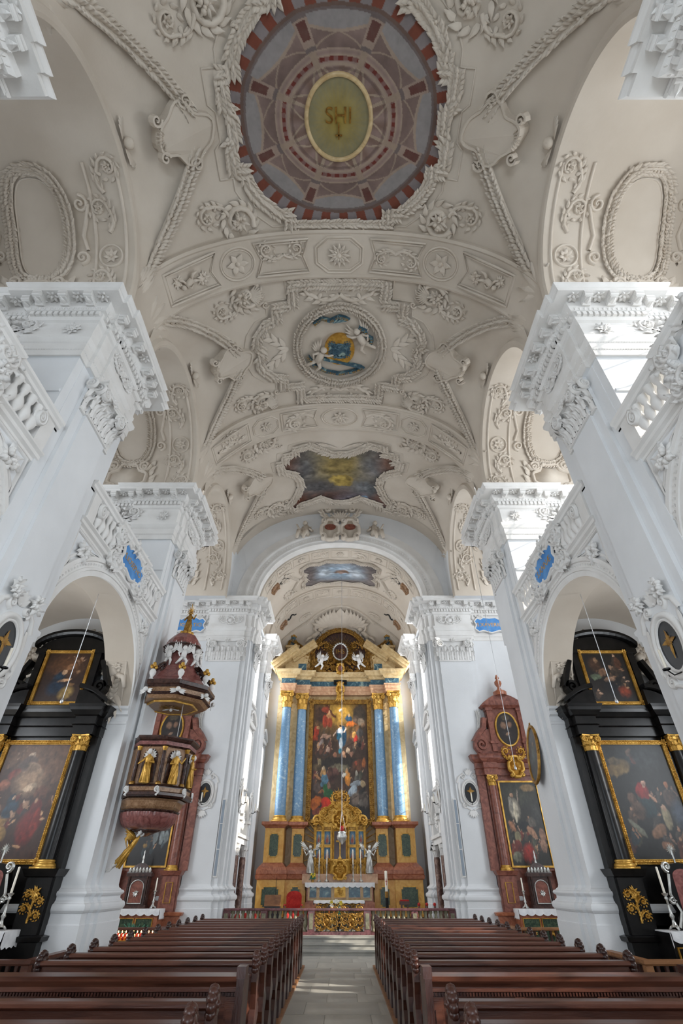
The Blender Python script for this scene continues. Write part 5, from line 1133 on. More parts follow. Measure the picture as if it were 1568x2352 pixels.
for s in (-1, 1):
    for x0, x1, yf in ((2.76, 4.16, 30.35), (1.72, 2.76, 30.6)):
        c_ = (x0 + x1) / 2; outer = x0 > 2.7
        X0, X1 = (s * x0, s * x1) if s > 0 else (s * x1, s * x0)
        p = MB().box(X0, X1, yf, 31.9, 0.6, 2.07).obj('pedestal', 'ochre_marble', HA)
        framed_panel(p, X0 + 0.28, X1 - 0.28, 0.98, 1.78, yf, notch=0.09)
        b = MB(); sw = [(X0, 31.9), (X0, yf), (X1, yf), (X1, 31.9)]
        b.sweep(sw, [(0.0, 2.05), (0.05, 2.07), (0.08, 2.1), (0.1, 2.24), (0.06, 2.26), (0.08, 2.3), (0.07, 2.45), (-0.02, 2.58), (-0.12, 2.68), (-0.18, 2.74), (-0.2, 2.76)], side=1); b.obj('red_band', 'red_marble', p)
        ux0, ux1 = X0 + 0.2, X1 - 0.2; uy = yf + 0.2
        MB().box(ux0, ux1, uy, 31.9, 2.74, 4.28).obj('upper_pedestal', 'ochre_marble', p)
        um = (ux0 + ux1) / 2; framed_panel(p, um - 0.24, um + 0.24, 3.0, 4.0, uy, notch=0.07)
        MB().sweep([(ux0, 31.9), (ux0, uy), (ux1, uy), (ux1, 31.9)], [(0, 4.24), (0.04, 4.26), (0.06, 4.32), (0.16, 4.36), (0.2, 4.4), (0.2, 4.53), (-0.4, 4.54)], side=1).obj('pedestal_cornice', 'red_marble', p)
        MB().box(X0 - 0.04, X1 + 0.04, yf - 0.05, 31.9, 0.42, 0.62).obj('pedestal_foot', 'pulpit_dark', p)
    column(HA, s * 3.3, 30.98, 4.58, 11.46, 0.3, 'blue_marble', caph=0.92)
    column(HA, s * 2.38, 31.3, 4.58, 11.4, 0.3, 'blue_marble', caph=0.92)
    MB().box(s * 2.8 - 0.12, s * 2.8 + 0.12, 31.5, 31.75, 4.54, 11.4).box(s * 3.75 - 0.16, s * 3.75 + 0.16, 31.35, 31.75, 4.54, 11.4).box(s * 1.98 - 0.1, s * 1.98 + 0.1, 31.55, 31.75, 4.54, 11.4).obj('back_pilaster', 'cream_marble', HA)
    # entablature stepping forward over the columns
    sg = s
    path = [(s * 0.0, 31.4), (s * 1.95, 31.4), (s * 1.95, 31.05), (s * 2.85, 31.05), (s * 2.85, 30.7), (s * 3.72, 30.7), (s * 3.72, 31.8)]
    sd = 1 if s > 0 else -1
    MB().sweep(path, [(-0.35, 11.42), (0.0, 11.43), (0.0, 11.62), (0.04, 11.64), (0.04, 11.8), (0.1, 11.86), (0.1, 11.92), (0, 11.93)], side=sd).obj('architrave', 'pink_marble', HA)
    MB().sweep(path, [(0.0, 11.9), (0.0, 12.28)], side=sd).obj('frieze', 'blue_marble_dark', HA)
    MB().sweep(path, [(0.0, 12.26), (0.06, 12.28), (0.12, 12.36), (0.12, 12.42), (0.3, 12.46), (0.32, 12.6), (0.38, 12.66), (0.4, 12.74), (-0.6, 12.76)], side=sd).obj('cornice', 'cream_marble', HA)
    # broken raking pediment: two stepped lengths
    for (xa, za), (xb, zb), yf in (((4.2, 12.78), (2.62, 14.05), 30.35), ((3.0, 13.42), (1.5, 14.5), 30.75)):
        d = Vector((xb - xa, zb - za)).normalized(); nn = Vector((-d.y, d.x)) * (-1 if d.x < 0 else 1)
        o = MB()
        for t0, t1, yo in ((0.0, 0.14, 0.25), (0.14, 0.34, 0.1), (0.34, 0.46, 0.0)):
            q = [(xa + nn.x * t0, za + nn.y * t0), (xb + nn.x * t0, zb + nn.y * t0), (xb + nn.x * t1, zb + nn.y * t1), (xa + nn.x * t1, za + nn.y * t1)]
            o.prism([(s * a, b) for a, b in q], lambda x, z, y: (x, y, z), yf + yo, 31.7)
        o.obj('raking_cornice', 'cream_marble', HA)
    MB().prism([(s * 2.0, 12.74), (s * 3.9, 12.74), (s * 2.0, 14.2)], lambda x, z, y: (x, y, z), 31.15, 31.7).obj('tympanum', 'cream_marble', HA)
    framed_panel(HA, min(s * 2.2, s * 2.75), max(s * 2.2, s * 2.75), 12.9, 13.35, 31.14, 'blue_marble_dark', 'cream_marble')
    MB().box(s * 3.2 - 0.4, s * 3.2 + 0.4, 31.2, 31.9, 12.7, 14.45).box(s * 3.2 - 0.48, s * 3.2 + 0.48, 31.1, 31.9, 14.45, 14.6).obj('urn_pedestal', 'cream_marble', HA)
    u = MB().lathe([(0.16, 0), (0.16, 0.05), (0.06, 0.12), (0.05, 0.2), (0.14, 0.28), (0.21, 0.42), (0.2, 0.5), (0.14, 0.58), (0.17, 0.64), (0.2, 0.66)], (s * 3.2, 31.4, 14.6), 14).obj('urn', 'blue_marble_dark', HA, True)
    o = MB()
    for k in range(8): a = 2 * PI * k / 8; o.ball((s * 3.2 + 0.16 * math.cos(a), 31.4 + 0.16 * math.sin(a), 15.3), 0.07, 6, 4); o.ball((s * 3.2 + 0.2 * math.cos(a), 31.4 + 0.2 * math.sin(a), 15.0), 0.05, 6, 4)
    o.ball((s * 3.2, 31.4, 15.38), 0.12, 7, 5); o.obj('urn_flowers', 'gold', u, True)
    o = MB(); garland(o, [(s * (0.95 + 0.19 * k), 15.35 - 0.75 * max(0.0, math.sin(PI * k / 12)) ** 1.2 - 0.03 * k) for k in range(13)], 0.11, 0.1, 0.7, 0.4); garland(o, [(s * (3.4 + 0.06 * k), 15.0 - 0.22 * k) for k in range(8)], 0.09, 0.1, 0.7, 0.4)
    o.map(lambda u_, v_, h: (u_, 31.3 - h, v_)).obj('gilt_festoon', 'gold_dark', HA, True)
    o = MB(); putto(o, 0, 0, 0.78, s * 0.25, 0.1, True, -s); o.map(lambda u_, v_, h: (s * 1.28 + u_, 30.95 - h * 1.6, 13.25 + v_)).obj('putto', 'white_stucco', HA, True)
# back wall of the retable, gilded glory
MB().box(-3.9, 3.9, 31.75, 32.05, 0.5, 12.8).obj('retable_back', 'cream_marble', HA)
bk = [(2.05 * math.cos(PI * i / 24), 12.6 + (3.1 * max(0.0, math.sin(PI * i / 24)) ** 0.8)) for i in range(25)]
MB().prism(bk, lambda x, z, y: (x, y, z), 31.3, 31.5).obj('glory_ground', 'pulpit_dark', HA)
o = MB()
for i in range(64):
    a = 2 * PI * i / 64; r0, r1 = 0.56, (1.34 if i % 2 else 1.1); w0 = 0.035
    o.add([(r0 * math.cos(a - w0), 14.1 + r0 * math.sin(a - w0), 0), (r0 * math.cos(a + w0), 14.1 + r0 * math.sin(a + w0), 0), (r1 * math.cos(a), 14.1 + r1 * math.sin(a), 0), (r0 * math.cos(a), 14.1 + r0 * math.sin(a), 0.08)], [(0, 1, 2), (0, 3, 2), (1, 2, 3)])
o.map(lambda u, v, h: (u, 31.12 - h, v)).obj('sunburst', 'gold', HA)
o = MB(); ridge(o, [(0.47 * math.cos(2 * PI * i / 40), 14.1 + 0.55 * math.sin(2 * PI * i / 40)) for i in range(40)], 0.05, 0.1, True)
for i in range(22): a = 2 * PI * i / 22; o.ball((0.5 * math.cos(a), 14.1 + 0.58 * math.sin(a), 0.1), 0.05, 6, 3)
md = o.map(lambda u, v, h: (u, 31.02 - h, v)).obj('medallion_ring', 'silver', HA, True)
MB().prism([(0.45 * math.cos(2 * PI * i / 32), 14.1 + 0.53 * math.sin(2 * PI * i / 32)) for i in range(32)], lambda x, z, y: (x, y, z), 31.0, 31.1).obj('medallion', 'wood_dark', md)
text('IHS', 0.42, 'gold_dark', md, basis((0, 30.99, 14.1), (1, 0, 0), (0, 0, 1), (0, -1, 0)), 0.01, 'monogram')
o = MB(); garland(o, [(2.0 * math.cos(PI * i / 26), 12.75 + 2.95 * max(0.0, math.sin(PI * i / 26)) ** 0.8) for i in range(27)], 0.16, 0.16, 0.6, 0.5)
for s in (-1, 1):
    for (a, b, an, L, hd) in ((1.7, 12.75, 1.9, 1.3, 1), (0.5, 12.8, 0.4, 1.2, 1), (1.9, 13.4, 1.6, 0.9, -1), (0.7, 13.3, 2.2, 0.8, -1), (1.1, 12.75, 0.0, 0.9, 1), (1.5, 14.3, 2.3, 0.8, 1)): scroll(o, s * a, b, an if s > 0 else PI - an, L, hd * s, 0.14, 1.5)
for k in range(26): fruit_bunch(o, RNG.uniform(-1.8, 1.8), RNG.uniform(12.7, 13.15), RNG.uniform(0.16, 0.28), 0.16, 4)
o.map(lambda u, v, h: (u, 31.25 - h, v)).obj('gilt_foliage', 'gold_dark', HA, True)
o = MB(); cartouche(o, 0, 12.95, 0.22, 0.3, 0.16, 0.06); o.map(lambda u, v, h: (u, 31.0 - h, v)).obj('shield', 'gold', HA, True); framed_panel(HA, -0.14, 0.14, 12.78, 13.12, 30.93, 'altar_red', 'gold')
o = MB(); MB_ = o.box(-0.42, 0.42, 31.2, 31.5, 12.05, 12.3); o.obj('keystone_ground', 'iron', HA)
o = MB(); cartouche(o, 0, 11.75, 0.22, 0.4, 0.14, 0.06)
for k in range(5): leaf(o, 0, 11.5, -PI / 2 + 0.25 * (k - 2), 0.6, 0.1, 0.12); leaf(o, 0, 11.9, PI / 2 + 0.35 * (k - 2), 0.35, 0.09, 0.14)
o.map(lambda u, v, h: (u, 31.28 - h, v)).obj('keystone', 'gold', HA, True)
# altarpiece
hap = paint(crowd(26, 0.04, 0.96, 0.3, 0.46, ('4a3428', '5c4030', '3c3430', '4c4a3c', '60302a'), 3, 0.9) + crowd(14, 0.55, 0.97, 0.06, 0.2, ('4c443c', '5c5248', '3c3834'), 4, 0.8, ('6c5a4c', '746456')) + crowd(16, 0.03, 0.35, 0.55, 0.85, ('5a3a2c', '6a4438', '4a4440'), 5, 0.8) + crowd(16, 0.62, 0.97, 0.55, 0.92, ('5a4034', '54483c', '6a3c30'), 6, 0.8) + [(0.5, 0.9, 0.42, 0.16, 0, '7a5a2a', 0.6), (0.5, 0.93, 0.26, 0.1, 0, 'ad8434', 0.5), (0.5, 0.945, 0.035, 0.012, 0, 'efe8d0', 0.3), (0.16, 0.9, 0.14, 0.08, 0, '4a3222', 0.5), (0.86, 0.9, 0.12, 0.09, 0, '44382c', 0.5),
  (0.3, 0.945, 0.15, 0.016, -0.6, '5a3018', 0.2), (0.29, 0.965, 0.012, 0.035, -0.4, '5a3018', 0.2), (0.29, 0.885, 0.05, 0.042, 0.3, 'b98355', 0.35), (0.3, 0.93, 0.02, 0.016, 0, 'c79a70', 0.3), (0.22, 0.84, 0.05, 0.06, 0.3, '9a3a22', 0.35), (0.3, 0.825, 0.05, 0.045, 0, 'a5462a', 0.35), (0.22, 0.95, 0.07, 0.03, 0, '8a3a24', 0.4),
  (0.66, 0.86, 0.07, 0.03, 0, '2f4f68', 0.35), (0.72, 0.815, 0.11, 0.028, 0.1, 'c46a26', 0.35), (0.66, 0.9, 0.022, 0.016, 0, 'b89a78', 0.3), (0.8, 0.85, 0.06, 0.04, 0, '5c4a3c', 0.4), (0.88, 0.83, 0.06, 0.04, 0, '94806a', 0.5), (0.92, 0.8, 0.04, 0.03, 0, '8a6a50', 0.4),
  (0.07, 0.74, 0.05, 0.05, 0.4, 'b5391f', 0.3), (0.1, 0.775, 0.03, 0.016, 0, 'b08055', 0.3), (0.04, 0.68, 0.05, 0.03, 0, 'a8401f', 0.35), (0.2, 0.695, 0.07, 0.02, 0.2, 'b08a74', 0.3), (0.28, 0.69, 0.05, 0.016, 0.3, 'a5806a', 0.35), (0.1, 0.62, 0.03, 0.03, 0.6, 'a07a58', 0.35), (0.15, 0.64, 0.05, 0.02, 0.3, '8f7f78', 0.4),
  (0.53, 0.7, 0.085, 0.1, 0.1, '153a52', 0.25), (0.44, 0.74, 0.04, 0.02, 0.4, '1c4a62', 0.25), (0.49, 0.745, 0.05, 0.04, 0, 'b6bcc2', 0.25), (0.5, 0.785, 0.022, 0.014, 0, 'cfa888', 0.2), (0.5, 0.803, 0.024, 0.009, 0, '2a1c14', 0.2), (0.58, 0.755, 0.04, 0.01, 0.6, 'c6b0a0', 0.25), (0.4, 0.725, 0.04, 0.01, 0.6, 'c6a890', 0.25), (0.48, 0.69, 0.06, 0.035, -0.3, '1f5870', 0.25), (0.51, 0.625, 0.035, 0.055, 0, '9aa4ac', 0.3), (0.5, 0.567, 0.035, 0.02, 0, '2a6070', 0.25),
  (0.78, 0.675, 0.035, 0.04, 0, 'a62c22', 0.3), (0.75, 0.715, 0.04, 0.03, 0.2, 'bd8d4c', 0.3), (0.86, 0.73, 0.07, 0.04, 0, '4a4440', 0.4), (0.82, 0.625, 0.06, 0.02, -0.3, '1d1a1a', 0.3), (0.78, 0.63, 0.02, 0.02, 0.4, 'a07a58', 0.3),
  (0.28, 0.575, 0.035, 0.022, 0, 'a98a78', 0.35), (0.41, 0.525, 0.035, 0.025, 0.4, '9c6a50', 0.35), (0.64, 0.565, 0.035, 0.025, 0, 'b49c84', 0.35), (0.57, 0.535, 0.035, 0.02, -0.5, 'a0785c', 0.35), (0.7, 0.54, 0.04, 0.02, 0, '8a6450', 0.4),
  (0.5, 0.46, 0.4, 0.05, 0, '2c2620', 0.5), (0.5, 0.415, 0.16, 0.035, 0, '6c6450', 0.6), (0.14, 0.46, 0.03, 0.035, 0, '8a7a5c', 0.4), (0.1, 0.42, 0.08, 0.03, 0, '5a4a34', 0.5), (0.84, 0.44, 0.12, 0.05, 0, '5c3a28', 0.5), (0.92, 0.46, 0.03, 0.04, 0, '9a5a30', 0.4), (0.78, 0.455, 0.02, 0.025, 0, 'a05038', 0.4),
  (0.21, 0.365, 0.05, 0.05, 0, 'b48a58', 0.3), (0.21, 0.41, 0.03, 0.018, 0, 'b8a080', 0.3), (0.1, 0.34, 0.07, 0.014, -0.3, 'a07048', 0.35), (0.24, 0.32, 0.07, 0.04, 0, '5e8296', 0.3), (0.21, 0.28, 0.05, 0.02, 0, '486878', 0.3), (0.36, 0.36, 0.08, 0.06, 0, '4a3028', 0.5), (0.42, 0.39, 0.05, 0.03, 0, '5a3c34', 0.5),
  (0.1, 0.25, 0.06, 0.04, 0, '5a4a42', 0.4), (0.26, 0.22, 0.06, 0.06, 0.3, '24562e', 0.3), (0.33, 0.19, 0.06, 0.05, 0, '1f4a2a', 0.3), (0.31, 0.27, 0.03, 0.025, 0, '7a5a4a', 0.35), (0.17, 0.22, 0.05, 0.015, 0.2, '8a5a3a', 0.35),
  (0.08, 0.13, 0.1, 0.045, 0.2, 'b8601f', 0.3), (0.27, 0.12, 0.1, 0.05, -0.2, 'c1321a', 0.25), (0.22, 0.07, 0.09, 0.035, 0.3, 'b82a16', 0.3), (0.33, 0.09, 0.06, 0.03, 0, 'a82814', 0.3), (0.12, 0.06, 0.1, 0.03, 0, '7a3c28', 0.4),
  (0.64, 0.325, 0.05, 0.06, 0.15, 'bf7a2c', 0.3), (0.62, 0.385, 0.03, 0.03, 0, 'c08a50', 0.3), (0.62, 0.405, 0.018, 0.014, 0, 'b08a68', 0.3), (0.57, 0.36, 0.04, 0.016, 0.2, 'c8c0b0', 0.3), (0.56, 0.25, 0.05, 0.03, 0, '4a3020', 0.4),
  (0.8, 0.325, 0.05, 0.04, 0, '5a564e', 0.35), (0.79, 0.37, 0.02, 0.022, 0, 'a8a090', 0.3), (0.8, 0.285, 0.12, 0.022, 0.05, '8f959a', 0.3), (0.9, 0.28, 0.05, 0.03, -0.2, 'a08a68', 0.35), (0.72, 0.22, 0.08, 0.045, 0.4, '9ba7b0', 0.3), (0.66, 0.18, 0.05, 0.03, 0.6, '8a98a4', 0.35), (0.86, 0.22, 0.08, 0.02, 0.3, '2a2624', 0.35),
  (0.8, 0.14, 0.2, 0.07, 0, '453c36', 0.5), (0.85, 0.12, 0.04, 0.04, 0.5, '6a625a', 0.5), (0.93, 0.13, 0.04, 0.04, 0, '625850', 0.5), (0.75, 0.05, 0.25, 0.06, 0, '231f1c', 0.5)], '3c2c22', 0.42, 9, 2.0, 0.018)
picture('altarpiece', lambda u, v: (-1.66 + 3.32 * u, 31.52, 4.72 + 6.14 * v), 150, 270, hap, 'paint', HA)
picture_frame(HA, -1.66, 1.66, 4.72, 10.86, 31.55, 0.27, 'gold_dark', 0.14)
# mensa
MB().box(-1.62, 1.62, 29.75, 30.4, 1.2, 1.93).box(-1.75, 1.75, 29.6, 30.4, 0.46, 0.75).box(-1.68, 1.68, 29.68, 30.4, 0.75, 1.2).obj('altar_base', 'red_marble', HA)
mens = MB().box(-1.55, 1.55, 29.72, 29.76, 1.26, 1.9).obj('antependium', 'cream_marble', HA)
for x0, x1, m in ((-1.48, -1.12, 'blue_marble_dark'), (-1.0, -0.42, 'blue_marble_dark'), (-0.28, 0.28, 'gold'), (0.42, 1.0, 'blue_marble_dark'), (1.12, 1.48, 'blue_marble_dark')): framed_panel(mens, x0, x1, 1.36, 1.82, 29.72, m, 'pink_marble')
o = MB(); fruit_bunch(o, 0, 1.6, 0.18, 0.04, 6); o.map(lambda u, v, h: (u, 29.7 - h, v)).obj('last_supper_relief', 'gold', mens, True)
MB().box(-1.9, 1.9, 30.38, 31.0, 1.9, 2.3).obj('gradine', 'pink_marble', HA)
rebase(HA, (0, 31, 0.46))
def cloth(name, x0, x1, y0, y1, z, drop, label, cat, group=None):
    c = empty(name, ((x0 + x1) / 2, y0, z)); tag(c, label, cat, group); ox, oz = (x0 + x1) / 2, z
    MB().box(x0 - ox, x1 - ox, 0, y1 - y0, 0, 0.015).obj('cloth_top', 'linen', c)
    n = max(8, int((x1 - x0) / 0.045))
    MB().grid(lambda u, t: (x0 - ox + (x1 - x0) * u, -0.012 - 0.02 * t * abs(math.sin(u * 23)), 0.012 - t * drop * (0.72 + 0.28 * abs(math.sin(u * PI * n / 6)))), n, 3).obj('lace_edge', 'linen', c)
    for e, s in ((x0 - ox, -1), (x1 - ox, 1)): MB().grid(lambda u, t: (e + s * 0.01, (y1 - y0) * u, 0.012 - t * drop * 1.6 * (0.8 + 0.2 * abs(math.sin(u * 20)))), 10, 2).obj('side_drop', 'linen', c)
    return c
cloth('altar_cloth', -1.7, 1.7, 29.66, 30.36, 1.935, 0.2, 'white linen altar cloth with scalloped hem on the high altar', 'altar cloth')

# ---------------------------------------------------------------- gilded tabernacle on the high altar
T = tag(empty('tabernacle'), 'gilded baroque tabernacle with small painted niches and a sunburst finial', 'tabernacle')
def yz(y): return lambda u, v, h: (u, y - h, v)
MB().box(-1.38, 1.38, 30.55, 30.95, 2.3, 4.35).obj('body', 'gold_dark', T)
MB().prism([(-1.0, 4.3), (1.0, 4.3)] + [(0.98 * math.cos(PI * i / 16), 4.3 + 1.0 * math.sin(PI * i / 16)) for i in range(1, 16)], lambda x, z, y: (x, y, z), 30.5, 30.9).obj('arched_crest', 'gold', T)
for x in (-1.3, -0.9, -0.42, 0.42, 0.9, 1.3): MB().lathe([(0.07, 2.3), (0.07, 2.5), (0.045, 2.55), (0.05, 3.4), (0.04, 4.1), (0.075, 4.2), (0.08, 4.3)], (x, 30.48, 0), 10).obj('colonnette', 'gold', T, True)
blue_pic = paint([(0.5, 0.55, 0.4, 0.4, 0, '5f86a0', 0.5), (0.5, 0.35, 0.25, 0.28, 0, '8a6248', 0.4), (0.5, 0.62, 0.12, 0.12, 0, 'b99a7c', 0.3), (0.4, 0.3, 0.12, 0.2, 0, '9a3a2c', 0.4)], '2f4a5c', 0.4, 5, 1.0, 0.06)
for s in (-1, 1):
    for x0, x1 in ((0.98, 1.24), (0.5, 0.82)):
        for z0, z1 in ((2.82, 3.4), (3.52, 4.1)):
            a, b = (s * x0, s * x1) if s > 0 else (s * x1, s * x0)
            picture('niche_painting', lambda u, v: (a + (b - a) * u, 30.53, z0 + (z1 - z0) * v), 10, 16, blue_pic, 'paint', T); picture_frame(T, a, b, z0, z1, 30.55, 0.045, 'gold', 0.05, False)
    o = MB(); spiral(o, s * 1.2, 4.62, 0.24, 1.6, -PI / 2, s, 0.08, 0.12); spiral(o, s * 0.95, 4.9, 0.18, 1.5, 0, s, 0.06, 0.12); fruit_bunch(o, s * 1.3, 4.5, 0.25, 0.14); scroll(o, s * 0.3, 4.6, (0.2 if s > 0 else PI - 0.2), 0.75, s, 0.1, 1.5); scroll(o, s * 0.9, 4.4, (1.4 if s > 0 else PI - 1.4), 0.7, s, 0.1, 1.5)
    o.map(yz(30.48)).obj('volute_carving', 'gold', T, True)
    for k in range(4): o = MB(); scroll(o, s * (0.5 + 0.24 * k), 2.5, PI / 2, 0.42, s if k % 2 else -s, 0.06, 1.6); o.map(yz(30.48)).obj('base_scroll', 'gold', T, True)
    o = MB()
    for k in range(9):
        a = -0.5 + 0.16 * k; L = 0.75; c_, s_ = math.cos(a), math.sin(a); x0, z0 = 1.3, 3.35 + 0.2 * (k - 4)
        o.add([(s * x0, 30.85, z0 - 0.04), (s * x0, 30.85, z0 + 0.04), (s * (x0 + L * c_), 30.85, z0 + L * s_)], [(0, 1, 2)]); o.tube([(s * x0, 30.84, z0), (s * (x0 + L * c_), 30.84, z0 + L * s_)], [0.045, 0.008], 5)
    o.obj('ray', 'gold_dark', T)
    st = figure(MB(), 1.15, 0.02, 1, s, True); st.map(lambda x, y, z: (x + s * 1.5, y + 30.35, z + 2.32)).obj('silver_saint', 'silver', T, True)
MB().box(-0.34, 0.34, 30.46, 30.5, 2.85, 4.1).obj('central_niche', 'wood_dark', T)
picture_frame(T, -0.3, 0.3, 2.9, 4.1, 30.47, 0.07, 'gold', 0.06)
MB().box(-0.03, 0.03, 30.36, 30.4, 3.0, 3.95).box(-0.2, 0.2, 30.36, 30.4, 3.62, 3.69).lathe([(0.16, 2.85), (0.1, 2.92), (0.03, 3.05)], (0, 30.38, 0), 10).obj('crucifix', 'gold', T)
MB().lathe([(0.62, 2.3), (0.66, 2.36), (0.6, 2.42), (0.6, 2.8), (0.66, 2.84), (0.6, 2.9), (0.0, 2.92)], (0, 30.7, 0), 20, PI, 2 * PI).obj('drum', 'gold', T, True)
o = MB(); cartouche(o, 0, 2.45, 0.34, 0.36, 0.08, 0.05); rosette(o, 0, 2.5, 0.24, 8, 0.08, 2); o.map(yz(30.04)).obj('door_relief', 'gold', T, True)
o = MB(); garland(o, [(0.98 * math.cos(PI * i / 20), 4.35 + 1.0 * math.sin(PI * i / 20)) for i in range(21)], 0.12, 0.12, 0.7, 0.4); cartouche(o, 0, 4.62, 0.36, 0.4, 0.16, 0.07); shell(o, 0, 5.1, 0.42, 0.1, PI - 0.1, 9, 0.14); fruit_bunch(o, 0, 4.6, 0.3, 0.2)
for s in (-1, 1): scroll(o, s * 0.1, 5.15, PI / 2 + s * -0.6, 0.7, s, 0.12, 1.6)
o.map(yz(30.48)).obj('crest_carving', 'gold', T, True)
o = MB()
for i in range(24):
    a = 2 * PI * i / 24; r1 = 0.44 if i % 2 else 0.34; o.tube([(0.14 * math.cos(a), 30.6, 5.72 + 0.14 * math.sin(a)), (r1 * math.cos(a), 30.6, 5.72 + r1 * math.sin(a))], [0.035, 0.008], 5)
o.ball((0, 30.58, 5.72), 0.17, 12, 8, sy=0.5); o.lathe([(0.16, 5.2), (0.1, 5.3), (0.05, 5.45)], (0, 30.6, 0), 8); o.obj('sunburst_finial', 'gold', T)
rebase(T, (0, 30.7, 2.3))
# ---------------------------------------------------------------- candlesticks, lamp and furniture of the chancel
def candlestick(loc, h, hc, label, group=None, m='silver', r=0.07):
    t = tag(empty('candlestick', loc), label, 'candlestick', group)
    b = MB().lathe([(r * 1.1, 0.06), (r * 0.6, 0.12), (r * 0.35, h * 0.3), (r * 0.75, h * 0.38), (r * 0.4, h * 0.46), (r * 0.3, h * 0.8), (r * 0.6, h * 0.86), (r * 0.35, h * 0.9), (r * 0.9, h * 0.97), (r * 0.95, h)], (0, 0, 0), 10)
    for k in range(3):
        a = 2 * PI * k / 3 + 0.5; b.tube([(0, 0, h * 0.16), (r * 1.1 * math.cos(a), r * 1.1 * math.sin(a), h * 0.1), (r * 1.7 * math.cos(a), r * 1.7 * math.sin(a), 0.02)], [r * 0.4, r * 0.35, r * 0.3], 6)
    b.obj('stem', m, t, True); MB().lathe([(0.026, h), (0.024, h + hc), (0.004, h + hc + 0.01)], (0, 0, 0), 8).obj('candle', 'wax', t, True); MB().tube([(0, 0, h + hc), (0, 0, h + hc + 0.03)], 0.004, 4).obj('wick', 'iron', t)
    return t
for x, nm in ((-1.05, 'next to the posy'), (-0.66, 'between posy and tabernacle door'), (0.66, 'between tabernacle door and paschal candle'), (1.05, 'at the paschal candle end')): candlestick((x, 30.2 if abs(x) > 0.8 else 30.15, 1.95), 0.72, 0.62, 'tall silver candlestick on the high altar, ' + nm, 'silver candlesticks on the high altar')
t = tag(empty('sanctuary_lamp', (0.1, 26.5, 3.3)), 'silver sanctuary lamp with red glass hanging on a long wire', 'lamp')
MB().lathe([(0.0, 0.0), (0.05, 0.04), (0.08, 0.08), (0.2, 0.2), (0.24, 0.32), (0.18, 0.42), (0.2, 0.46), (0.12, 0.52)], n=14).obj('bowl', 'silver', t, True); MB().lathe([(0.07, 0.5), (0.09, 0.56), (0.08, 0.72), (0.0, 0.73)], n=10).obj('red_glass', 'glass_red', t, True)
for k in range(3): a = 2 * PI * k / 3; MB().tube([(0.2 * math.cos(a), 0.2 * math.sin(a), 0.46), (0, 0, 1.3)], 0.008, 4).obj('chain', 'silver', t)
MB().tube([(0, 0, 1.3), (0, 0, 13.96)], 0.012, 5).obj('wire', 'steel', t)
t = tag(empty('altar_table', (-0.03, 25.8, 0.46)), 'free-standing altar table with gilded scrolled front and white cloth', 'altar table')
MB().box(-0.93, 0.93, 0, 0.75, 0, 0.8).obj('body', 'wood_dark', t)
o = MB()
for k in range(-3, 4): scroll(o, 0.24 * k, 0.4, PI / 2 * (1 if k % 2 else -1), 0.42, 1 if k > 0 else -1, 0.03, 1.4)
cartouche(o, 0, 0.42, 0.2, 0.24, 0.05, 0.03); ridge(o, [(-0.9, 0.04), (0.9, 0.04), (0.9, 0.77), (-0.9, 0.77)], 0.03, 0.03, True); o.map(lambda u, v, h: (u, -h, v)).obj('gilded_relief', 'gold_dark', t, True)
MB().box(-1.02, 1.02, -0.06, 0.85, 0.8, 0.86).obj('table_top', 'wood', t)
cloth('altar_cloth', -1.08, 1.04, 25.72, 26.7, 1.325, 0.08, 'plain white cloth on the free-standing altar table', 'altar cloth')
t = tag(empty('armchair', (-2.02, 27.0, 0.46)), 'red velvet celebrant armchair with arched tufted back', 'chair')
MB().prism([(-0.32, 0.45), (0.32, 0.45), (0.34, 1.0)] + [(0.34 * math.cos(a), 1.0 + 0.2 * math.sin(a)) for a in [PI * i / 8 for i in range(1, 8)]] + [(-0.34, 1.0)], lambda x, z, y: (x, y, z), 0.3, 0.4).obj('backrest', 'red_cloth', t)
o = MB()
for i in range(4):
    for j in range(6): o.ball((-0.24 + 0.16 * i + 0.04 * (j % 2), 0.295, 0.55 + 0.1 * j), 0.02, 5, 3)
tag(o.obj('tuft_button', 'red_cloth', t), kind='stuff')
MB().box(-0.36, 0.36, -0.3, 0.34, 0.36, 0.46).obj('seat', 'red_cloth', t)
for s in (-1, 1):
    MB().tube([(s * 0.36, 0.32, 0.7), (s * 0.38, 0.0, 0.72), (s * 0.38, -0.26, 0.68)], 0.035, 6).obj('armrest', 'red_cloth', t, True)
    for y in (-0.26, 0.34): MB().tube([(s * 0.33, y, 0.0), (s * 0.34, y, 0.2), (s * 0.36, y, 0.7 if y < 0 else 0.4)], 0.03, 6).obj('leg', 'wood', t, True)
for k, x in enumerate((-1.28, -2.95)):
    t = tag(empty('stool', (x, 26.9, 0.46)), 'low stool with red cushion beside the celebrant armchair' if k == 0 else 'low stool with red cushion behind the lectern', 'stool'); MB().box(-0.24, 0.24, -0.22, 0.22, 0.4, 0.5).obj('cushion', 'red_cloth', t)
    for a in (-0.2, 0.2):
        for b in (-0.18, 0.18): MB().box(a - 0.025, a + 0.025, b - 0.025, b + 0.025, 0, 0.4).obj('leg', 'wood', t)
t = tag(empty('lectern', (-2.66, 24.5, 0.46)), 'plain dark lectern with bronze panel and gooseneck microphone', 'lectern')
MB().box(-0.3, 0.3, 0, 0.4, 0.0, 0.75).obj('body', 'dark_screen', t); MB().box(-0.31, 0.31, -0.03, 0.3, 0.75, 1.1).obj('reading_desk', 'wood_light', t); MB().tube([(0.1, 0.1, 1.1), (0.1, 0.08, 1.5), (0.12, 0.0, 1.65)], 0.01, 5).obj('microphone', 'iron', t)
t = tag(empty('credence_table', (-3.75, 25.2, 0.46)), 'small side table under a white cloth beside the lectern', 'table')
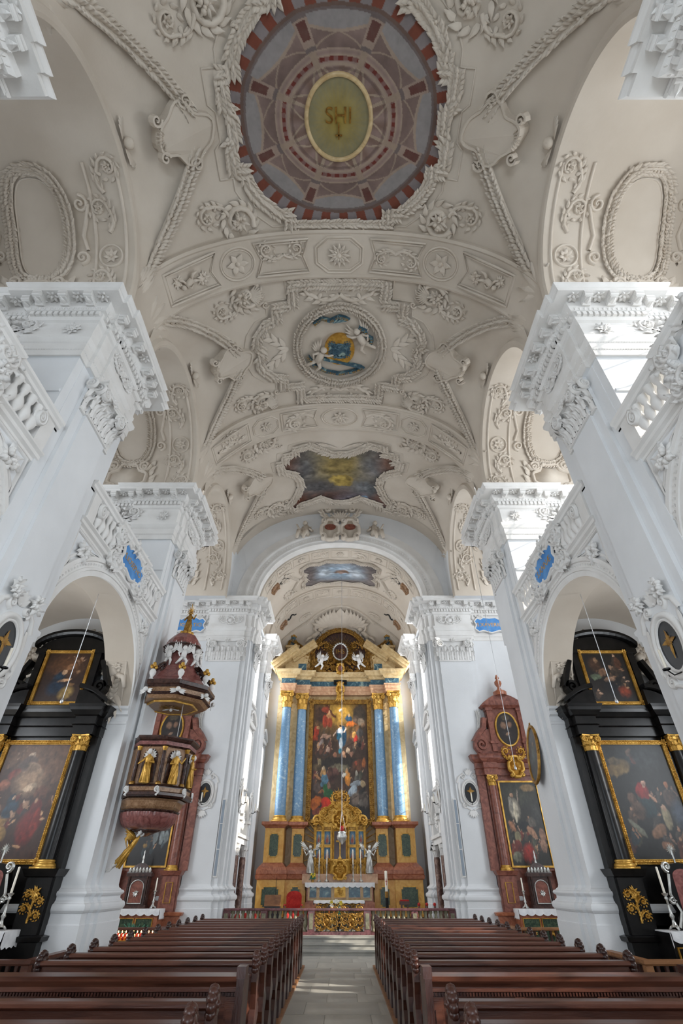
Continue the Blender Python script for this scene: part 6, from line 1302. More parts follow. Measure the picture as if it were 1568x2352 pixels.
MB().box(-0.4, 0.4, -0.25, 0.25, 0.62, 0.66).obj('table_top', 'linen', t); MB().grid(lambda u, v: (-0.41 + 0.82 * u, -0.26 - 0.02 * abs(math.sin(u * 18)) * v, 0.66 - 0.45 * v), 20, 3).obj('cloth_front', 'linen', t)
for a in (-0.36, 0.36):
    for b in (-0.2, 0.2): MB().box(a - 0.02, a + 0.02, b - 0.02, b + 0.02, 0, 0.62).obj('leg', 'wood', t)
t = tag(empty('paschal_candle', (1.92, 25.0, 0.46)), 'tall white paschal candle with red cross on black stand', 'candle')
MB().lathe([(0.2, 0), (0.2, 0.04), (0.06, 0.08), (0.06, 1.0)], n=12).obj('stand', 'iron', t); MB().lathe([(0.075, 1.0), (0.075, 1.2)], n=12).obj('brass_collar', 'gold_dark', t); MB().lathe([(0.055, 1.2), (0.055, 1.86), (0.01, 1.88)], n=12).obj('wax', 'wax', t, True)
MB().box(-0.012, 0.012, -0.058, -0.054, 1.4, 1.62).box(-0.035, 0.035, -0.058, -0.054, 1.52, 1.545).obj('red_cross', 'red_cloth', t)
t = tag(empty('prie_dieu', (2.75, 26.2, 0.46)), 'small carved wooden kneeler with red pad near the paschal candle', 'kneeler'); MB().box(-0.2, 0.2, -0.1, 0.3, 0.75, 0.86).obj('desk', 'wood', t); MB().box(-0.16, -0.1, 0, 0.2, 0, 0.75).box(0.1, 0.16, 0, 0.2, 0, 0.75).obj('leg', 'wood', t); MB().box(-0.2, 0.2, -0.35, 0.1, 0.0, 0.16).obj('base', 'wood', t); MB().box(-0.18, 0.18, -0.11, 0.2, 0.86, 0.91).obj('red_pad', 'red_cloth', t)
for k, x in enumerate((-3.85, -3.55, -3.22, -2.9, -1.98, -1.72)):       # red backed stools seen through the rail
    t = tag(empty('choir_stool', (x, 23.7, 0.46)), 'slim red upholstered stool behind the communion rail, %s from the chancel wall' % ORD[k], 'stool', 'red stools behind the rail'); MB().ball((0, 0, 0.42), 0.11, 8, 6, sz=1.5).obj('back_pad', 'red_cloth', t, True); MB().tube([(0, 0, 0), (0, 0, 0.35)], 0.025, 6).obj('leg', 'wood', t)
for k, x in enumerate((3.05, 3.35, 3.65)):
    t = tag(empty('votive_post', (x, 23.8, 0.46)), 'thin dark wooden post with red cap behind the rail, %s from the paschal candle' % ORD[k], 'post', 'wooden posts behind the rail'); MB().lathe([(0.08, 0), (0.03, 0.06), (0.03, 0.5), (0.05, 0.6), (0.04, 0.8), (0, 0.82)], n=8).obj('shaft', 'wood', t, True); MB().ball((0, 0, 0.82), 0.06, 8, 6).obj('red_cap', 'red_cloth', t, True)
t = tag(empty('flower_vase', (-0.1, 24.3, 0.46)), 'vase of white lilies and orange flowers behind the gate', 'flowers')
MB().lathe([(0.1, 0), (0.08, 0.04), (0.14, 0.2), (0.1, 0.36), (0.13, 0.42)], n=12).obj('vase', 'iron', t, True)
for k in range(16):
    a, b = RNG.uniform(0, 2 * PI), RNG.uniform(0.15, 0.42); p = (b * math.cos(a), b * math.sin(a) * 0.5, RNG.uniform(0.55, 1.0)); MB().tube([(0, 0, 0.38), (p[0] * 0.5, p[1] * 0.5, p[2] * 0.75), p], 0.01, 4).obj('stem', 'leaf_green', t)
    o = MB(); [leaf(o, 0, 0, 2 * PI * i / 6, 0.09, 0.03, 0.03) for i in range(6)]; o.map(lambda u, v, h: (p[0] + u, p[1] - 0.02 - h, p[2] + v)).obj('bloom', ('petal_white', 'petal_white', 'petal_orange', 'petal_yellow')[k % 4], t, True)
for k in range(14):
    a = 2 * PI * k / 14; o = MB(); leaf(o, 0, 0, PI / 2 + 0.9 * math.cos(a), 0.4, 0.05, 0.04); o.map(lambda u, v, h: (u, 0.1 * math.sin(a) - h, 0.4 + v)).obj('leaf', 'leaf_green', t, True)
t = tag(empty('posy', (-1.35, 30.05, 1.95)), 'small posy of yellow flowers on the altar cloth', 'flowers')
o = MB(); [o.ball((RNG.uniform(-0.15, 0.15), RNG.uniform(-0.06, 0.06), 0.2 + RNG.uniform(0, 0.16)), 0.045, 6, 4) for _ in range(16)]; o.obj('bloom', 'petal_yellow', t, True); o = MB(); fruit_bunch(o, 0, 0.2, 0.2, 0.08, 0); o.map(lambda u, v, h: (u, -h + 0.05, v)).obj('foliage', 'leaf_green', t, True); MB().lathe([(0.06, 0), (0.08, 0.12)], n=10).obj('pot', 'gold_dark', t)

# ================================================================ SIDE ALTARS
def side_altar(name, label, loc, S, pic, top):
    """S: dictionary of sizes and materials; built around the altar's own middle, its face towards -y"""
    t = tag(empty(name, loc), label, 'altar'); m, m2, gm_ = S['m'], S['m2'], S['g']
    hw, cx_, z1, z2, z3, z4 = S['hw'], S['col'], S['z1'], S['z2'], S['z3'], S['z4']       # half width, column offset, mensa / pedestal top / capital top / entablature top
    MB().box(-hw - 0.05, hw + 0.05, -0.3, 0.25, 0, 0.2).box(-hw, hw, -0.15, 0.25, 0.2, z1).sweep([(-hw, 0.2), (-hw, -0.15), (hw, -0.15), (hw, 0.2)], [(0.02, z1 - 0.12), (0.1, z1 - 0.1), (0.12, z1 - 0.02), (0, z1)], side=1).obj('base', m2, t)
    tb = MB().box(-S['mw'], S['mw'], -0.75, -0.15, 0.0, z1 + 0.08).obj('mensa', m2, t)
    for k in range(3):
        a = -S['mw'] + 0.08 + k * (2 * S['mw'] - 0.16) / 3; b = a + (2 * S['mw'] - 0.16) / 3 - 0.08; framed_panel(tb, a, b, 0.25, z1 - 0.15, -0.75, S['pan'], gm_); o = MB(); fruit_bunch(o, (a + b) / 2, (z1 + 0.1) / 2, 0.14, 0.03, 4); o.map(lambda u, v, h: (u, -0.77 - h, v)).obj('panel_ornament', gm_, tb, True)
    for s in (-1, 1):
        x = s * (cx_ + 0.05); p = MB().box(x - 0.32, x + 0.32, -0.12, 0.25, z1, z2 - 0.1).box(x - 0.28, x + 0.28, -0.18, 0.2, z1, z2 - 0.1).obj('pedestal', m, t)
        MB().sweep([(x - 0.3, 0.25), (x - 0.3, -0.18), (x + 0.3, -0.18), (x + 0.3, 0.25)], [(0, z2 - 0.16), (0.05, z2 - 0.14), (0.1, z2 - 0.04), (0.12, z2), (-0.3, z2)], side=1).obj('pedestal_cap', m, p)
        if S['kind'] == 'black':
            o = MB(); fruit_bunch(o, x, z1 + 0.72, 0.15, 0.05, 5)
            for k in range(4): scroll(o, x, z1 + 0.2 + 0.12 * k, PI / 2 + (0.5 if k % 2 else -0.5), 0.26, 1 if k % 2 else -1, 0.04, 1.5)
            o.map(lambda u, v, h: (u, -0.18 - h, v)).obj('gilt_ornament', gm_, p, True)
        else: framed_panel(p, x - 0.12, x + 0.12, z1 + 0.25, z2 - 0.35, -0.18, m, gm_)
        MB().box(s * (hw - 0.32), s * (hw - 0.02), 0.02, 0.25, z2, z3).box(s * (cx_ - 0.2), s * (cx_ + 0.2), 0.0, 0.25, z2, z3).obj('back_pilaster', m, t)
        column(t, s * cx_, -0.03, z2 + 0.02, z3, S['r'], m, gm_, gm_, 0.36, 16)
        # broken pediment pieces over the columns
        if S['kind'] == 'black':
            MB().grid(lambda u, v: (s * (hw + 0.12 - (0.9) * u), (-0.3, -0.36, -0.36, 0.2)[round(v * 3)], z4 + 0.02 + 0.42 * math.sin(PI / 2 * u) + (0.0, 0.02, 0.12, 0.14)[round(v * 3)]), 12, 3).obj('broken_pediment', m, t)
            MB().prism([(s * (hw + 0.05 - 0.85 * k / 8), z4 + 0.42 * math.sin(PI / 2 * k / 8)) for k in range(9)] + [(s * (hw - 0.8), z4)], lambda x_, z_, y_: (x_, y_, z_), -0.25, 0.2).obj('pediment_block', m, t)
    MB().box(-hw + 0.2, hw - 0.2, 0.1, 0.25, z1, z4).obj('back_panel', m, t)
    ep = [(-hw, 0.25), (-hw, -0.02), (-cx_ - 0.28, -0.02), (-cx_ - 0.28, -0.24), (-cx_ + 0.28, -0.24), (-cx_ + 0.28, -0.02), (cx_ - 0.28, -0.02), (cx_ - 0.28, -0.24), (cx_ + 0.28, -0.24), (cx_ + 0.28, -0.02), (hw, -0.02), (hw, 0.25)]
    h_ = z4 - z3
    MB().sweep(ep, [(0, z3), (0.0, z3 + 0.3 * h_), (0.04, z3 + 0.32 * h_), (0.0, z3 + 0.36 * h_), (0.0, z3 + 0.62 * h_), (0.05, z3 + 0.66 * h_), (0.14, z3 + 0.8 * h_), (0.16, z3 + 0.9 * h_), (0.2, z4), (-0.4, z4 + 0.02)], side=1).obj('entablature', m, t)
    pw, pz0, pz1 = S['pw'], S['pz0'], S['pz1']
    picture('altar_painting', lambda u, v: (-pw + 2 * pw * u, 0.06, pz0 + (pz1 - pz0) * v), 90, 130, pic, 'paint', t)
    picture_frame(t, -pw, pw, pz0, pz1, 0.09, S['fw'], gm_, 0.08, S['kind'] == 'black')
    # upper storey
    uw, u0, u1 = S['uw'], z4, S['u1']
    up = MB().box(-uw, uw, 0.0, 0.25, u0, u1).obj('upper_storey', m, t)
    if S['kind'] == 'black':
        picture('upper_painting', lambda u, v: (-0.62 + 1.24 * u, -0.03, z4 + 0.15 + 1.38 * v), 56, 64, top, 'paint', t); picture_frame(t, -0.62, 0.62, z4 + 0.15, z4 + 1.53, 0.0, 0.085, gm_, 0.07)
        for s in (-1, 1):
            MB().box(s * 0.74, s * 0.92, -0.08, 0.2, z4, u1 - 0.15).box(s * 0.72, s * 1.02, -0.12, 0.2, u1 - 0.15, u1).obj('upper_pilaster', m, t)
            o = MB(); spiral(o, s * 1.16, z4 + 0.55, 0.2, 1.6, -PI / 2, s, 0.07, 0.2); ridge(o, [(s * 1.36, z4 + 0.55), (s * 1.2, z4 + 0.95), (s * 1.04, z4 + 1.3)], 0.1, 0.2); o.box(*( (s * 0.95, s * 1.35) if s > 0 else (s * 1.35, s * 0.95)), z4, z4 + 0.35, 0, 0.2); o.map(lambda u, v, h: (u, 0.05 - h, v)).obj('side_scroll', m, t)
        MB().grid(lambda u, v: (1.08 * math.cos(PI * (0.08 + 0.84 * (1 - u))) / math.cos(PI * 0.08), (0.2, -0.16, -0.2, -0.2, 0.2)[round(v * 4)], u1 - 0.1 + 0.52 * math.sin(PI * (0.08 + 0.84 * u)) + (0, 0, 0.06, 0.14, 0.16)[round(v * 4)]), 16, 4).obj('arched_pediment', m, t)
        MB().prism([(-1.0, u1 - 0.02), (1.0, u1 - 0.02)] + [(0.98 * math.cos(PI * i / 12), u1 + 0.4 * math.sin(PI * i / 12)) for i in range(1, 12)], lambda x_, z_, y_: (x_, y_, z_), -0.02, 0.22).obj('pediment_field', m, t)
    else:
        zc = S['oz']
        picture('oval_painting', lambda u, v: (-0.46 + 0.92 * u, -0.05, zc - 0.66 + 1.32 * v), 30, 40, top, 'paint', t, lambda u, v: (2 * u - 1) ** 2 + (2 * v - 1) ** 2 < 0.98)
        o = MB(); ridge(o, [(0.48 * math.cos(2 * PI * i / 36), zc + 0.68 * math.sin(2 * PI * i / 36)) for i in range(36)], 0.045, 0.06, True); o.map(lambda u, v, h: (u, -0.02 - h, v)).obj('oval_frame', gm_, t, True)
        for s in (-1, 1):
            MB().box(s * 0.56, s * 0.78, -0.1, 0.2, u0 + 0.15, u1 - 0.2).box(s * 0.52, s * 0.84, -0.14, 0.2, u1 - 0.2, u1 - 0.08).box(s * 0.52, s * 0.84, -0.14, 0.2, u0 + 0.45, u0 + 0.55).obj('upper_pilaster', m, t)
            o = MB(); spiral(o, s * 1.2, u0 + 0.42, 0.32, 1.8, -PI / 2, s, 0.1, 0.2); ridge(o, [(s * 1.5, u0 + 0.5), (s * 1.25, u0 + 0.85), (s * 1.0, u0 + 1.1), (s * 0.9, u0 + 1.5)], 0.14, 0.18); o.prism([(s * 0.7, u0), (s * 1.45, u0), (s * 1.35, u0 + 0.6), (s * 0.95, u0 + 1.0), (s * 0.7, u0 + 1.1)], lambda a, b, c: (a, b, c), 0, 0.12); o.map(lambda u, v, h: (u, 0.1 - h, v)).obj('side_scroll', m, t)
            o = MB(); garland(o, [(s * (1.22 - 0.12 * math.sin(k * 0.3)), u0 + 0.95 + 0.11 * k) for k in range(9)], 0.1, 0.1, 0.6, 0.5); o.map(lambda u, v, h: (u, 0.18 - h, v)).obj('white_festoon', 'white_stucco', t, True)
        MB().sweep([(-0.9, 0.25), (-0.9, -0.1), (0.9, -0.1), (0.9, 0.25)], [(0, u1 - 0.1), (0.06, u1 - 0.05), (0.12, u1), (0, u1 + 0.02)], side=1).obj('upper_cornice', m, t)
        MB().prism([(-0.92, u1)] + [(-0.92 + 1.84 * i / 16, u1 + 0.1 + 0.42 * math.sin(PI * i / 16)) for i in range(17)] + [(0.92, u1)], lambda x_, z_, y_: (x_, y_, z_), -0.12, 0.2).obj('arched_pediment', m, t)
        MB().lathe([(0.3, u1 + 0.45), (0.3, u1 + 0.62), (0.12, u1 + 0.72), (0.06, u1 + 0.82), (0.16, u1 + 0.98), (0.16, u1 + 1.08), (0.05, u1 + 1.18), (0.1, u1 + 1.24), (0.03, u1 + 1.4)], (0, 0, 0), 12).obj('finial', m2, t, True)
        o = MB(); cartouche(o, 0, S['az'], 0.28, 0.36, 0.12, 0.06); scroll(o, 0.1, S['az'] + 0.25, 0.6, 0.5, 1, 0.1, 1.5); scroll(o, -0.1, S['az'] + 0.25, PI - 0.6, 0.5, -1, 0.1, 1.5); rosette(o, 0, S['az'], 0.2, 6, 0.16); o.map(lambda u, v, h: (u, -0.2 - h, v)).obj('gilt_arms', gm_, t, True)
    return t
BK = dict(kind='black', m='black_wood', m2='black_wood', g='gold', pan='black_wood', hw=1.5, col=1.12, r=0.17, z1=1.05, z2=2.2, z3=5.05, z4=5.78, mw=0.95, pw=0.82, pz0=2.38, pz1=4.85, fw=0.1, uw=0.95, u1=7.45)
RD = dict(kind='red', m='altar_red', m2='red_marble', g='gold', pan='green_marble', hw=1.62, col=1.05, r=0.16, z1=1.12, z2=2.3, z3=5.45, z4=6.2, mw=1.05, pw=0.74, pz0=2.45, pz1=5.2, fw=0.06, uw=0.8, u1=8.2, oz=7.25, az=5.75)
pL = paint(crowd(22, 0.05, 0.95, 0.15, 0.6, ('4c2c22', '5a3428', '3a2a28', '4a3c30', '5c241e'), 7, 1.3) + crowd(12, 0.1, 0.9, 0.62, 0.95, ('5c4434', '6a5040', '4a342a'), 8, 1.2) + [(0.5, 0.88, 0.4, 0.14, 0, '5c4230', 0.6), (0.85, 0.8, 0.25, 0.2, 0, '5a4030', 0.6), (0.42, 0.9, 0.05, 0.03, 0, '9a8470', 0.3), (0.4, 0.82, 0.14, 0.07, 0.3, '4c3c34', 0.4), (0.55, 0.76, 0.14, 0.06, -0.4, '7c6450', 0.4), (0.25, 0.72, 0.1, 0.04, 0.3, '6a2e24', 0.4), (0.5, 0.65, 0.2, 0.1, 0, '8c7058', 0.5), (0.55, 0.6, 0.1, 0.03, 0.2, 'b0967c', 0.4), (0.15, 0.62, 0.08, 0.05, 0, '7a4a38', 0.4), (0.75, 0.55, 0.1, 0.06, 0, '5a382a', 0.5), (0.34, 0.47, 0.07, 0.07, 0, '14222e', 0.3), (0.36, 0.4, 0.12, 0.07, 0.4, '1a2e3e', 0.3), (0.37, 0.5, 0.025, 0.022, 0, 'b89478', 0.25), (0.42, 0.36, 0.05, 0.02, -0.5, 'a8846a', 0.3), (0.58, 0.45, 0.05, 0.03, 0.2, '8c6a54', 0.35), (0.75, 0.42, 0.09, 0.07, 0, '5c2420', 0.4), (0.72, 0.48, 0.025, 0.02, 0, 'a07a60', 0.3), (0.7, 0.24, 0.13, 0.14, 0.4, '641c18', 0.3), (0.8, 0.3, 0.06, 0.12, 0, '7a2820', 0.35), (0.22, 0.27, 0.16, 0.05, 0.3, '7a5c34', 0.35), (0.35, 0.2, 0.09, 0.06, -0.4, '86683c', 0.35), (0.12, 0.4, 0.1, 0.05, 0, '7c5c48', 0.4), (0.65, 0.1, 0.06, 0.015, 0, 'a8805e', 0.3), (0.1, 0.12, 0.15, 0.1, 0, '2c1a14', 0.5)], '38221a', 0.45, 8, 4.0, 0.02)
pLt = paint(crowd(8, 0.1, 0.9, 0.6, 0.95, ('4a3020', '5a3c28'), 11, 1.8) + [(0.5, 0.75, 0.35, 0.2, 0, '5a3a22', 0.6), (0.62, 0.72, 0.12, 0.06, 0.2, '8a6040', 0.5), (0.42, 0.5, 0.14, 0.1, 0.3, '1c3040', 0.3), (0.5, 0.6, 0.06, 0.06, 0.5, 'c09a78', 0.25), (0.55, 0.43, 0.16, 0.03, 0.2, 'b8906c', 0.3), (0.4, 0.28, 0.2, 0.14, 0, '16283a', 0.35), (0.68, 0.18, 0.16, 0.12, 0.3, '8a7040', 0.3), (0.72, 0.35, 0.08, 0.03, 0, '7a5a3a', 0.4), (0.8, 0.6, 0.05, 0.04, 0, '8a6648', 0.4)], '2e1c14', 0.4, 7, 5.0, 0.03)
pR = paint(crowd(24, 0.05, 0.95, 0.08, 0.55, ('3a3430', '4a3c34', '2c3438', '4c3028', '3c3a30'), 9, 1.4, ('7c6050', '8d6a54')) + [(0.2, 0.78, 0.18, 0.07, 0.2, '6a5636', 0.5), (0.15, 0.84, 0.1, 0.04, 0, '5a4c38', 0.5), (0.42, 0.93, 0.05, 0.03, 0.4, '8a6a54', 0.35), (0.45, 0.86, 0.03, 0.05, 0.4, '7a3a28', 0.4), (0.6, 0.9, 0.3, 0.1, 0, '2c2f30', 0.6), (0.45, 0.56, 0.1, 0.08, 0, '7c1e1c', 0.3), (0.5, 0.635, 0.035, 0.03, 0, 'b48c78', 0.25), (0.58, 0.5, 0.06, 0.02, -0.6, 'b0846a', 0.3), (0.45, 0.42, 0.14, 0.09, 0, '1a2c30', 0.4), (0.3, 0.4, 0.1, 0.08, 0, '4c3a30', 0.5), (0.25, 0.5, 0.06, 0.05, 0, '5a4438', 0.5), (0.68, 0.33, 0.06, 0.1, 0, '857a60', 0.35), (0.68, 0.42, 0.03, 0.025, 0, 'a88870', 0.3), (0.82, 0.5, 0.08, 0.08, 0, '44352e', 0.4), (0.85, 0.62, 0.03, 0.03, 0, 'a06848', 0.3), (0.9, 0.35, 0.1, 0.12, 0, '3c4450', 0.4), (0.5, 0.22, 0.12, 0.05, 0.4, '7a5a44', 0.4), (0.2, 0.25, 0.12, 0.03, -0.6, '6a6a5c', 0.4), (0.55, 0.1, 0.08, 0.04, 0, '85604a', 0.4), (0.9, 0.15, 0.1, 0.08, 0, '5a4438', 0.5)], '1d1d1c', 0.4, 8, 6.0, 0.02)
pRt = paint(crowd(12, 0.1, 0.9, 0.15, 0.9, ('3c3028', '4a3a30', '302c2c'), 10, 2.2) + [(0.25, 0.75, 0.12, 0.14, 0, '4c3426', 0.4), (0.3, 0.85, 0.05, 0.05, 0, '8a6a50', 0.35), (0.38, 0.6, 0.1, 0.08, 0.3, '7a5a44', 0.4), (0.2, 0.5, 0.12, 0.06, 0, '5a6450', 0.4), (0.5, 0.45, 0.14, 0.05, 0.2, '9a7860', 0.35), (0.5, 0.3, 0.2, 0.15, 0, '16161a', 0.4), (0.75, 0.2, 0.12, 0.1, 0, '7a3420', 0.35), (0.8, 0.8, 0.08, 0.12, 0, '5a3a2a', 0.4), (0.6, 0.7, 0.05, 0.05, 0, 'a08068', 0.3)], '1e1a18', 0.4, 7, 7.0, 0.03)
pl3 = paint(crowd(12, 0.4, 0.95, 0.1, 0.9, ('2c3438', '3a4448', '3a2c28'), 13, 1.5) + [(0.6, 0.75, 0.3, 0.2, 0, '24343a', 0.5), (0.75, 0.6, 0.16, 0.1, 0, '3c5058', 0.5), (0.7, 0.75, 0.1, 0.08, 0, '6a3c30', 0.4), (0.7, 0.45, 0.2, 0.03, 0, '4c2820', 0.3), (0.62, 0.33, 0.06, 0.08, 0, '7c8484', 0.35), (0.78, 0.33, 0.06, 0.08, 0, '7c8484', 0.35), (0.9, 0.33, 0.06, 0.08, 0, '767e7e', 0.35), (0.4, 0.5, 0.22, 0.3, 0, '141416', 0.4), (0.4, 0.22, 0.06, 0.03, 0, '8a6a34', 0.4), (0.3, 0.8, 0.06, 0.05, 0, '8a6a54', 0.35)], '1e1c1c', 0.35, 7, 8.0, 0.03)
pr3 = paint(crowd(26, 0.05, 0.95, 0.06, 0.5, ('4a3a30', '5a4438', '3c3834', '6a2c20', '4a4a3c'), 12, 1.3) + [(0.5, 0.88, 0.4, 0.14, 0, '38382e', 0.6), (0.75, 0.93, 0.2, 0.05, 0, '7a6240', 0.5), (0.3, 0.66, 0.13, 0.12, 0, 'a89e8c', 0.3), (0.3, 0.62, 0.04, 0.12, 0, 'c4b8a0', 0.3), (0.22, 0.72, 0.05, 0.1, 0.2, '8a8478', 0.35), (0.27, 0.84, 0.05, 0.035, 0, '94745c', 0.25), (0.44, 0.83, 0.02, 0.08, -0.2, '8a7a6c', 0.3), (0.5, 0.45, 0.14, 0.06, 0, '141414', 0.3), (0.15, 0.45, 0.1, 0.05, -0.6, '9a6a4c', 0.35), (0.25, 0.33, 0.08, 0.06, 0, '82785a', 0.4), (0.22, 0.22, 0.1, 0.08, 0, '6c2c20', 0.4), (0.46, 0.14, 0.14, 0.1, 0.3, '8e2418', 0.3), (0.64, 0.38, 0.12, 0.05, -0.5, 'a0765a', 0.35), (0.7, 0.5, 0.1, 0.06, 0, '5a5248', 0.4), (0.85, 0.6, 0.1, 0.1, 0, '3a3834', 0.5), (0.9, 0.35, 0.08, 0.08, 0, '8a6650', 0.4), (0.88, 0.22, 0.08, 0.08, 0, '94705a', 0.4), (0.15, 0.1, 0.12, 0.06, 0, '6c6a58', 0.4)], '26241e', 0.4, 8, 9.0, 0.02)
ovl = paint([(0.35, 0.6, 0.12, 0.1, 0, '8a6a54', 0.35), (0.65, 0.62, 0.1, 0.09, 0, '80604c', 0.35), (0.5, 0.3, 0.25, 0.18, 0, '2c2422', 0.4), (0.5, 0.35, 0.1, 0.04, 0.3, '9a7860', 0.35), (0.5, 0.85, 0.2, 0.08, 0, '4c4030', 0.5)], '241c18', 0.35, 6, 10.0, 0.03)
side_altar('side_altar', 'black side altar with dark painting of mourners beside the pulpit pier', (-7.9, 13.85, 0), BK, pL, pLt)
side_altar('side_altar', 'black side altar with dark painting of a woman in red beyond the oval portrait pier', (7.75, 13.85, 0), BK, pR, pRt)
side_altar('side_altar', 'red marble side altar half hidden behind the pulpit', (-7.3, 22.38, 0), RD, pl3, ovl)
side_altar('side_altar', 'red marble side altar with painting of a preacher in white', (7.28, 22.38, 0), RD, pr3, ovl)
def shrine(loc, big, label, m='violet_marble'):
    t = tag(empty('altar_shrine', loc), label, 'shrine')
    if big:
        MB().prism([(-0.42, 0), (0.42, 0), (0.4, 0.2), (0.28, 0.3), (0.4, 0.55), (0.3, 0.95)] + [(0.3 * math.cos(a), 0.95 + 0.2 * math.sin(a)) for a in [PI * i / 8 for i in range(1, 8)]] + [(-0.3, 0.95), (-0.4, 0.55), (-0.28, 0.3), (-0.4, 0.2)], lambda x, z, y: (x, y, z), 0, 0.2).obj('case', 'black_wood', t)
        MB().prism([(-0.24, 0.3), (0.24, 0.3), (0.22, 0.9)] + [(0.22 * math.cos(a), 0.9 + 0.14 * math.sin(a)) for a in [PI * i / 8 for i in range(1, 8)]] + [(-0.22, 0.9)], lambda x, z, y: (x, -y, z), 0, 0.01).obj('relic_panel', 'pulpit_pink', t)
        o = MB()
        for s in (-1, 1): spiral(o, s * 0.3, 1.08, 0.1, 1.5, -PI / 2, s, 0.03, 0.05); ridge(o, [(s * 0.3, 0.95), (s * 0.4, 0.6), (s * 0.28, 0.3), (s * 0.42, 0.04)], 0.025, 0.04); spiral(o, s * 0.4, 0.5, 0.07, 1.4, 0, s, 0.025, 0.04)
        fruit_bunch(o, 0, 0.6, 0.12, 0.03, 5); o.map(lambda u, v, h: (u, -0.01 - h, v)).obj('silver_scrolls', 'silver', t, True)
        o = MB()
        for i in range(14): a = 2 * PI * i / 14; o.tube([(0, 0.1, 1.4), (0.11 * math.cos(a), 0.1, 1.4 + 0.11 * math.sin(a))], [0.02, 0.004], 4)
        o.tube([(0, 0.1, 1.15), (0, 0.1, 1.4)], 0.02, 6); o.obj('silver_star', 'silver', t)
    else:
        MB().box(-0.42, 0.42, 0, 0.3, 0, 0.1).box(-0.38, 0.38, 0.02, 0.3, 0.1, 0.9).box(-0.45, 0.45, -0.04, 0.3, 0.9, 1.0).obj('case', 'pulpit_dark', t)
        MB().prism([(-0.22, 0.16), (0.22, 0.16), (0.22, 0.6)] + [(0.22 * math.cos(a), 0.6 + 0.18 * math.sin(a)) for a in [PI * i / 8 for i in range(1, 8)]] + [(-0.22, 0.6)], lambda x, z, y: (x, 0.02 - y, z), 0, 0.012).obj('door', 'altar_red', t)
        MB().grid(lambda u, v: ((0.44 * (1 - v) ** 0.7 + 0.04) * (2 * u - 1), 0.0 + 0.1 * v, 1.0 + 0.32 * v), 6, 5).obj('roof', 'pulpit_dark', t)
        for s in (-1, 1): MB().lathe([(0.035, 0.1), (0.025, 0.16), (0.025, 0.8), (0.04, 0.9)], (s * 0.32, 0.0, 0), 8).obj('colonnette', 'pulpit_dark', t, True)
        o = MB(); fruit_bunch(o, 0, 0.42, 0.12, 0.03, 4); ridge(o, [(-0.24, 0.14), (0.24, 0.14), (0.24, 0.6)] + [(0.24 * math.cos(a), 0.6 + 0.2 * math.sin(a)) for a in [PI * i / 8 for i in range(1, 8)]] + [(-0.24, 0.6)], 0.015, 0.02, True)
        for k in range(7): leaf(o, -0.36 + 0.12 * k, 1.02, PI / 2, 0.16, 0.05, 0.03)
        o.map(lambda u, v, h: (u, 0.0 - h, v)).obj('silver_mounts', 'silver', t, True)
        MB().lathe([(0.05, 1.3), (0.03, 1.4), (0.05, 1.46), (0.02, 1.56), (0.03, 1.64), (0, 1.7)], (0, 0.12, 0), 8).obj('finial', 'silver', t, True)
    return t
for s, nm in ((-1, 'beside the pulpit pier'), (1, 'beyond the oval portrait pier')):
    X = s * 7.8; shrine((X - s * 0.2, 13.32, 1.152), True, 'ornate black reliquary with silver scrolls on the black altar %s' % nm)
    cloth('altar_cloth', X - 0.98, X + 0.98, 13.06, 13.7, 1.135, 0.18, 'white lace altar cloth on the black altar %s' % nm, 'altar cloth')
    candlestick((X - s * 0.75, 13.25, 1.15), 0.62, 0.45, 'silver candlestick with white candle on the black altar %s' % nm)
    X = s * 7.28; shrine((X, 21.95, 1.222), False, 'dark tabernacle with silver mounts on the red altar %s' % ('behind the pulpit' if s < 0 else 'with the preacher painting'))
    cloth('altar_cloth', X - 1.08, X + 1.08, 21.58, 22.22, 1.205, 0.18, 'white lace altar cloth on the red altar %s' % ('behind the pulpit' if s < 0 else 'with the preacher painting'), 'altar cloth')
    candlestick((X - s * 0.72, 21.85, 1.22), 0.5, 0.36, 'silver candlestick with white candle on the red altar %s' % ('behind the pulpit' if s < 0 else 'with the preacher painting'))
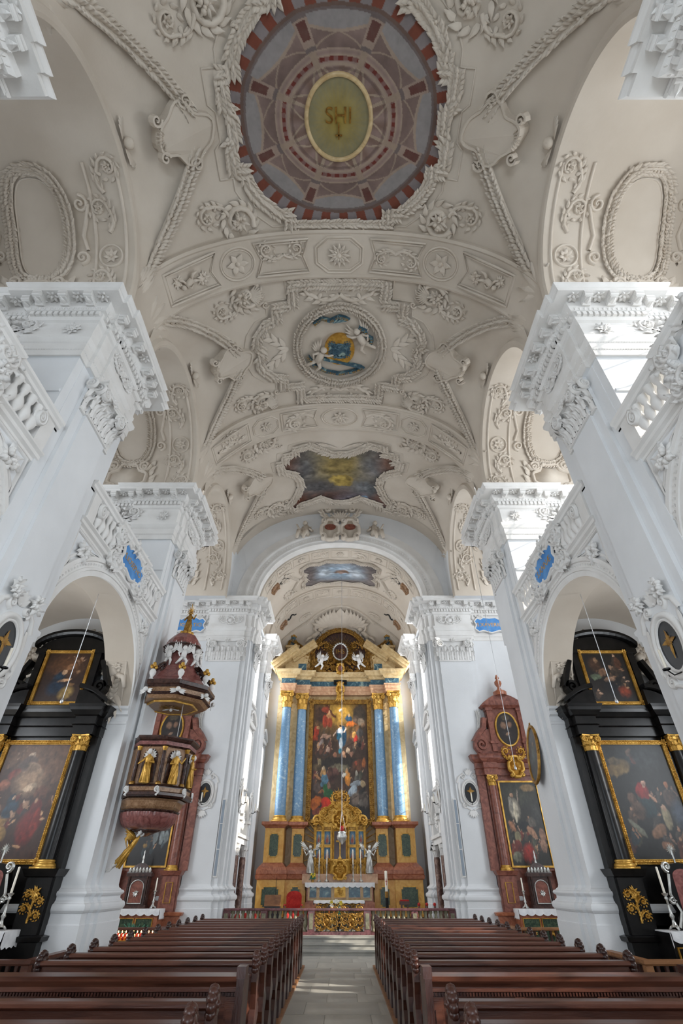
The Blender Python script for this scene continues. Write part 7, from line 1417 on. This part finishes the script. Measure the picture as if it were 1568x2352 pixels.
# chapel balustrades
WBAL = proto(MB().lathe([(0.05, 0), (0.05, 0.05), (0.03, 0.08), (0.06, 0.2), (0.055, 0.28), (0.03, 0.42), (0.045, 0.5), (0.05, 0.56)], n=8), 'baluster', 'wood_dark')
for s in (-1, 1):
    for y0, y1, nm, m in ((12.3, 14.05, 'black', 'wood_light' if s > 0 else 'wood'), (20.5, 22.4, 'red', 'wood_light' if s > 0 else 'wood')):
        t = tag(empty('chapel_balustrade', (0, 0, 0), 0, s), 'turned wooden balustrade around the %s altar on the %s side' % (nm, 'pulpit' if s < 0 else 'oval portrait'), 'balustrade')
        X0 = 5.8 if nm == 'black' else 5.78
        MB().sweep([(10.2, y0), (X0, y0), (X0, y1)], [(-0.06, 0.72), (-0.09, 0.75), (-0.09, 0.8), (0.09, 0.8), (0.09, 0.75), (0.06, 0.72), (-0.06, 0.72)], side=-1, cap=True).obj('handrail', m, t)
        MB().sweep([(10.2, y0), (X0, y0), (X0, y1)], [(-0.08, 0.0), (-0.08, 0.14), (0.08, 0.14), (0.08, 0.0)], side=-1, cap=True).obj('plinth', m, t)
        for x, y in ((X0, y0), (X0, y1 - 0.06), (8.0, y0)): MB().box(x - 0.07, x + 0.07, y - 0.07, y + 0.07, 0.14, 0.72).obj('post', m, t)
        n = int((y1 - y0 - 0.2) / 0.17)
        for k in range(n): put(WBAL, 'baluster', t, (X0, y0 + 0.17 * (k + 1), 0.14), (1, 0, 0), (0, 1, 0), (0, 0, 1.03))
        for k in range(24): put(WBAL, 'baluster', t, (X0 + 0.17 * (k + 1), y0, 0.14), (1, 0, 0), (0, 1, 0), (0, 0, 1.03))
# votive candle rack, plant, alms boxes
t = tag(empty('votive_rack', (-5.75, 17.6, 0)), 'brass votive rack with rows of burning red candles beside the pulpit pier', 'candle rack')
MB().box(-0.75, 0.75, -0.14, 0.2, 0.62, 0.7).box(-0.75, 0.75, 0.05, 0.2, 0.7, 0.76).obj('tray', 'gold', t); MB().box(-0.04, 0.04, -0.02, 0.08, 0.04, 0.62).box(-0.5, 0.5, -0.15, 0.2, 0, 0.05).obj('stand', 'iron', t)
cg = None
for r in range(2):
    for k in range(14):
        x = -0.68 + 0.105 * k; y, z = (-0.07, 0.7) if r == 0 else (0.12, 0.76)
        g = MB().lathe([(0.03, 0), (0.034, 0.02), (0.034, 0.08), (0.0, 0.07)], n=8).obj('votive_glass', 'glass_red', t, True) if cg is None else link('votive_glass', cg.data, t)
        if cg is None: cg = g; fl0 = MB().ball((0, 0, 0.105), 0.013, 6, 4, sz=2.2).obj('flame', 'flame', g, True)
        else: link('flame', fl0.data, g)
        g.location = (x, y, z)
t = tag(empty('potted_plant', (-6.75, 21.0, 0)), 'bushy green potted plant behind the wooden rail under the pulpit', 'plant')
MB().lathe([(0.16, 0), (0.22, 0.35), (0.24, 0.4), (0.2, 0.4)], n=12).obj('pot', 'pulpit_pink', t)
o = MB()
for k in range(110):
    a, e, L = RNG.uniform(0, 2 * PI), RNG.uniform(0.1, 1.4), RNG.uniform(0.35, 0.7); b = MB(); leaf(b, 0, 0, 0, L, 0.05, 0.05, nt=4)
    ca, sa, ce, se = math.cos(a), math.sin(a), math.cos(e), math.sin(e); o.add([(x * ce * ca - y * sa - z * se * ca, x * ce * sa + y * ca - z * se * sa, 0.4 + x * se + z * ce - 0.25 * x * x) for x, y, z in b.v], b.f)
tag(o.obj('foliage', 'leaf_green', t, True), kind='stuff')
for s in (-1, 1):
    t = tag(empty('alms_chest', (s * 4.75, 19.6, 0)), 'small carved dark chest standing at the end of the %s side pews' % ('pulpit' if s < 0 else 'oval portrait'), 'chest')
    MB().box(-0.3, 0.3, -0.2, 0.2, 0.1, 0.86).obj('body', 'wood', t); MB().sweep([(-0.3, -0.2), (0.3, -0.2), (0.3, 0.2), (-0.3, 0.2)], [(0, 0.84), (0.06, 0.88), (0.06, 0.93), (-0.15, 0.94)], closed=True, side=1).obj('lid', 'wood_dark', t); framed_panel(t, -0.22, 0.22, 0.2, 0.75, -0.2, 'wood_dark', 'gold_dark'); MB().box(-0.33, 0.33, -0.23, 0.23, 0, 0.1).obj('foot', 'wood_dark', t)

# ================================================================ PULPIT
PX, PY = -5.0, 14.95
t = tag(empty('pulpit', (PX, PY, 3.0)), 'dark marble pulpit with gilded evangelist statues on the white pier', 'pulpit')
def octa(r, n=8, ph=PI / 8): return [(r * math.cos(ph + 2 * PI * i / n), r * math.sin(ph + 2 * PI * i / n)) for i in range(n)]
def octring(mb, prof, n=8): mb.sweep(octa(1.0, n), [(r - 1.0 if False else r - 1.0, z) for r, z in prof], closed=True, side=1); return mb
def oring(prof, name, m, parent, n=8, smooth=False):
    o = MB()
    for (r0, z0), (r1, z1) in zip(prof[:-1], prof[1:]):
        a, b = octa(r0, n), octa(r1, n); o.add([(x, y, z0) for x, y in a] + [(x, y, z1) for x, y in b], [(i, (i + 1) % n, n + (i + 1) % n, n + i) for i in range(n)])
    return o.obj(name, m, parent, smooth)
oring([(0.0, 0.65), (0.98, 0.68), (1.04, 0.72), (1.04, 0.78), (0.96, 0.82), (0.96, 0.92), (1.0, 0.95), (0.9, 0.98)], 'lower_cornice', 'pulpit_dark', t)
oring([(0.94, 0.74), (0.97, 0.76), (0.97, 0.9)], 'frieze', 'pulpit_tan', t)
bod = oring([(0.86, 0.95), (0.86, 1.9)], 'body', 'pulpit_tan', t)
oring([(0.88, 1.86), (0.93, 1.9), (0.93, 2.0), (0.98, 2.03), (1.02, 2.08), (1.02, 2.12), (0.0, 2.13)], 'rim', 'pulpit_dark', t)
oring([(0.935, 1.9), (0.94, 1.99)], 'rim_band', 'pulpit_pink', t)
for i in range(8):
    a = PI / 8 + 2 * PI * i / 8; x, y = 0.88 * math.cos(a), 0.88 * math.sin(a)
    if x < -0.75: continue
    c = MB().lathe([(0.07, 0.97), (0.05, 1.02), (0.055, 1.4), (0.045, 1.76)], (x, y, 0), 10).obj('column', 'pulpit_dark', t, True); MB().lathe([(0.045, 1.76), (0.06, 1.8), (0.08, 1.86)], (x, y, 0), 8).obj('column_capital', 'gold', c); MB().lathe([(0.08, 0.95), (0.08, 0.99), (0.055, 1.03)], (x, y, 0), 8).obj('column_base', 'gold_dark', c)
    o = MB(); spiral(o, 0, 0.83, 0.07, 1.4, PI / 2, 1, 0.025, 0.05); ridge(o, [(0.0, 0.9), (0.04, 0.78), (-0.02, 0.7)], 0.03, 0.05); o.map(lambda u, v, h: (math.cos(a) * (1.0 + h) - math.sin(a) * u, math.sin(a) * (1.0 + h) + math.cos(a) * u, v)).obj('bracket', 'white_stucco', t, True)
    b = a + PI / 8; x, y = 0.78 * math.cos(b), 0.78 * math.sin(b)
    if x < -0.6: continue
    nx_, ny_ = math.cos(b), math.sin(b)
    MB().prism([(-0.2, 1.0), (0.2, 1.0), (0.2, 1.6)] + [(0.2 * math.cos(q), 1.6 + 0.2 * math.sin(q)) for q in [PI * j / 8 for j in range(1, 8)]] + [(-0.2, 1.6)], lambda u, v, h: (nx_ * (0.8 + h) - ny_ * u, ny_ * (0.8 + h) + nx_ * u, v), 0, 0.012).obj('niche', 'pulpit_dark', bod)
    o = MB(); shell(o, 0, 1.62, 0.19, -0.3, PI + 0.3, 9, 0.06); o.map(lambda u, v, h: (nx_ * (0.815 + h) - ny_ * u, ny_ * (0.815 + h) + nx_ * u, v)).obj('shell', 'white_stucco', bod, True)
    f = figure(MB(), 0.78, 0.02, -1 if i % 2 else 1, 1 if i % 2 else -1); g = MB(); g.v = [(q[0], q[1], q[2]) for q in f.v]; g.f = f.f
    g.map(lambda u, w_, v: (nx_ * (0.92 - w_ * 0.8) - ny_ * (-u), ny_ * (0.92 - w_ * 0.8) + nx_ * (-u), 0.98 + v)).obj('evangelist', 'gold', bod, True)
    MB().ball((nx_ * 0.95, ny_ * 0.95, 1.71), 0.06, 8, 6, sz=1.2).obj('evangelist_head', 'white_stucco', bod, True)
oring([(0.9, 0.66), (0.82, 0.62), (0.78, 0.5), (0.7, 0.42), (0.74, 0.4), (0.7, 0.36)], 'underside', 'pulpit_tan', t)
oring([(0.76, 0.44), (0.78, 0.42), (0.74, 0.38), (0.66, 0.36)], 'dark_band', 'pulpit_dark', t)
MB().grid(lambda u, v: (lambda a, r, z: (r * math.cos(a), r * math.sin(a), z))(2 * PI * u, (0.7 * math.cos(v * PI / 2 * 0.75) ** 0.7) * (1 + 0.035 * abs(math.sin(u * PI * 28))), 0.38 - 0.36 * math.sin(v * PI / 2)), 112, 8, True).obj('gadrooned_bowl', 'pulpit_pink', t, True)
MB().lathe([(0.34, 0.04), (0.36, 0.0), (0.2, -0.05), (0.1, -0.1), (0.0, -0.12)], n=16).obj('foot', 'pulpit_dark', t, True)
ang = tag(empty('angel_statue', (-5.2, 14.7, 1.72)), 'gilded flying angel statue holding up the pulpit bowl', 'statue')
A = lambda x, z, y=0.0: (x * 0.5, y * 0.64, 0.82 + z * 0.5)
o = MB(); o.tube([A(0.27, 0.72), A(0.16, 0.5), A(0.02, 0.25), A(-0.16, 0.0), A(-0.34, -0.22), A(-0.52, -0.42)], [0.045, 0.064, 0.061, 0.077, 0.080, 0.083], 10)
for k in range(7):
    a = 2 * PI * k / 7; o.tube([A(0.1, 0.4, 0.06 * math.cos(a)), A(-0.16 + 0.1 * math.sin(a), 0.0 - 0.08 * math.sin(a), 0.12 * math.cos(a)), A(-0.5 + 0.12 * math.sin(a), -0.5 - 0.1 * math.sin(a) - 0.06 * (k % 2), 0.13 * math.cos(a))], [0.019, 0.029, 0.029], 5)
o.obj('robe', 'gold', ang, True)
o = MB(); o.tube([A(0.22, 0.66, -0.1), A(0.36, 0.8, -0.16), A(0.4, 1.02, -0.1)], [0.032, 0.027, 0.019], 6); o.tube([A(0.24, 0.66, 0.1), A(0.42, 0.76, 0.14), A(0.48, 0.98, 0.08)], [0.032, 0.027, 0.019], 6); o.ball(A(0.3, 0.88), 0.056, 10, 8, sz=1.15); o.ball(A(0.27, 0.9, 0.03), 0.06, 8, 6); o.obj('arms_and_head', 'white_stucco', ang, True)
for q in (-1, 1): MB().tube([A(-0.5, -0.42, q * 0.07), A(-0.66, -0.52, q * 0.08), A(-0.84 - 0.06 * q, -0.72, q * 0.06), A(-0.93 - 0.06 * q, -0.76, q * 0.05)], [0.048, 0.038, 0.026, 0.016], 7).obj('leg', 'white_stucco', ang, True)
for q in (-1, 1):
    o = MB()
    for k in range(7): o.tube([A(0.1, 0.58, q * 0.08), A(-0.12 - 0.03 * k, 0.8 - 0.04 * k, q * 0.16), A(-0.42 + 0.05 * k, 1.02 - 0.14 * k, q * 0.2)], [0.032, 0.038, 0.006], 5)
    o.obj('wing', 'gold', ang, True)
# sounding board
t = tag(empty('pulpit_canopy', (PX, PY, 6.1)), 'tiered octagonal sounding board with white putti over the pulpit', 'canopy')
oring([(0.0, 0.0), (1.0, 0.0), (1.06, 0.06), (1.1, 0.1)], 'soffit', 'pulpit_tan', t); oring([(1.08, 0.08), (1.14, 0.12), (1.12, 0.16)], 'lower_rim', 'pulpit_dark', t); oring([(1.11, 0.16), (1.11, 0.3)], 'tan_band', 'pulpit_tan', t)
oring([(1.12, 0.28), (1.18, 0.34), (1.22, 0.36), (1.22, 0.46), (1.14, 0.5)], 'upper_rim', 'pulpit_dark', t)
oring([(1.14, 0.48), (0.9, 0.66), (0.72, 0.9), (0.6, 1.1), (0.5, 1.15)], 'roof', 'pulpit_pink', t); oring([(0.46, 1.1), (0.42, 1.6)], 'lantern', 'pulpit_pink', t)
oring([(0.5, 1.58), (0.58, 1.62), (0.6, 1.74), (0.64, 1.78), (0.6, 1.82)], 'lantern_cornice', 'pulpit_dark', t); oring([(0.58, 1.82), (0.5, 2.02), (0.36, 2.2), (0.2, 2.28), (0.0, 2.3)], 'cupola', 'pulpit_pink', t)
MB().prism(octa(0.72), lambda x, y, z: (x, y, z), -0.02, 0.0).obj('soffit_picture', 'pulpit_tan', t); o = MB(); ridge(o, octa(0.74), 0.04, 0.04, True); o.map(lambda u, v, h: (u, v, -0.005 - h)).obj('soffit_frame', 'gold', t)
o = MB(); [leaf(o, 0, 0, 2 * PI * i / 16, 0.34, 0.04, 0.02) for i in range(16)]; o.map(lambda u, v, h: (u, v, -0.022 - h)).obj('dove_rays', 'gold_dark', t); o = MB(); leaf(o, -0.05, 0, PI, 0.2, 0.05, 0.05); leaf(o, 0.05, 0, 0, 0.2, 0.05, 0.05); o.ball((0, 0, 0.03), 0.05, 6, 4); o.map(lambda u, v, h: (u, v, -0.05 - h)).obj('dove', 'white_stucco', t, True)
for i in range(8):
    a = PI / 8 + 2 * PI * i / 8; x, y = math.cos(a), math.sin(a)
    if x < -0.8: continue
    v_ = MB().lathe([(0.07, 0.5), (0.03, 0.56), (0.09, 0.66), (0.1, 0.72), (0.05, 0.8)], (1.08 * x, 1.08 * y, 0), 8).obj('vase', 'white_stucco', t, True)
    o = MB(); [o.ball((1.08 * x + 0.07 * math.cos(q), 1.08 * y + 0.07 * math.sin(q), 0.84 + 0.05 * (j % 2)), 0.05, 6, 4) for j, q in enumerate([2 * PI * k / 6 for k in range(6)])]; o.ball((1.08 * x, 1.08 * y, 0.95), 0.06, 6, 4); o.obj('vase_flowers', 'gold', v_, True)
    o = MB(); o.ball((0, 0.22, 0.06), 0.07, 8, 5); [leaf(o, s * 0.03, 0.2, (0 if s > 0 else PI) - s * 0.3 * k, 0.2, 0.04, 0.05) for s in (-1, 1) for k in range(3)]; o.map(lambda u, v, h: (x * (1.14 + h) - y * u, y * (1.14 + h) + x * u, v - 0.02)).obj('cherub', 'white_stucco', t, True)
    o = MB(); putto(o, 0, 0, 0.5, 0, 0.06, True, 1); o.map(lambda u, v, h: (x * (0.52 + h) - y * u, y * (0.52 + h) + x * u, 1.32 + v)).obj('putto', 'white_stucco', t, True)
    o = MB(); spiral(o, 0, 0, 0.14, 1.5, PI, 1, 0.06, 0.08); ridge(o, [(0.0, 0.14), (0.16, 0.02), (0.3, -0.14), (0.44, -0.26)], 0.06, 0.08); o.map(lambda u, v, h: (x * (0.66 + u) - y * (h - 0.04), y * (0.66 + u) + x * (h - 0.04), 0.98 + v)).obj('scroll_bracket', 'pulpit_dark', t, True)
o = MB(); [o.ball((0.16 * math.cos(2 * PI * k / 8), 0.16 * math.sin(2 * PI * k / 8), 2.3), 0.08, 6, 4) for k in range(8)]; o.obj('gilt_wreath', 'gold', t, True)
f = figure(MB(), 0.75, 0.0, 1, 1); f.map(lambda x, y, z: (x, y, z + 2.34)).obj('crowning_saint', 'gold_dark', t, True)
o = MB()
for i in range(12): a = 2 * PI * i / 12; o.tube([(0, 0, 3.1), (0.14 * math.cos(a), 0, 3.1 + 0.22 * math.sin(a))], [0.025, 0.004], 4)
o.tube([(0, 0, 2.9), (0, 0, 3.4)], [0.03, 0.01], 6); o.obj('flaming_finial', 'gold', t)
for q in (t, bpy.data.objects['pulpit']):                       # cut flat where they meet the pier
    for c in [q] + kids(q) + [g for c_ in kids(q) for g in kids(c_)]:
        if c.type == 'MESH':
            for vv in c.data.vertices:
                if vv.co.x < -0.69: vv.co.x = -0.69
# back board joining pulpit and sounding board to the pier
tag(MB().box(-5.695, -5.6, 14.5, 15.4, 5.15, 6.08).obj('pulpit_backboard', 'plaster'), 'narrow white back board between pulpit and sounding board', 'board')

# ================================================================ OVAL MEDALLIONS, PORTRAIT, PLAQUES
def medallion(loc, x, n, label, s=1.0, fruit=False, candle=True):
    """x: horizontal direction along the wall, n: direction out of the wall"""
    t = tag(empty('wall_medallion', loc), label, 'medallion'); x, n = Vector(x), Vector(n); F = lambda u, v, h: x * u + Vector((0, 0, v)) + n * h
    o = MB(); E = lambda a, b: [(a * s * math.cos(2 * PI * i / 36), b * s * math.sin(2 * PI * i / 36)) for i in range(36)]
    ridge(o, E(0.34, 0.46), 0.05 * s, 0.07, True); ridge(o, E(0.27, 0.38), 0.025 * s, 0.05, True)
    for q in (-1, 1):
        for k in range(6): leaf(o, q * 0.42 * s, (0.38 - 0.08 * k) * s, -PI / 2 + q * 0.12, (0.5 - 0.03 * k) * s, 0.05 * s, 0.06, curl=-q * 0.1)
        spiral(o, q * 0.2 * s, 0.6 * s, 0.1 * s, 1.4, -PI / 2, q, 0.03 * s, 0.06); spiral(o, q * 0.28 * s, -0.46 * s, 0.1 * s, 1.4, PI / 2, -q, 0.03 * s, 0.06)
        ridge(o, [(q * 0.2 * s, 0.7 * s), (q * 0.42 * s, 0.56 * s), (q * 0.5 * s, 0.36 * s)], 0.04 * s, 0.05); ridge(o, [(q * 0.44 * s, -0.25 * s), (q * 0.3 * s, -0.5 * s), (q * 0.05 * s, -0.6 * s)], 0.03 * s, 0.05)
        if fruit: fruit_bunch(o, q * 0.3 * s, 0.78 * s, 0.2 * s, 0.14, 9)
    shell(o, 0, 0.66 * s, 0.24 * s, 0.5, PI - 0.5, 5, 0.07); shell(o, 0, -0.62 * s, 0.28 * s, PI + 0.5, 2 * PI - 0.5, 6, 0.07)
    o.map(F).obj('stucco_frame', 'white_stucco', t, True)
    MB().prism(E(0.27, 0.39), F, 0.0, 0.02).obj('dark_oval', 'dark_screen', t)
    o = MB(); [leaf(o, 0, 0.06 * s, PI / 2 * k, (0.26 if k == 3 else 0.17) * s, 0.035 * s, 0.02) for k in range(4)]; [leaf(o, 0, 0.06 * s, PI / 4 + PI / 2 * k, 0.09 * s, 0.02 * s, 0.02) for k in range(4)]; o.map(lambda u, v, h: F(u, v, 0.022 + h)).obj('gilt_cross', 'gold_dark', t, True)
    if candle:
        MB().tube([F(0.0, -0.4 * s, 0.03), F(-0.02, -0.44 * s, 0.16), F(-0.04, -0.36 * s, 0.24)], 0.012, 5).obj('iron_bracket', 'iron', t); b = F(-0.04, -0.36 * s, 0.24); MB().lathe([(0.06, 0), (0.065, 0.02), (0.02, 0.02)], tuple(b), 8).obj('drip_pan', 'iron', t); MB().lathe([(0.025, 0.02), (0.023, 0.34), (0.0, 0.35)], tuple(b), 8).obj('candle', 'wax', t, True)
    return t
medallion((-5.5, EY - 0.18, 4.85), (1, 0, 0), (0, -1, 0), 'winged white oval medallion with candle on the chancel pilaster, pulpit side')
medallion((5.35, EY - 0.18, 4.85), (1, 0, 0), (0, -1, 0), 'winged white oval medallion with candle on the chancel pilaster, oval portrait side')
medallion((-5.7, 7.86, 5.15), (0, 1, 0), (1, 0, 0), 'fruit-topped white oval medallion on the rear pier, pulpit side', 1.15, True)
medallion((5.7, 7.86, 5.15), (0, -1, 0), (-1, 0, 0), 'fruit-topped white oval medallion on the rear pier, oval portrait side', 1.15, True)
for s, nm in ((-1, 'pulpit'), (1, 'oval portrait')):
    for y in (25.8 - 1.35, 27.15): medallion((s * 4.33 if y > 27 else s * 4.24, y if y > 27 else 23.7, 4.9), (0, s, 0), (-s, 0, 0), 'slim oval medallion with candle on the %s chancel pilaster, %s side' % ('second' if y > 27 else 'first', nm), 0.75)
t = tag(empty('oval_portrait', (5.66, 15.25, 4.88)), 'gilt framed oval portrait hanging from the white pier', 'painting')
t.rotation_euler = (0, 0.12, 0)
op = paint([(0.5, 0.55, 0.2, 0.22, 0, '4c4a44', 0.5), (0.5, 0.68, 0.05, 0.05, 0, '8a7464', 0.3), (0.5, 0.4, 0.14, 0.18, 0, '55605c', 0.5), (0.52, 0.25, 0.25, 0.14, 0, '3a3c3c', 0.5), (0.5, 0.85, 0.3, 0.1, 0, '55585a', 0.6)], '3c4044', 0.35, 6, 11.0, 0.03)
picture('portrait', lambda u, v: (-0.05, 0.42 - 0.84 * u, -0.72 + 1.44 * v), 40, 60, op, 'paint', t, lambda u, v: (2 * u - 1) ** 2 + (2 * v - 1) ** 2 < 0.99)
o = MB(); E = [(0.43 * math.cos(2 * PI * i / 48), 0.735 * math.sin(2 * PI * i / 48)) for i in range(48)]; ridge(o, E, 0.05, 0.06, True); [fruit_bunch(o, 0.45 * math.cos(a), 0.76 * math.sin(a), 0.09, 0.06, 3) for a in (0, PI / 2, PI, -PI / 2)]; o.map(lambda u, v, h: (-0.03 - h, -u, v)).obj('gilt_frame', 'gold_dark', t, True)
MB().prism(E, lambda u, v, h: (h, u, v), -0.04, 0.0).obj('backing', 'wood_dark', t); MB().tube([(0, 0, 0.72), (0.0, 0, 0.95)], 0.008, 4).obj('hanger', 'iron', t)
PLQ = [(-0.78, 0.2), (-0.62, 0.36), (-0.45, 0.3), (-0.3, 0.4), (0.0, 0.36), (0.3, 0.4), (0.45, 0.3), (0.62, 0.36), (0.78, 0.2), (0.7, 0.0), (0.8, -0.2), (0.62, -0.36), (0.4, -0.3), (0.0, -0.42), (-0.4, -0.3), (-0.62, -0.36), (-0.8, -0.2), (-0.7, 0.0)]
def plaque(loc, x, n, txt, label, sz=0.3, sx=1.0):
    t = tag(empty('name_plaque', loc), label, 'plaque'); x, n = Vector(x), Vector(n); F = lambda u, v, h: x * u + Vector((0, 0, v)) + n * h
    P = [(a * sx, b) for a, b in densify(PLQ, 0.1)]; MB().prism(P, F, 0.0, 0.03).obj('plate', 'blue_paint', t)
    text(txt, sz, 'gold', t, basis(tuple(n * 0.032), tuple(x), (0, 0, 1), tuple(n)), 0.004)
    o = MB(); ridge(o, P, 0.04, 0.06, True); o.map(F).obj('stucco_edge', 'white_stucco', t, True); return t
plaque((-5.79, BAYS[2] + 0.15, 8.98), (0, 1, 0), (1, 0, 0), 'S.IOSEPHO.', 'blue cartouche lettered S.IOSEPHO. on the gallery balustrade', 0.25)
plaque((5.79, BAYS[2] + 0.15, 8.98), (0, -1, 0), (-1, 0, 0), 'S.ANNÆ.', 'blue cartouche lettered S.ANNÆ. on the gallery balustrade', 0.27)
plaque((-7.55, EY - 0.12, 12.2), (1, 0, 0), (0, -1, 0), 'S.IGNATIO.', 'blue cartouche lettered S.IGNATIO. on the chancel wall frieze', 0.27)
plaque((7.55, EY - 0.12, 12.2), (1, 0, 0), (0, -1, 0), 'S.XAVERIO.', 'blue cartouche lettered S.XAVERIO. on the chancel wall frieze', 0.27)
# hanging wires with small lamps
for loc, zt, nm in (((-6.45, 11.6, 5.25), 8.1, 'before the black altar, pulpit side'), ((6.5, 11.6, 5.25), 8.1, 'before the black altar, oval portrait side'), ((5.5, 16.75, 4.72), 13.28, 'before the red altar with the preacher painting'), ((-4.55, 14.6, 5.05), 6.1, 'between sounding board and pulpit')):
    t = tag(empty('pendant_microphone', loc), 'small pendant microphone on a wire ' + nm, 'microphone'); MB().tube([(0, 0, 0.12), (0, 0, zt - loc[2])], 0.009, 5).obj('wire', 'steel', t); MB().lathe([(0.0, 0), (0.035, 0.02), (0.035, 0.07), (0.015, 0.12)], n=8).obj('capsule', 'steel', t, True)
for s, nm in ((-1, 'pulpit'), (1, 'oval portrait')):
    t = tag(empty('column_loudspeaker', (s * 4.67, EY - 0.09, 2.1)), 'tall thin grey column loudspeaker on the chancel pilaster, %s side' % nm, 'loudspeaker')
    MB().box(-0.075, 0.075, -0.07, 0.0, 0.0, 2.55).obj('housing', 'white_stucco', t)
    for k in range(3): MB().box(-0.05, 0.05, -0.082, -0.07, 0.05 + 0.83 * k, 0.85 + 0.83 * k).obj('grille', 'slate_strip', t)
t = tag(empty('chancel_bell', (4.22, 26.75, 3.1)), 'small dark sacristy bell on an iron bracket in the chancel', 'bell'); MB().lathe([(0.12, 0), (0.1, 0.04), (0.07, 0.14), (0.04, 0.2), (0, 0.22)], n=12).obj('bell', 'iron', t, True); MB().tube([(0, 0, 0.2), (0, 0, 0.32), (0.24, 0, 0.32)], 0.015, 5).obj('bracket', 'iron', t)
for s, nm in ((-1, 'pulpit'), (1, 'oval portrait')):
    t = tag(empty('floodlight', (s * 6.15, 18.0, 13.95)), 'dark box floodlight on a pole high over the %s side transept' % nm, 'floodlight'); MB().box(-0.25, 0.25, -0.15, 0.15, 0.0, 0.26).obj('housing', 'dark_screen', t); MB().box(-0.22, 0.22, -0.16, -0.15, 0.03, 0.23).obj('lens', 'slate_strip', t); MB().tube([(0, 0.1, 0.26), (0, 0.1, 0.4), (s * 4.13, 0.1, 0.4)], 0.03, 6).obj('arm', 'iron', t)
STUFF_PARTS = ('garland', 'picture_frame', 'wreath', 'frame_carving', 'gilt_foliage', 'gilt_festoon', 'fresco_frame', 'oval_frame', 'arch_band_relief', 'white_festoon')
for o in bpy.data.objects:                                   # carved leaves too small to pick apart singly
    if o.parent and o.type == 'MESH' and o.name.split('.')[0] in STUFF_PARTS and len(o.data.polygons) > 400: o['kind'] = 'stuff'
